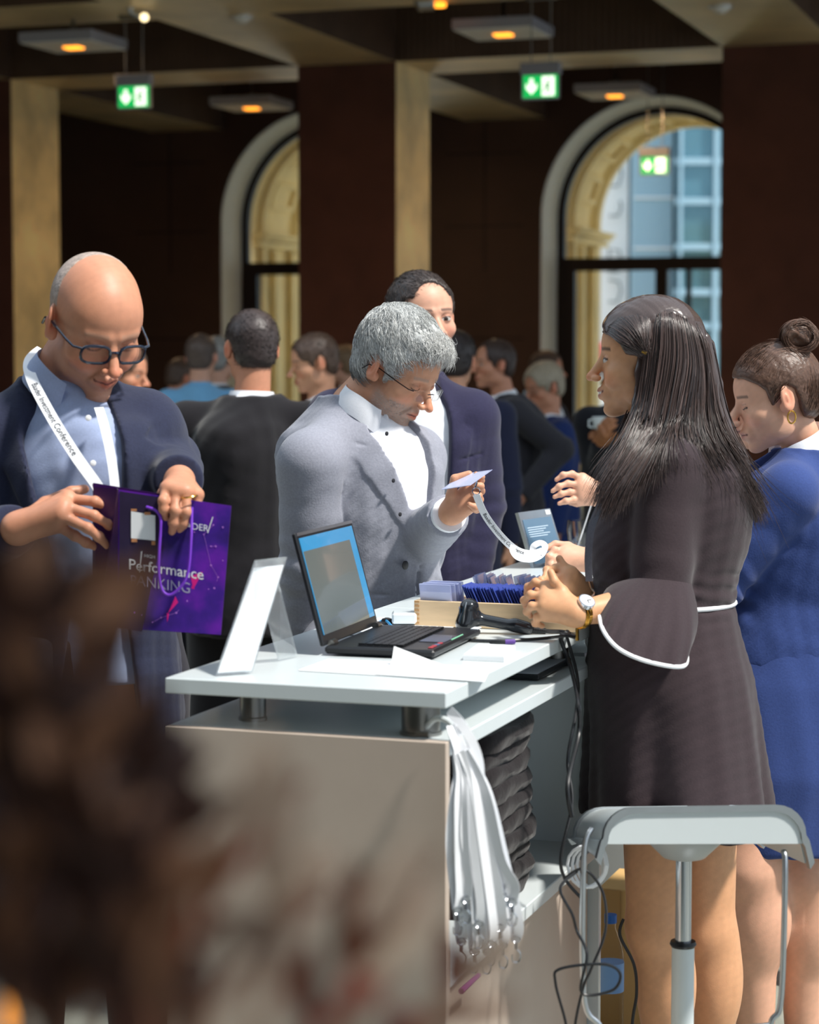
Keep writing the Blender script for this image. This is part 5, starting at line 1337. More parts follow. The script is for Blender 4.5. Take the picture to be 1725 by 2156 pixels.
for pl in ([(402, 1213), (428, 1203), (408, 1240)], [(404, 1240), (410, 1236), (412, 1266), (401, 1268)], [(370, 1255), (376, 1268), (354, 1292)], [(405, 1232), (409, 1234), (404, 1262), (400, 1260)], [(352, 1290), (357, 1292), (353, 1310)]): m = MB(); m.add([bp(*p, .0022) for p in pl], [tuple(range(len(pl)))]); m.build('pink_print', M.setdefault('pinkp', None) or M.__setitem__('pinkp', mat('pink_print', C('e02888'), .3)) or M['pinkp'], gb)
m = MB(); random.seed(5); nodes = [(450, 1105), (470, 1110), (455, 1150), (445, 1190), (460, 1215), (452, 1238), (440, 1240), (418, 1245), (425, 1290), (395, 1265), (372, 1290), (400, 1302), (340, 1300), (322, 1310), (455, 1285), (445, 1150), (300, 1295), (470, 1180), (430, 1125), (462, 1300), (285, 1290), (410, 1120)]
for (px, py) in nodes:
    q = bp(px, py, .0022); rr = random.uniform(.0011, .002); m.add([q+bx*rr*math.cos(t*PI/3)+bz*rr*math.sin(t*PI/3) for t in range(6)], [tuple(range(6))])
for a, b2 in ((2, 15), (3, 4), (4, 5), (5, 6), (6, 7), (8, 9), (9, 10), (10, 12), (9, 11), (8, 14), (12, 13), (3, 18), (18, 0)):
    p, q = bp(*nodes[a], .0020), bp(*nodes[b2], .0020); s_ = (q-p).cross(nb_).normalized()*.00025; m.add([p+s_, q+s_, q-s_, p-s_], [(0, 1, 2, 3)])
m.build('network_print', mat('lilac_print', C('b878d8'), .3), gb)
m = MB(); up = bz
def btext(t, sz, px, py, sx=1): quad_text(m, t, sz, bp(px, py, .0024), bx, bz, 0, sx)
btext('HIGH', .0085, 316, 1171); btext('Performance', .0265, 350, 1199, 1.0); 
btext('Performance', .0265, 350.5, 1199.4, 1.0); m.build('lettering', M['whiteink'], gb)
m = MB(); btext('BAADER', .0165, 404, 1108); m.build('lettering', M['whiteink'], gb)
for (a, b2) in (((299, 1160), (294, 1204)), ((449, 1088), (438, 1122))):
    p, q = bp(*a, .0024), bp(*b2, .0024); s_ = bx*.0009; m = MB(); m.add([p-s_, p+s_, q+s_, q-s_], [(0, 1, 2, 3)]); m.build('slash_mark', M['whiteink'], gb)
m = MB(); btext('BANKING', .0265, 338, 1230, .95); m.build('lettering', mat('thin_white_print', C('a8a4c0'), .5), gb)
m = MB(); m.add([bp(277, 1076, .003), bp(328, 1085, .003), bp(328, 1138, .003), bp(277, 1133, .003)], [(0, 1, 2, 3)]); m.build('label', M['paper'], gb)
m = MB()
for a in ((277, 1071, 289, 1076), (305, 1078, 318, 1084), (278, 1134, 290, 1141), (320, 1139, 328, 1147)): m.add([bp(a[0], a[1], .0032), bp(a[2], a[1], .0032), bp(a[2], a[3], .0032), bp(a[0], a[3], .0032)], [(0, 1, 2, 3)])
m.build('tape', mat('orange_tape', C('c88a60'), .4), gb)
m = MB(); hp = catmull([bp(310, 1067, .004), bp(332, 1075, .010), bp(343, 1095, .014), bp(341, 1150, .016), bp(340, 1200, .016), bp(347, 1240, .016), bp(365, 1250, .016), bp(390, 1228, .016), bp(402, 1195, .016), bp(407, 1130, .015), bp(406, 1095, .008), bp(405, 1068, .003)], 8)
m.tube(hp, .0026, 8); m.build('cord_handle', mat('purple_cord', C('7a3cc8'), .5), gb, smooth=True)

# ------------------------------------------------------------------ grey haired man with the badge
Yb = 5.15; S_GREY = fabric('9496a2', .88, 230, .3, .09)
h = HF(P(837, 776, Yb), 57, 32, 0, 1.055)
P1 = P(752, 852, Yb+.04); P0 = Vector((P(772, 1300, Yb).x, Yb+.02, 1.0))
rt_ = person_root(P0, 'grey haired bearded man in light grey suit and rimless glasses reading a badge')
aR = (P(655, 975, Yb-.10), P(650, 1195, Yb-.06), P(632, 1390, Yb+.02)); aL = (P(872, 965, Yb+.15), P(872, 1148, Yb+.02), P(952, 1078, 4.86))
hR = (aR[2],)+relaxed_hand(aR[2], (0, 0, -1), (.6, .6, 0)); hR = (aR[2], hR[1], hR[2])
hL = (aL[2], [q3([(992, 1022, 0), (1012, 1012, -.015), (1013, 1004, -.03), (1003, 998, -.04)], 4.86), q3([(990, 1038, 0), (1013, 1034, -.015), (1012, 1024, -.035), (1000, 1020, -.045)], 4.85), q3([(988, 1053, 0), (1010, 1052, -.015), (1008, 1044, -.035), (996, 1040, -.045)], 4.85), q3([(985, 1068, 0), (1004, 1072, -.02), (1000, 1068, -.04), (988, 1062, -.045)], 4.85)], q3([(950, 1042, -.02), (958, 1008, -.02), (988, 998, -.02)], 4.86), .0085, .018)
ho = dict(skin=SKIN['warm'], eyes='down', smile=.2, bags=1, brow=(.3, .25, .22), browa=.5, nose=1.25, beard=(.44, .39, .36), bearda=.7)
lg = legs_pts(P0, 50, .1)
build_body(rt_, P0, P1, 50, h, ho, [aR, aL], [hR, hL], SKIN['warm'], kx=1.0, legs=lg, nb=P(752, 860, Yb+.04), neckr=(.054, .062))
zt = P1.z; zb = 1.147
op = [(-.030, zt+.06), (-.040, zt-.08), (-.012, zb+.07), (0, zb), (.006, zb), (.006, zb+.05), (.050, zt-.14), (.062, zt-.05), (.055, zt+.06)]
lapR = [(.052, zt+.03), (.064, zt-.06), (.050, zt-.16), (.008, zb+.02), (.060, zb+.12), (.098, zt-.16), (.104, zt-.10), (.080, zt-.092), (.108, zt-.045)]
lapL = [(-.028, zt+.03), (-.042, zt-.06), (-.030, zt-.16), (.0, zb+.02), (-.050, zb+.12), (-.085, zt-.16), (-.094, zt-.10), (-.072, zt-.09), (-.095, zt-.05)]
def bj(F): pass
build_jacket(rt_, P0, P1, 50, [aR, aL], S_GREY, opening=op, lapels=[(.006, lapR), (.006, lapL)], grooves=[([(.004, zb-.01), (.012, zb-.12), (.035, zb-.25)], .010, .004), ([(.13, zb+.2), (.12, zb), (.12, zb-.15)], .0035, .003), ([(.07, zb-.06), (.14, zb-.055)], .004, .0025), ([(-.05, zb-.07), (-.11, zb-.06)], .004, .0025)], kx=1.0, hz=.0035, cuff=.10, slr=(.076, .068, .060, .050), seed=5, foldamp=.005)
S_WHITE = fabric('f2f4fa', .7, 300, .12, .02)
sh = build_shirt(rt_, P0, P1, 50, S_WHITE, 1.0, neck=P(766, 862, Yb-.0), nf=(h.pt(0, -.02, -.03)-P1+nv(-.02, 0, .05), nv(.76, -.65, -.25)), rb=.066, rt=.060, gap=10, ch=.040, wing=.022)
m = MB(); m.tube([aL[1].lerp(aL[2], .80), aL[1].lerp(aL[2], .94)], [.041, .040], 24, caps=True); m.build('shirt_cuff', S_WHITE, rt_, smooth=True)
m = MB(); f50 = nv(math.sin(R_(50)), -math.cos(R_(50)), 0)
for (bx_, by_, Yq) in ((814, 913, Yb-.15), (828, 1012, Yb-.13), (842, 1083, Yb-.13)): button(m, P(bx_, by_, Yq), f50, .005)
m.build('shirt_button', M['ink'], rt_, smooth=True)
m = MB(); button(m, P(853, 1190, Yb-.12), f50, .0105)
m.build('jacket_button', M['black_pl'], rt_, smooth=True)
build_trousers(rt_, P0, 50, lg, S_GREY, 1.0)
for l in lg: shoe_mesh(rt_, l[2], (.76, -.6))
glasses(h, rt_, rim=.0014, lensw=.023, lensh=.0145, rimless=True, sy=.108, col=mat('dark_temple', C('2a2020'), .3, .5), z0=-.006)
GREY = (.60, .61, .60)
def bcol(L, cc):
    t = np.clip((-.02-L[:, 2])/.03, 0, 1)*np.clip((.0-L[:, 1])/.03, 0, 1); cc = cc*(1-t[:, None]*.75); return cc
POLB = [(.16, .22), (.16, .100), (.088, .092), (.060, .060), (.036, .034), (.030, -.020), (.014, -.024), (.010, .022), (-.012, .034), (-.034, .015), (-.040, -.060), (-.06, -.085), (-.16, -.085), (-.16, .22)]
ext = lambda F, h: (F.op(h.el((0, .042, .092), (.054, .050, .030)), .02), F.op(h.el((.0, -.03, .07), (.075, .08, .068)), .02))
V, Q, cc = hair_cap(h, GREY, off=.010, face=(0, .135, -.004, .080, .092, .124), poly=POLB, noise=.005, nf=60, extra=ext, colfn=bcol)
cc *= .75
def flow(L, rg):
    d = np.zeros_like(L); d[:, 1] = .9; d[:, 2] = .12*(L[:, 1] > 0)-.05-.8*np.clip(np.abs(L[:, 0])/.07, 0, 1)*.5-.5*(L[:, 1] < -.05)
    d[:, 0] = .35*np.sin(L[:, 1]*40+L[:, 2]*30)+.35*np.sign(L[:, 0])*np.clip(L[:, 2]/.1, 0, 1); return d+rg.randn(*L.shape)*.16
st1 = short_strands(V, h, 6000, .030, flow, .00060, GREY, bcol, 3, m=6, lift=.3, wavy=.12)
fr = V[(h.loc(V)[:, 1] > .035) & (h.loc(V)[:, 2] > .075)]
st2 = short_strands(fr, h, 700, .036, lambda L, rg: np.stack([rg.randn(len(L))*.35, np.ones(len(L)), .35+rg.randn(len(L))*.3], 1), .0005, (.68, .68, .66), None, 7, m=6, lift=.75, wavy=.2)
vv, qq, c2 = merge([(V, Q, cc), st1, st2]); mkobj('hair', vv, qq, M['haircol'], rt_, cols=c2)
# stubble beard hairs
bd = [o for o in rt_.children if o.name.startswith('body')][0]
co = np.empty(len(bd.data.vertices)*3, dtype=np.float32); bd.data.vertices.foreach_get('co', co); co = co.reshape(-1, 3)+np.array(ROOTLOC[rt_], dtype=np.float32)
Lb = h.loc(co); mk = (Lb[:, 2] < -.045-.3*(Lb[:, 1]-.03)*(Lb[:, 1] < .05)) & (Lb[:, 2] > -.118) & (Lb[:, 1] > .015) & (np.abs(Lb[:, 0]) < .07) & ~((np.abs(Lb[:, 2]+.0645) < .010) & (np.abs(Lb[:, 0]) < .024) & (Lb[:, 1] > .08))
st3 = short_strands(co[mk], h, 2400, .0055, lambda L, rg: np.stack([L[:, 0]*3, np.full(len(L), .1), np.full(len(L), -1.0)], 1)+rg.randn(len(L), 3)*.3, .0003, (.60, .56, .52), None, 9, m=4, lift=.6)
mkobj('beard', st3[0], st3[1], M['haircol'], rt_, cols=st3[2])
# badge and lanyard handed across
r = empty('name_badge', P(985, 1010, 4.8), 'white name badge held up by the grey haired man', 'badge')
q_ = [P(930, 1031, 4.80), P(990, 1022, 4.70), P(1037, 989, 4.76), P(975, 998, 4.88)]
nq = (q_[1]-q_[0]).cross(q_[3]-q_[0]).normalized(); slab(q_, .0012).build('sleeve', slv, r); slab(inset(q_, .04, .96, .04, .96), .0005, .0).build('card', M['paper'], r)
r = empty('lanyard', P(1005, 1030, 4.78), 'white lanyard stretched from the grey haired man hand to another hand', 'lanyard')
m = MB(); m.tube(catmull([P(1001, 1006, 4.77), P(1004, 1015, 4.76), P(1001, 1026, 4.76)], 4), .0022, 8)
m.tube([P(1003+8*math.cos(t*PI/6), 1034+8*math.sin(t*PI/6), 4.76) for t in range(12)], .0012, 6, closed=True); m.build('metal_clip', M['chrome'], r, smooth=True)
s1 = catmull([P(1003, 1042, 4.76), P(1022, 1085, 4.78), P(1056, 1130, 4.8), P(1088, 1158, 4.82), P(1118, 1166, 4.84), P(1142, 1160, 4.84)], 8)
s2 = catmull([P(1082, 1148, 4.805), P(1080, 1160, 4.80), P(1092, 1174, 4.80), P(1118, 1178, 4.82), P(1140, 1168, 4.84), P(1148, 1150, 4.86), P(1138, 1143, 4.87), P(1124, 1150, 4.87), P(1122, 1164, 4.87)], 7)
m = MB(); m.ribbon(s1, (-.45, -1, .35), .0165, .001); m.ribbon(s2, (.1, -1, .5), .014, .001); m.build('strap', M['ribbon'], r, smooth=True)
m = MB(); path_text(m, 'Baader Investment Conference', .0112, s1, (-.45, -1, .35), .05, off=.0014); m.build('lettering', M['ink'], r)

# ------------------------------------------------------------------ tall man in navy suit with dotted tie
Yc = 5.78; S_NV = fabric('2c2a44', .9, 230)
h = HF(P(889, 672, Yc), 24, 2, -4, 1.04); P1 = P(866, 800, Yc+.06); P0 = Vector((P(866, 1250, Yc).x, Yc+.05, 1.02))
rt_ = person_root(P0, 'tall dark haired man in navy suit and dotted tie behind the grey haired man')
aR = (P(705, 880, Yc+.1), P(672, 1080, Yc+.12), P(700, 1230, Yc)); aL = (P(992, 880, Yc-.0), P(1012, 1062, Yc+.03), P(990, 1240, Yc-.05))
a_, b_ = relaxed_hand(aR[2], (0, -.2, -1), (.9, 0, 0)); c_, d_ = relaxed_hand(aL[2], (0, -.2, -1), (-.9, 0, 0))
ho = dict(skin=SKIN['pale'], eyes='open', smile=.3, brow=(.07, .045, .04), nose=1.1, look=(.003, -.001), beard=(.3, .22, .2), bearda=.2)
lg = legs_pts(P0, 12, .12)
build_body(rt_, P0, P1, 12, h, ho, [aR, aL], [(aR[2], a_, b_), (aL[2], c_, d_)], SKIN['pale'], kx=1.05, legs=lg, hz=.006, fine=.0026)
zt = P1.z; zb = 1.15
op = [(-.060, zt+.06), (-.066, zt-.12), (-.055, zb+.05), (0, zb-.02), (.055, zb+.06), (.066, zt-.12), (.060, zt+.06)]
lap = lambda s: [(s*.058, zt+.02), (s*.068, zt-.10), (s*.045, zb+.04), (s*.105, zb+.16), (s*.125, zt-.13), (s*.098, zt-.115), (s*.125, zt-.075)]
build_jacket(rt_, P0, P1, 12, [aR, aL], S_NV, opening=op, lapels=[(.006, lap(1)), (.006, lap(-1))], grooves=[([(-.085, zt-.205), (-.155, zt-.19)], .005, .003), ([(-.06, zb-.12), (-.15, zb-.12)], .004, .003)], kx=1.10, hz=.0045, slr=(.074, .066, .062, .050), seed=7, foldamp=.005)
build_shirt(rt_, P0, P1, 12, S_WHITE, 1.05, neck=P(868, 800, Yc+.03), nf=(h.pt(0, -.02, -.03)-P1, nv(.2, -1, -.1)), rb=.068, rt=.060, gap=8, ch=.04)
tie = mat('navy_tie', C('1c1e52'), .6, bump=(300, .2, .001))
nt = tie.node_tree; N = nt.nodes; Lk = nt.links; bb2 = N['Principled BSDF']; tc = [n for n in N if n.type == 'TEX_COORD'][0]
vo = N.new('ShaderNodeTexVoronoi'); vo.inputs['Scale'].default_value = 75; vo.inputs['Randomness'].default_value = .0; Lk.new(tc.outputs['Object'], vo.inputs['Vector'])
cr = N.new('ShaderNodeValToRGB'); cr.color_ramp.elements[0].position = .20; cr.color_ramp.elements[0].color = C('d8c8b0'); cr.color_ramp.elements[1].position = .26; cr.color_ramp.elements[1].color = C('1c1e52'); Lk.new(vo.outputs['Distance'], cr.inputs[0]); Lk.new(cr.outputs[0], bb2.inputs['Base Color'])
f12 = nv(math.sin(R_(12)), -math.cos(R_(12)), 0); r12 = nv(-math.cos(R_(12)), -math.sin(R_(12)), 0); m = MB(); vs = []; fs = []
rows = [(zt-.015, .016, .066), (zt-.045, .011, .085), (zt-.12, .024, .122), (zt-.25, .034, .142), (zt-.36, .036, .144), (zb-.04, .037, .142)]
for (z, w_, ly) in rows:
    c = P0.lerp(P1, (z-P0.z)/(P1.z-P0.z))
    for (sx_, dy) in ((-1, 0), (-.5, .006), (0, .009), (.5, .006), (1, 0), (0, -.004)): vs.append(Vector((c.x, c.y, z))+r12*sx_*w_+f12*(ly+dy))
for i in range(len(rows)-1):
    for k in range(6): fs.append((i*6+k, i*6+(k+1) % 6, (i+1)*6+(k+1) % 6, (i+1)*6+k))
m.add(vs, fs+[tuple(range(6)), tuple(30+k for k in range(6))]); m.build('tie', tie, rt_, smooth=True)
build_trousers(rt_, P0, 12, lg, S_NV, 1.05)
for l in lg: shoe_mesh(rt_, l[2], (.2, -1))
DK = (.045, .032, .028)
PC = [(.16, .22), (.16, .06), (.048, .055), (.036, .02), (.034, -.016), (.018, -.02), (.012, .018), (-.012, .030), (-.032, .012), (-.036, -.050), (-.06, -.066), (-.16, -.066), (-.16, .22)]
V, Q, cc = hair_cap(h, DK, off=.006, face=(0, .125, .024, .070, .088, .106), poly=PC, noise=.003)
st = short_strands(V, h, 2200, .018, lambda L, rg: np.stack([L[:, 0]*2, .8+0*L[:, 0], .4-1.2*(np.abs(L[:, 0]) > .06)], 1)+rg.randn(len(L), 3)*.25, .0006, DK, None, 4, m=4, lift=.4)
vv, qq, c2 = merge([(V, Q, cc), st]); mkobj('hair', vv, qq, M['haircol'], rt_, cols=c2)
# ------------------------------------------------------------------ woman in dark dress
Yd = 4.38; S_DR = fabric('3b3034', .88, 260, .25, .08)
h = HF(P(1362, 757, Yd), -97, 2, 0, 1.0); P1 = P(1452, 905, Yd+.01); P0 = Vector((P(1415, 1400, Yd).x, Yd, 1.0))
rt_ = person_root(P0, 'smiling woman with long dark hair in dark dress with white piping and bell sleeves')
aL = (P(1412, 985, Yd-.13), P(1388, 1262, Yd-.17), P(1212, 1292, 4.10)); aR = (P(1432, 980, Yd+.16), P(1340, 1225, Yd+.20), P(1236, 1248, 4.42))
hL = (aL[2], [q3([(1152, 1236, -.01), (1128, 1226, 0), (1112, 1236, .015), (1108, 1250, .025)], 4.14), q3([(1146, 1256, -.015), (1118, 1252, -.01), (1104, 1264, .01), (1106, 1276, .02)], 4.13), q3([(1146, 1277, -.015), (1120, 1276, -.01), (1110, 1288, .01), (1118, 1298, .02)], 4.12), q3([(1152, 1296, -.01), (1132, 1300, -.01), (1128, 1312, .005), (1142, 1318, .015)], 4.12)], q3([(1185, 1245, .0), (1168, 1225, -.005), (1160, 1205, 0)], 4.12), .0076, .0150)
hR = (aR[2], [q3([(1192, 1205, 0), (1170, 1196, 0), (1152, 1200, -.03), (1148, 1212, -.045)], 4.24), q3([(1186, 1218, 0), (1160, 1214, -.01), (1140, 1222, -.05), (1146, 1238, -.06)], 4.23), q3([(1184, 1230, 0), (1152, 1232, -.02), (1134, 1244, -.06), (1146, 1256, -.07)], 4.23), q3([(1184, 1242, 0), (1150, 1252, -.02), (1136, 1262, -.06), (1150, 1272, -.07)], 4.22)], q3([(1205, 1205, 0), (1186, 1192, -.005), (1178, 1176, 0)], 4.25), .0076, .0145)
SKD = C('d6a078')
ho = dict(fem=1, skin=SKD, eyes='open', smile=1.0, teeth=1, brow=(.03, .02, .02), nose=.75, lips=(.45, .16, .14))
lgD = [(P(1392, 1530, Yd-.06), P(1382, 1952, Yd-.07), P(1412, 2290, Yd-.02)), (P(1470, 1560, Yd+.1), P(1488, 1960, Yd+.10), P(1502, 2260, Yd+.13))]
for l in lgD: l[2].z = .10
build_body(rt_, P0, P1, -105, h, ho, [aR, aL], [hR, hL], SKD, fem=1, kx=1.0, legs=lgD, legr=(.086, .058, .054, .036), nb=P(1455, 912, Yd+.01))
F = Field([P0.x-.34, Yd-.34, .64], [P0.x+.34, Yd+.34, 1.52], .0035)
def cc_(px, z): return P(px, 740, Yd).x
stD = [(.70, cc_(1436, 0), Yd, .232, .184), (.78, cc_(1432, 0), Yd, .222, .180), (.90, cc_(1424, 0), Yd, .205, .170), (1.0, cc_(1414, 0), Yd, .192, .164), (1.08, cc_(1405, 0), Yd, .168, .150), (1.145, cc_(1402, 0), Yd, .150, .138),
       (1.20, cc_(1405, 0), Yd, .152, .143), (1.27, cc_(1412, 0), Yd, .165, .162), (1.34, cc_(1425, 0), Yd, .172, .150), (1.40, cc_(1440, 0), Yd, .168, .118), (1.44, cc_(1450, 0), Yd, .140, .090), (1.475, cc_(1455, 0), Yd, .09, .068), (1.50, cc_(1456, 0), Yd, .066, .060)]
def wv(th, Z): 
    a = np.clip((1.12-Z)/.42, 0, 1)**1.3
    return a*(.055*np.sin(5*th+.6)+.035*np.sin(9*th+2+3*Z)+.02*np.sin(14*th))
F.op(loft(stD, -105, 2.1, wave=wv), 0)
F.disp([P0.x-.34, Yd-.34, .64], [P0.x+.34, Yd+.34, 1.52], lambda X, Y, Z: .0022*vnoise(X, Y, Z*1.4, 26, 4)+.003*np.exp(-((Z-1.145)/.006)**2)+.0025*np.clip(1-np.abs(Z-1.17)/.07, 0, 1)*np.sin(Z*190+X*25+2*vnoise(X, Y, Z, 12, 2)))
s_, e_, w_ = aL; nk = P1.lerp(P0, .05)
for (s_, e_, w_) in (aL, aR):
    F.op(rc(nk+(s_-nk)*.3, s_, .050, .062), .035); F.op(rc(s_, e_, .063, .060, cut=True), .02)
    folds(F, [s_.lerp(e_, .15), s_.lerp(e_, .85)], .10, .003, 90, (e_-s_).normalized(), 2)
V, Q = F.mesh(); mkobj('dress', V, Q, S_DR, rt_)
pip = mat('white_piping', C('f4f4f6'), .5)
# bell cuffs
def bell(e_, s_, rim, par):
    ax_ = (e_-s_).normalized(); u = ax_.orthogonal().normalized(); v = ax_.cross(u); n = 48
    rim = catmull(rim, 12, closed=True); n = len(rim); c = sum(rim, Vector())/n
    ring = []
    for p in rim:
        d = p-c; d = (u*d.dot(u)+v*d.dot(v)); d = d.normalized() if d.length > 1e-5 else u; ring.append(e_-ax_*.035+d*.0605)
    rows = []
    for k in range(9):
        t = k/8; rows.append([ring[i].lerp(rim[i], t)+(rim[i]-c).normalized()*.018*math.sin(PI*t)*(1 if k else 1)+Vector((0, -.004*math.sin(i*.9)*t, 0)) for i in range(n)])
    for k in range(8, -1, -2): rows.append([p.lerp(c, .03) for p in rows[k]])
    m = MB(); m.add(sum(rows, []), [(k*n+i, k*n+(i+1) % n, (k+1)*n+(i+1) % n, (k+1)*n+i) for k in range(len(rows)-1) for i in range(n)])
    o = m.build('bell_cuff', S_DR, par, smooth=True); m = MB(); m.tube(rim, .0042, 8, closed=True); m.build('piping', pip, o, smooth=True)
e_ = aL[1]; bell(e_, aL[0], [P(1262, 1290, 4.12), P(1272, 1330, 4.05), P(1306, 1368, 4.02), P(1368, 1394, 4.02), P(1438, 1403, 4.04), P(1446, 1370, 4.14), P(1440, 1330, 4.24), P(1380, 1300, 4.30), P(1310, 1280, 4.29), P(1272, 1272, 4.22)], rt_)
m = MB(); m.tube(catmull([P(1312, 1279, 4.128), P(1340, 1286, 4.125), P(1385, 1291, 4.13), P(1430, 1294, 4.145)], 6), .0042, 8); m.build('elbow_piping', pip, rt_, smooth=True)
e_ = aR[1]; bell(e_, aR[0], [e_+nv(-.09, -.05, -.03), e_+nv(-.08, .03, -.03), e_+nv(-.02, .08, -.08), e_+nv(.05, .05, -.12), e_+nv(.05, -.03, -.12), e_+nv(-.03, -.07, -.08)], rt_)
def ringpts(st, az, z, grow, a0=0, a1=360, n=48, wf=None):
    st = sorted(st); zz = [q[0] for q in st]; g = [float(np.interp(z, zz, [q[i] for q in st])) for i in range(1, 5)]
    f = nv(math.sin(R_(az)), -math.cos(R_(az)), 0); r = nv(-math.cos(R_(az)), -math.sin(R_(az)), 0); out = []
    for i in range(n+1):
        a = R_(a0+(a1-a0)*i/n); w0 = float(wf(np.array([a if a <= PI else a-2*PI]), np.array([z]))[0]) if wf else 0
        out.append(nv(g[0], g[1], z)+(f*math.cos(a)*g[3]+r*math.sin(a)*g[2])*(1+w0)*(1+grow/g[2]))
    return out
m = MB(); pp = ringpts(stD, -105, .706, .002, 0, 360, 160, wv)[:-1]; m.tube(pp, .0048, 6, closed=True); m.build('hem_piping', pip, rt_, smooth=True)
m = MB(); m.tube(ringpts(stD, -105, 1.147, .005, 120, 240, 60), .0048, 8); m.build('waist_piping', pip, rt_, smooth=True)
m = MB(); pp = ringpts(stD, -105, 1.492, .004, 0, 360, 60)[:-1]; pp = [p+nv(0, 0, .10*(p.x-P1.x)) for p in pp]; m.tube(pp, .0055, 8, closed=True); m.build('neck_piping', pip, rt_, smooth=True)
# hair
DH = (.068, .045, .040)
def ga(l): return [P(a, b, c) for a, b, c in l]
gd = [ga([(1398, 634, 4.37), (1374, 664, 4.315), (1362, 715, 4.296), (1354, 785, 4.292), (1346, 850, 4.285), (1322, 925, 4.24), (1284, 995, 4.20), (1262, 1060, 4.19)]),
      ga([(1404, 633, 4.37), (1392, 664, 4.305), (1388, 735, 4.285), (1376, 825, 4.278), (1360, 900, 4.25), (1328, 965, 4.205), (1292, 1035, 4.18), (1272, 1092, 4.17)]),
      ga([(1412, 633, 4.37), (1416, 668, 4.30), (1420, 750, 4.28), (1406, 840, 4.272), (1392, 905, 4.25), (1366, 955, 4.205), (1322, 1025, 4.17), (1302, 1068, 4.165)]),
      ga([(1420, 635, 4.37), (1440, 678, 4.305), (1452, 760, 4.285), (1440, 840, 4.275), (1428, 895, 4.255), (1424, 925, 4.22), (1430, 960, 4.20), (1440, 985, 4.20)]),
      ga([(1430, 639, 4.37), (1464, 698, 4.315), (1480, 780, 4.30), (1478, 850, 4.29), (1482, 905, 4.27), (1500, 955, 4.25), (1528, 1010, 4.25), (1546, 1062, 4.25)]),
      ga([(1438, 643, 4.38), (1484, 716, 4.345), (1499, 800, 4.335), (1510, 870, 4.33), (1532, 935, 4.31), (1562, 990, 4.30), (1586, 1045, 4.30), (1604, 1084, 4.30)]),
      ga([(1440, 645, 4.42), (1492, 728, 4.42), (1508, 810, 4.43), (1524, 885, 4.43), (1550, 955, 4.42), (1574, 1020, 4.42), (1590, 1070, 4.42), (1596, 1100, 4.42)])]
gf = [ga([(1268, 700, 4.375), (1284, 706, 4.325), (1306, 722, 4.30), (1334, 738, 4.292), (1358, 744, 4.29)]),
      ga([(1272, 686, 4.37), (1292, 690, 4.32), (1318, 706, 4.298), (1340, 726, 4.29), (1360, 742, 4.288)]),
      ga([(1290, 664, 4.375), (1310, 672, 4.32), (1334, 694, 4.295), (1350, 718, 4.288), (1362, 742, 4.286)]),
      ga([(1330, 644, 4.375), (1344, 660, 4.32), (1354, 690, 4.296), (1360, 718, 4.288), (1364, 742, 4.285)]),
      ga([(1372, 635, 4.375), (1372, 656, 4.32), (1370, 690, 4.296), (1368, 720, 4.288), (1366, 742, 4.285)])]
def lerp_strands(g, n, m, seed, jit, col, spread=.5, wav=.0, trim=.12, cj=.8):
    rg = np.random.RandomState(seed); G_ = np.array([[list(p) for p in catmull(q, 8)] for q in g]); ng, k, _ = G_.shape; out = []
    for i in range(n):
        t = rg.rand()*(ng-1); a = min(int(t), ng-2); f = t-a; path = G_[a]*(1-f)+G_[a+1]*f
        e0 = 1-trim*rg.rand(); s0 = rg.rand()*.06; u = np.linspace(s0, e0, m)*(k-1); i0 = np.clip(u.astype(int), 0, k-2); fr = (u-i0)[:, None]
        p = path[i0]*(1-fr)+path[i0+1]*fr; tt = np.linspace(0, 1, m)[:, None]; j1 = rg.randn(3)*jit; j2 = rg.randn(3)*jit
        p = p+j1*(.25+tt*.6)+j2*tt**3*2.6+wav*np.sin(tt*(6+3*rg.rand())+rg.rand()*6)*rg.randn(3)*tt; out.append(p)
    cols = np.tile(np.array(col), (n, 1))*(1+cj*(rg.rand(n, 1)-.5)*2); return strands(np.array(out), .00105, np.clip(cols, 0, 1), None, None)
PD = [(.16, .22), (.16, .055), (.060, .050), (.040, .012), (.012, .006), (-.012, .006), (-.03, -.09), (-.16, -.12), (-.16, .22)]
def exD(F, h):
    for a in (0, 1): F.op(h.el((0, -.03, .02-.06*a), (.080, .082, .09)), .02)
V, Q, cc = hair_cap(h, DH, off=.012, face=(0, .128, -.030, .082, .090, .110), poly=PD, noise=.002, extra=exD)
parts = [(V, Q, cc)]
lo, hi = bb([p for g in gd for p in g], .05); F = Field(lo, hi, .004)
for g in gd:
    g2 = [p+nv(0, .018, 0) for p in g]
    for i in range(1, len(g2)-1): F.op(rc(g2[i], g2[i+1], .019-.0021*i, .019-.0021*(i+1), flat=((0, 1, 0), 1.3)), .014)
for (a, b) in ((h.pt(0, -.07, -.02), P(1470, 900, 4.42)), (P(1470, 900, 4.42), P(1540, 980, 4.44))): F.op(rc(a, b, .05, .035), .03)
V, Q = F.mesh(); parts.append((V, Q, np.tile(np.array(DH)*.9, (len(V), 1))))
parts.append(lerp_strands(gd, 3600, 26, 11, .0042, DH, wav=.0016)); parts.append(lerp_strands(gf, 900, 12, 12, .0016, DH))
back = [[p+nv(0, .10, 0) for p in g] for g in gd[:5]]; parts.append(lerp_strands(back, 700, 20, 13, .006, DH))
fly = lerp_strands(gd[4:], 90, 22, 15, .013, DH); parts.append(fly)
v, q, c = merge(parts); M['dhair'] = mat('dark_glossy_hair', (1, 1, 1, 1), .27, attr=True, spec=.8)
mkobj('hair', v, q, M['dhair'], rt_, cols=c)
m = MB(); m.tube([P(1352, 740, 4.284), P(1362, 744, 4.282)], .0035, 6); m.build('hair_clip', M['gold'], rt_, smooth=True)
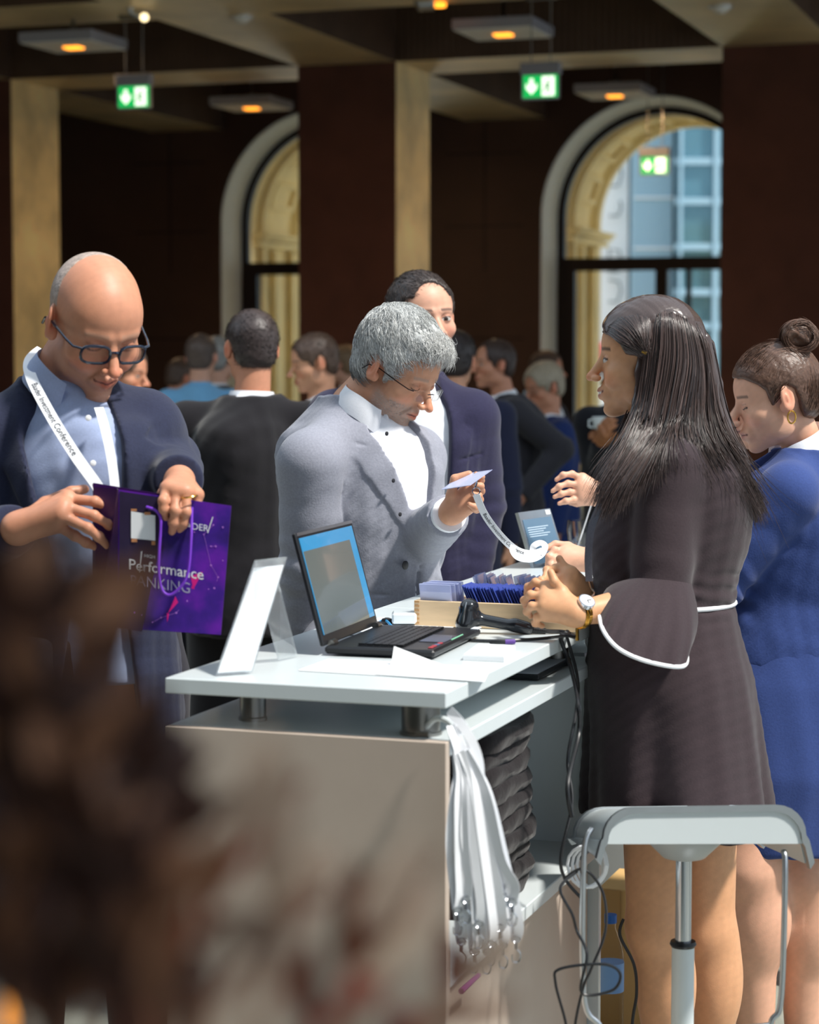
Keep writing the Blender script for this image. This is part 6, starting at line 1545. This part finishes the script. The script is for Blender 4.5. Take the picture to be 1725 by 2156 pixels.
# watch, bracelet
wr = aL[2]; ax_ = (aL[1]-aL[2]).normalized(); wc = wr.lerp(aL[1], .06); wn = nv(-.35, -.8, .5); wn = (wn-ax_*wn.dot(ax_)).normalized(); wt = ax_.cross(wn)
r = empty('wrist_watch', wc, 'gold and steel wrist watch with pale dial on the smiling woman wrist', 'watch')
m = MB(); m.tube([wc+(wn*math.cos(t*PI/12)+wt*math.sin(t*PI/12))*.0275 for t in range(24)], .0040, 6, closed=True)
m.tube([wc+ax_*.005+(wn*math.cos(t*PI/12)+wt*math.sin(t*PI/12))*.0270 for t in range(24)], .003, 6, closed=True); m.tube([wc-ax_*.005+(wn*math.cos(t*PI/12)+wt*math.sin(t*PI/12))*.0270 for t in range(24)], .003, 6, closed=True); m.build('band', M['gold'], r, smooth=True)
m = MB(); m.cyl(wc+wn*.026, wc+wn*.034, .0165, 28); m.build('case', M['chrome'], r, smooth=True)
m = MB(); m.cyl(wc+wn*.0335, wc+wn*.0348, .0142, 28); m.build('dial', M['paper'], r)
m = MB(); m.add([wc+wn*.0352+wt*a*.001+ax_*b for a, b in ((-1, 0), (1, 0), (1, .010), (-1, .010))], [(0, 1, 2, 3)]); m.add([wc+wn*.0352+wt*b+ax_*a*.001 for a, b in ((-1, 0), (1, 0), (1, .008), (-1, .008))], [(0, 1, 2, 3)]); m.build('hands', M['ink'], r)
m = MB(); m.tube([wc-wn*.02+nv(0, -.012, -.012), wc-wn*.02+nv(0, -.014, -.038)], .0035, 6); m.build('charm', M['gold'], r, smooth=True)
# her own grey lanyard
r = empty('lanyard', P(1238, 1180, 4.25), 'dark grey lanyard with clip hanging before the chest of the smiling woman', 'lanyard')
m = MB(); m.ribbon(catmull([P(1266, 1060, 4.24), P(1246, 1110, 4.23), P(1239, 1170, 4.225), P(1241, 1224, 4.22)], 6), (-.5, -1, 0), .015, .001); m.build('strap', fabric('60626c', .8, 300), r, smooth=True)
m = MB(); m.tube(catmull([P(1241, 1224, 4.22), P(1245, 1238, 4.22), P(1252, 1248, 4.22), P(1244, 1258, 4.22)], 5), .0022, 6); m.build('metal_clip', M['chrome'], r, smooth=True)
for l in lgD: shoe_mesh(rt_, l[2], (-1, .1), k=.9)

# ------------------------------------------------------------------ woman in blue suit with bun
Ye = 4.98; S_BL = fabric('354880', .85, 240, .25, .08)
h = HF(P(1633, 838, Ye), -88, 15, 0, .985); P1 = P(1695, 958, Ye+.02); P0 = Vector((P(1668, 1400, Ye).x, Ye+.02, .97))
rt_ = person_root(P0, 'woman with brown hair bun, gold earring and royal blue suit looking down')
aL = (P(1660, 1040, Ye-.12), P(1505, 1238, Ye-.10), P(1246, 1180, Ye-.02)); aR = (P(1700, 1030, Ye+.18), P(1580, 1240, Ye+.16), P(1400, 1220, Ye+.05))
hL = (aL[2], [q3([(1190, 1160, 0), (1168, 1158, -.01), (1156, 1172, -.02), (1152, 1190, -.02)], Ye-.02), q3([(1184, 1172, -.01), (1166, 1176, -.02), (1160, 1190, -.03), (1158, 1202, -.03)], Ye-.02), q3([(1186, 1184, -.01), (1172, 1190, -.02), (1168, 1202, -.03), (1170, 1212, -.03)], Ye-.02), q3([(1192, 1192, -.01), (1182, 1202, -.02), (1180, 1212, -.03), (1184, 1218, -.03)], Ye-.02)], q3([(1196, 1150, .02), (1170, 1146, .02), (1148, 1156, .01)], Ye-.02), .0078, .016)
c_, d_ = relaxed_hand(aR[2], (-1, 0, -.3), (0, 0, -1), .92)
SKE = C('e0ac90'); ho = dict(fem=1, skin=SKE, eyes='down', smile=.1, brow=(.12, .07, .05), nose=.95, lips=(.5, .2, .18))
lgE = [(P(1632, 1520, 4.93), P(1580, 1830, 4.87), P(1592, 2150, 4.90)), (P(1690, 1520, 5.02), P(1694, 1850, 4.95), P(1690, 2150, 4.98))]
for l in lgE: l[2].z = .09
build_body(rt_, P0, P1, -85, h, ho, [aR, aL], [(aR[2], c_, d_), hL], SKE, fem=1, legs=lgE, legr=(.10, .074, .072, .042), nb=P(1700, 965, Ye+.03))
zt = P1.z; op = [(-.035, zt+.06), (-.02, zt-.16), (0, zt-.24), (.02, zt-.16), (.035, zt+.06)]
lapE = lambda s: [(s*.035, zt+.03), (s*.03, zt-.08), (s*.004, zt-.24), (s*.06, zt-.16), (s*.095, zt-.07), (s*.07, zt-.06), (s*.085, zt-.02)]
FJ = [(-.06, .205, .150, 0), (.05, .195, .145, 0), (.25, .168, .125, .0), (.5, .168, .135, .012), (.66, .180, .142, .014), (.8, .185, .118, 0), (.9, .158, .095, -.008), (.97, .10, .072, -.01), (1.03, .064, .062, -.01)]
build_jacket(rt_, P0, P1, -85, [aL, aR], S_BL, opening=op, lapels=[(.005, lapE(1)), (.005, lapE(-1))], hz=.004, prof=FJ, tmin=-.06, cuff=.25, slr=(.068, .060, .056, .046), seed=12, foldamp=.0065, grow=.012)
F = Field([P0.x-.35, Ye-.35, .50], [P0.x+.35, Ye+.35, 1.02], .006)
F.op(loft([(.52, P0.x-.03, Ye, .19, .19), (.7, P0.x-.02, Ye, .205, .20), (.9, P0.x, Ye+.01, .195, .175), (1.0, P0.x, Ye+.01, .17, .14)], -85, 2.2), 0)
F.disp([P0.x-.35, Ye-.35, .50], [P0.x+.35, Ye+.35, 1.02], lambda X, Y, Z: .004*vnoise(X, Y, Z*.5, 22, 8)); V, Q = F.mesh(); mkobj('skirt', V, Q, S_BL, rt_)
bl_o = build_shirt(rt_, P0, P1, -85, S_WHITE, .92, neck=P(1690, 958, Ye+.03), nf=(h.pt(0, -.02, -.04)-P1, nv(-1, -.1, -.1)), rb=.104, rt=.074, ch=.052, gap=24, prof=FEM, name='blouse', wing=.045)
BH = (.115, .062, .042)
PE = [(.16, .24), (.16, .075), (.070, .066), (.046, .045), (.030, .028), (.026, -.010), (.016, -.012), (.010, .022), (-.012, .032), (-.034, .015), (-.044, -.055), (-.08, -.075), (-.16, -.06), (-.16, .24)]
bc = h.pt(0, -.085, .125)
V, Q, cc = hair_cap(h, BH, off=.010, face=(0, .128, -.022, .078, .080, .112), poly=PE, noise=.002)
def flE(L, rg):
    t = np.array([0, -.085, .125]); d = t-L; return d/np.linalg.norm(d, axis=1, keepdims=True)+rg.randn(len(L), 3)*.10
st = short_strands(V, h, 4200, .055, flE, .0006, BH, None, 21, m=6, lift=.06)
F = Field([bc[i]-.09 for i in range(3)], [bc[i]+.09 for i in range(3)], .003); F.op(ell(bc, (.040, .044, .036)), 0)
for i in range(9):
    a = i*.7; F.op(ell(bc+nv(.026*math.cos(a), -.02+.02*math.sin(a*1.7), .022*math.sin(a)), (.018, .02, .016)), .006)
F.disp([bc[i]-.09 for i in range(3)], [bc[i]+.09 for i in range(3)], lambda X, Y, Z: .003*np.sin(X*160+3*np.sin(Z*60))*np.sin(Z*120+Y*60)); Vb, Qb = F.mesh()
rg = np.random.RandomState(5); pb = []
for i in range(650):
    a0 = rg.rand()*6.28; R1 = .028+.014*rg.rand(); tilt = rg.randn()*.7; n_ = 12; aa = a0+np.linspace(0, 2.0, n_)
    x_, z_ = R1*np.cos(aa), R1*np.sin(aa)*.92; y_ = -.024+.02*rg.randn()*.8+.008*np.sin(aa*2+tilt); k_ = 1+.28*rg.rand()*(np.linspace(0, 1, n_)**3)*(i % 9 == 0)
    pb.append(np.stack([bc.x+x_*k_, bc.y+y_+0*x_, bc.z+z_*k_], 1))
sb = strands(np.array(pb), .0008, np.clip(np.tile(np.array(BH)*1.1, (650, 1))*(1+.5*(rg.rand(650, 1)-.5)), 0, 1), None, None)
v, q, c = merge([(V, Q, cc), st, (Vb, Qb, np.tile(np.array(BH), (len(Vb), 1))), sb]); mkobj('hair', v, q, M['haircol'], rt_, cols=c)
ec = h.pt(-.083, -.012, -.036); m = MB(); m.tube([ec+nv(.012*math.sin(t*PI/9)*.75, -.002, -.010+.014*math.cos(t*PI/9)) for t in range(18)], .0019, 6, closed=True); m.build('earring', M['gold'], rt_, smooth=True)
for l in lgE: shoe_mesh(rt_, l[2], (-1, -.1), k=.9)

# ------------------------------------------------------------------ woman behind them, mostly hidden
Yf = 5.72; h = HF(P(1624, 852, Yf), -88, 5, 0, .98); P1 = P(1672, 985, Yf); P0 = Vector((P(1742, 1400, Yf).x, Yf, .93))
rt_ = person_root(P0, 'mostly hidden woman in patterned skirt behind the blue suited woman, one hand raised')
aL = (P(1650, 1050, Yf-.15), P(1440, 1165, Yf-.1), P(1275, 1045, 5.5)); aR = (P(1700, 1050, Yf+.15), P(1600, 1250, Yf+.12), P(1640, 1400, Yf+.05))
hF = (aL[2], [q3([(1226, 1008, 0), (1205, 998, -.01), (1186, 1000, -.02), (1172, 1010, -.02)], 5.5), q3([(1222, 1022, -.01), (1196, 1018, -.02), (1178, 1024, -.03), (1164, 1034, -.03)], 5.5), q3([(1222, 1038, -.01), (1200, 1036, -.02), (1182, 1040, -.03), (1168, 1046, -.03)], 5.5), q3([(1226, 1052, -.01), (1208, 1052, -.02), (1192, 1055, -.03), (1178, 1060, -.03)], 5.5)], q3([(1245, 1055, .03), (1215, 1060, .05), (1200, 1058, .06)], 5.5), .0080, .018)
c_, d_ = relaxed_hand(aR[2], (-.3, 0, -1), (-1, 0, 0), .9)
lgF = legs_pts(P0, -80, .1)
build_body(rt_, P0, P1, -85, h, dict(fem=1, skin=SKE, eyes='down', nose=1.0, lips=(.5, .2, .18)), [aR, aL], [(aR[2], c_, d_), hF], SKE, fem=1, legs=lgF, hz=.007, legr=(.09, .062, .06, .038))
build_jacket(rt_, P0, P1, -85, [aL, aR], fabric('6a6e7a', .85, 240), hz=.007, prof=FJ, tmin=-.02, cuff=.22, name='top', slr=(.06, .054, .05, .042))
F = Field([P0.x-.3, Yf-.3, .50], [P0.x+.3, Yf+.3, 1.0], .008); F.op(loft([(.55, P0.x, Yf, .2, .17), (.8, P0.x, Yf, .19, .165), (.98, P0.x, Yf, .16, .13)], -85), 0); V, Q = F.mesh()
pk = mat('pink_patterned_cloth', C('e8c4c0'), .8); nt = pk.node_tree; N = nt.nodes; Lk = nt.links; tc = [n for n in N if n.type == 'TEX_COORD'][0]
vo = N.new('ShaderNodeTexVoronoi'); vo.feature = 'DISTANCE_TO_EDGE'; vo.inputs['Scale'].default_value = 28; Lk.new(tc.outputs['Object'], vo.inputs['Vector']); cr = N.new('ShaderNodeValToRGB'); cr.color_ramp.elements[0].position = .04; cr.color_ramp.elements[0].color = C('30262c'); cr.color_ramp.elements[1].position = .08; cr.color_ramp.elements[1].color = C('e8c8c4'); Lk.new(vo.outputs['Distance'], cr.inputs[0]); Lk.new(cr.outputs[0], N['Principled BSDF'].inputs['Base Color'])
mkobj('skirt', V, Q, pk, rt_)
V, Q, cc = hair_cap(h, BH, off=.010, face=(0, .128, -.022, .078, .080, .112), poly=PE, noise=.003, hh=.005); mkobj('hair', V, Q, M['haircol'], rt_, cols=cc)
for l in lgF: shoe_mesh(rt_, l[2], (-1, 0), mat('red_suede', C('8e1a3a'), .7) if l is lgF[0] else bpy.data.materials['red_suede'], k=.9)

# ------------------------------------------------------------------ guests in the background
def guest(lb, hx, hy, S, az, suit, hair, pitch=0, kx=1.0, taz=None, arms='down', skin='warm', k=1.0, kind='suit', longh=False, eyes='open', hk=1.0, face=None, noise=.003, lean=0, cust=None, nose=1.1, poly=None, hoff=.009):
    Y = FPX/S; h = HF(P(hx, hy, Y), az, pitch, 0, hk); taz = az if taz is None else taz
    fh = nv(math.sin(R_(taz)), -math.cos(R_(taz)), 0); rr = nv(-math.cos(R_(taz)), -math.sin(R_(taz)), 0)
    P1 = Vector(h.c)-fh*(.03+lean)+nv(0, 0, -.165*hk); P0 = Vector((P1.x, P1.y, P1.z*.625))-fh*.0
    root = person_root(P0, lb, None); sh = P1.z-.065; AR = []; HD = []
    for s in (1, -1):
        S0 = Vector((P1.x, P1.y, sh))+rr*s*.175*kx
        if cust and s in cust: E0, W0, hd = cust[s]; d0 = (W0-E0).normalized()
        elif arms == 'front': E0 = S0+nv(0, 0, -.27)+rr*s*.04; W0 = E0+fh*.19-rr*s*.10+nv(0, 0, .07); d0 = (W0-E0).normalized()
        else: E0 = S0+nv(0, 0, -.28)+rr*s*.035; W0 = E0+nv(0, 0, -.25)+fh*.05; d0 = nv(0, 0, -1)+fh*.1
        a_, b_ = relaxed_hand(W0, d0, -rr*s, .95); AR.append((S0, E0, W0)); HD.append((W0, a_, b_, .0088, .0165))
    lg = legs_pts(P0, taz, .14)
    build_body(root, P0, P1, taz, h, dict(skin=SKIN[skin], eyes=eyes, smile=.5, brow=(.1, .07, .05), nose=nose), AR, HD, SKIN[skin], kx=kx, legs=lg, hz=.013, fine=.0048, neckr=(.052, .058))
    zt = P1.z
    if kind == 'suit':
        op = [(-.055, zt+.06), (-.065, zt-.10), (0, zt-.36), (.065, zt-.10), (.055, zt+.06)]
        lp = lambda s: [(s*.055, zt+.02), (s*.066, zt-.10), (s*.006, zt-.36), (s*.09, zt-.22), (s*.12, zt-.11), (s*.09, zt-.10), (s*.115, zt-.06)]
        build_jacket(root, P0, P1, taz, AR, fabric(suit, .9, 200), opening=op, lapels=[(.006, lp(1)), (.006, lp(-1))], kx=kx*1.04, hz=.009, seed=int(hx), waveamp=.005, foldamp=.006)
        build_shirt(root, P0, P1, taz, S_WHITE, kx, neck=P1+nv(0, 0, .0), nf=(h.pt(0, -.02, -.03)-P1+nv(0, 0, .04), fh), rb=.066, rt=.058, hz=.014)
    else:
        build_jacket(root, P0, P1, taz, AR, fabric(suit, .8, 200), kx=kx, hz=.009, name='shirt', tmin=-.02, slr=(.062, .055, .05, .042), seed=3)
        collar_mesh(P1, h.pt(0, -.02, -.03)-P1+nv(0, 0, .04), fh, .064, .057, .035, .01).build('shirt_collar', fabric(suit, .8, 200), root, smooth=True)
    build_trousers(root, P0, taz, lg, fabric('1b1b20', .9, 200) if kind != 'suit' else fabric(suit, .9, 200), kx, hz=.014)
    for l in lg: shoe_mesh(root, l[2], fh)
    V, Q, cc = hair_cap(h, hair, off=hoff, face=face or (0, .125, -.012, .078, .085, .106), poly=poly or POLY_SHORT, hh=.005, noise=noise, nf=120)
    pr = [(V, Q, cc), short_strands(V, h, 900, .016, lambda L, rg: np.stack([L[:, 0]*2, .7+0*L[:, 0], -.2-1.0*(np.abs(L[:, 0]) > .06)], 1)+rg.randn(len(L), 3)*.35, .0009, hair, None, 6, m=4, lift=.4)]
    if longh:
        F = Field([h.c[i]-.3 for i in range(3)], [h.c[i]+.2 for i in range(3)], .006); F.op(rc(h.pt(0, -.03, .03), h.pt(0, -.075, -.12), .09, .085), .02); F.op(rc(h.pt(0, -.075, -.12), h.pt(0, -.09, -.22), .085, .06), .02); F.op(h.el((0, .10, -.03), (.08, .08, .11)), .01, 's'); V, Q = F.mesh(); pr.append((V, Q, np.tile(np.array(hair), (len(V), 1))))
    v, q, c = merge(pr); mkobj('hair', v, q, M['haircol'], root, cols=c); return root, h, AR
BRN = (.10, .062, .045); GRY = (.33, .32, .30)
RECED = (0, .118, .018, .080, .085, .112)
guest('broad man in black suit seen from behind, left of the grey suited man', 530, 735, 675, -162, '19171b', (.05, .036, .034), pitch=4, kx=1.16, taz=-178, skin='ruddy', noise=.0016, hoff=.006)
guest('man in bright sky blue shirt seen from behind, near the dark broad man', 424, 752, 400, 172, '7fbdea', (.12, .085, .07), kind='shirt', skin='pale', hoff=.006)
guest('grey haired man half hidden behind the man in the sky blue shirt', 463, 756, 385, 150, '4a4a50', GRY, skin='pale')
guest('man in navy suit with white collar at far left, turned away to the right', 384, 797, 340, 125, '1f2c52', BRN, pitch=15, skin='ruddy', taz=140)
guest('short haired man in profile facing left behind the broad dark suit', 661, 764, 505, -72, '2a2830', BRN, pitch=12, skin='warm', hoff=.007, eyes='down', kx=.95)
guest('distant man of whom only fair hair and brow show beside the profile man', 724, 768, 335, -120, '3a3638', (.25, .16, .09), skin='pale')
guest('guest with dark hair in navy suit seen from behind, right of the tall man', 958, 760, 505, 168, '20243c', (.028, .02, .02), kx=1.12, hoff=.014)
Yg = FPX/445
guest('smiling man with receding hair in charcoal suit, hand on his hip', 1040, 768, 445, -68, '38373d', (.055, .035, .03), taz=-75, skin='ruddy', face=RECED, kx=1.05, lean=.02, hk=.96,
      cust={-1: (P(1182, 945, Yg-.12), P(1098, 1045, Yg-.2), None)})
guest('dark haired man turned right behind the fair haired man with glasses', 1153, 780, 340, 70, '2a2a30', BRN, skin='ruddy')
rt2, h2, _ = guest('fair grey haired man with thin glasses and blue suit looking down to the left', 1145, 815, 392, -58, '23356a', (.42, .36, .27), pitch=14, skin='ruddy', hoff=.014, noise=.006, eyes='down', taz=-70, hk=1.06)
glasses(h2, rt2, rim=.0012, rimless=False, lensw=.022, lensh=.014, col=M['steel'])
Yk = FPX/490
rt2, h2, A2 = guest('man in black suit whose head is hidden by the smiling woman, holding a cup', 1312, 775, 490, -110, '15161c', BRN, taz=-150, skin='brown', kx=1.1, cust={-1: (P(1262, 1000, Yk-.1), P(1268, 930, Yk-.28), None), 1: (P(1380, 980, Yk), P(1300, 930, Yk-.2), None)})
c = P(1268, 908, Yk-.30); r = empty('coffee_cup', c, 'small white cup held by the man in the black suit', 'cup'); m = MB(); m.lathe([(.02, 0), (.036, .02), (.042, .06), (.039, .06), (.034, .022), (.001, .006)], c=c, n=20); m.build('cup_body', M['white_lam'], r, smooth=True)
m = MB(); m.tube([c+nv(-.037, 0, .05), c+nv(-.055, 0, .045), c+nv(-.055, 0, .02), c+nv(-.035, 0, .015)], .004, 8); m.build('handle', M['white_lam'], r, smooth=True)
guest('guest in brown grey jacket almost hidden behind the bald man head', 262, 785, 505, 70, '5a5450', BRN, pitch=10, skin='ruddy', taz=30)
# ------------------------------------------------------------------ foreground arrangement, far out of focus
Yp = .72
tb = empty('side_table', (-.06, Yp, 0), 'tall dark round table just in front of the camera carrying the dry plant', 'table')
m = MB(); m.lathe([(.22, 1.0), (.22, 1.02), (.001, 1.021)], c=(-.06, Yp, 0), n=48); m.lathe([(.001, .999), (.22, 1.0)], c=(-.06, Yp, 0), n=48); m.build('tabletop', M['black_pl'], tb)
m = MB(); m.lathe([(.2, 0), (.2, .01), (.03, .03), (.025, .05), (.025, .999)], c=(-.06, Yp, 0), n=24); m.build('pedestal', M['steel'], tb, smooth=True)
pl = empty('dried_plant', (-.06, Yp, 1.0215), 'large blurred brown leafy plant in the lower left foreground', 'plant')
m = MB(); m.lathe([(.001, 1.0225), (.045, 1.0225), (.06, 1.06), (.05, 1.12), (.04, 1.15), (.043, 1.155), (.035, 1.15), (.045, 1.11)], c=(-.06, Yp, 0), n=32); m.build('vase', mat('brown_glazed_vase', C('3a2218'), .2), pl, smooth=True)
LV = [mat('dry_leaf_dark', C('4a2c20'), .7, vary=.3, vscale=60), mat('dry_leaf_brown', C('9a6a4c'), .7, vary=.25, vscale=60), mat('dry_leaf_tan', C('d8b89c'), .75, vary=.2, vscale=60), mat('dry_leaf_red', C('96452e'), .7, vary=.2, vscale=60)]
random.seed(33)
stems = [([(60, 2300), (30, 1950), (-10, 1600), (10, 1300)], .002, 1), ([(180, 2300), (190, 1950), (110, 1550), (60, 1260)], .003, 0), ([(230, 2300), (280, 1950), (270, 1600), (200, 1300)], .0025, 1), ([(300, 2300), (380, 2000), (520, 1790), (640, 1640)], .0045, 3), ([(420, 2300), (480, 2080), (600, 1960), (650, 1880)], .004, 1),
         ([(520, 2300), (600, 2050), (600, 1850), (560, 1720)], .0025, 2), ([(700, 2300), (780, 2080), (860, 1900), (930, 1780)], .003, 1), ([(120, 2300), (90, 2050), (150, 1800), (330, 1640)], .003, 1), ([(640, 2300), (700, 2150), (760, 2000), (740, 1840)], .003, 3), ([(330, 2300), (340, 2050), (250, 1800), (120, 1640)], .003, 1), ([(820, 2320), (900, 2180), (960, 2100), (1010, 2050)], .003, 2)]
def leafm(mb, c, d, n, ln, wd):
    d = d.normalized(); s = d.cross(n).normalized(); n = s.cross(d); k = 7; vs = []
    for i in range(k+1):
        t = i/k; w_ = wd*math.sin(PI*min(1, t*.92+.04))**.8; p = c+d*ln*t-n*ln*.25*t*t
        vs += [p-s*w_/2+n*w_*.18, p, p+s*w_/2+n*w_*.18]
    fs = []
    for i in range(k):
        a = i*3; fs += [(a, a+1, a+4, a+3), (a+1, a+2, a+5, a+4)]
    m0 = len(mb.v); mb.add(vs, fs); off = n*.0006; mb.add([v-off for v in vs], [f[::-1] for f in fs])
sm = MB(); lf = MB()
base = Vector((-.06, Yp, 1.15))
for (pts, r0, kind) in stems:
    dy = random.uniform(-.07, .08); path = catmull([base]+[P(a, b, Yp+dy+.02*i) for i, (a, b) in enumerate(pts)], 8); n = len(path)
    sm.mi = 1 if kind == 3 else 0; sm.tube(path, [r0*(1.1-.7*i/n) for i in range(n)], 7)
    for i in range(10, n):
        dens = 2 if pts[-1][0] < 360 else 1
        if (path[i]-Vector((0, 0, CAMH))).z/path[i].y > -.105: continue
        if dens == 1 and random.random() < .6: continue
        for q in range(dens):
            tg = (path[min(i+1, n-1)]-path[i-1]).normalized(); d = (tg*.7+Vector((random.uniform(-1, 1), random.uniform(-.6, .6), random.uniform(-.5, .9)))).normalized()
            lf.mi = random.choice([[0, 0, 1, 1], [0, 0, 0, 1], [1, 2, 2, 3], [3, 3, 1, 2]][kind]) if pts[-1][0] < 360 else random.choice([1, 2, 2, 3, 2])
            leafm(lf, path[i], d, Vector((random.uniform(-.5, .5), -1, random.uniform(-.5, .5))).normalized(), random.uniform(.020, .042), random.uniform(.010, .017))
sm.build('stems', [LV[1], LV[3]], pl, smooth=True); lf.build('foliage', LV, pl, smooth=True)
c = P(10, 2140, .95); tl_ = empty('candle_lamp', (c.x, c.y, 1.0215), 'tall glass candle lamp with small glowing flame at the bottom left corner', 'candle')
m = MB(); m.lathe([(.001, 1.022), (.03, 1.022), (.03, 1.03), (.008, 1.04), (.008, c.z-.03), (.02, c.z-.02), (.001, c.z-.019)], c=(c.x, c.y, 0), n=20); m.build('stand', M['steel'], tl_, smooth=True)
m = MB(); m.lathe([(.018, c.z-.018), (.018, c.z+.012), (.016, c.z+.012), (.016, c.z-.016)], c=(c.x, c.y, 0), n=24); m.build('glass_cup', M['lens'], tl_, smooth=True)
m = MB(); m.lathe([(.001, -.008), (.0025, -.005), (.003, 0), (.0013, .005), (.0003, .008)], c=(c.x, c.y, c.z), n=12); m.build('flame', mat('flame', C('ffc050'), .5, emit=C('ff9a30'), estr=1.6), tl_, smooth=True)
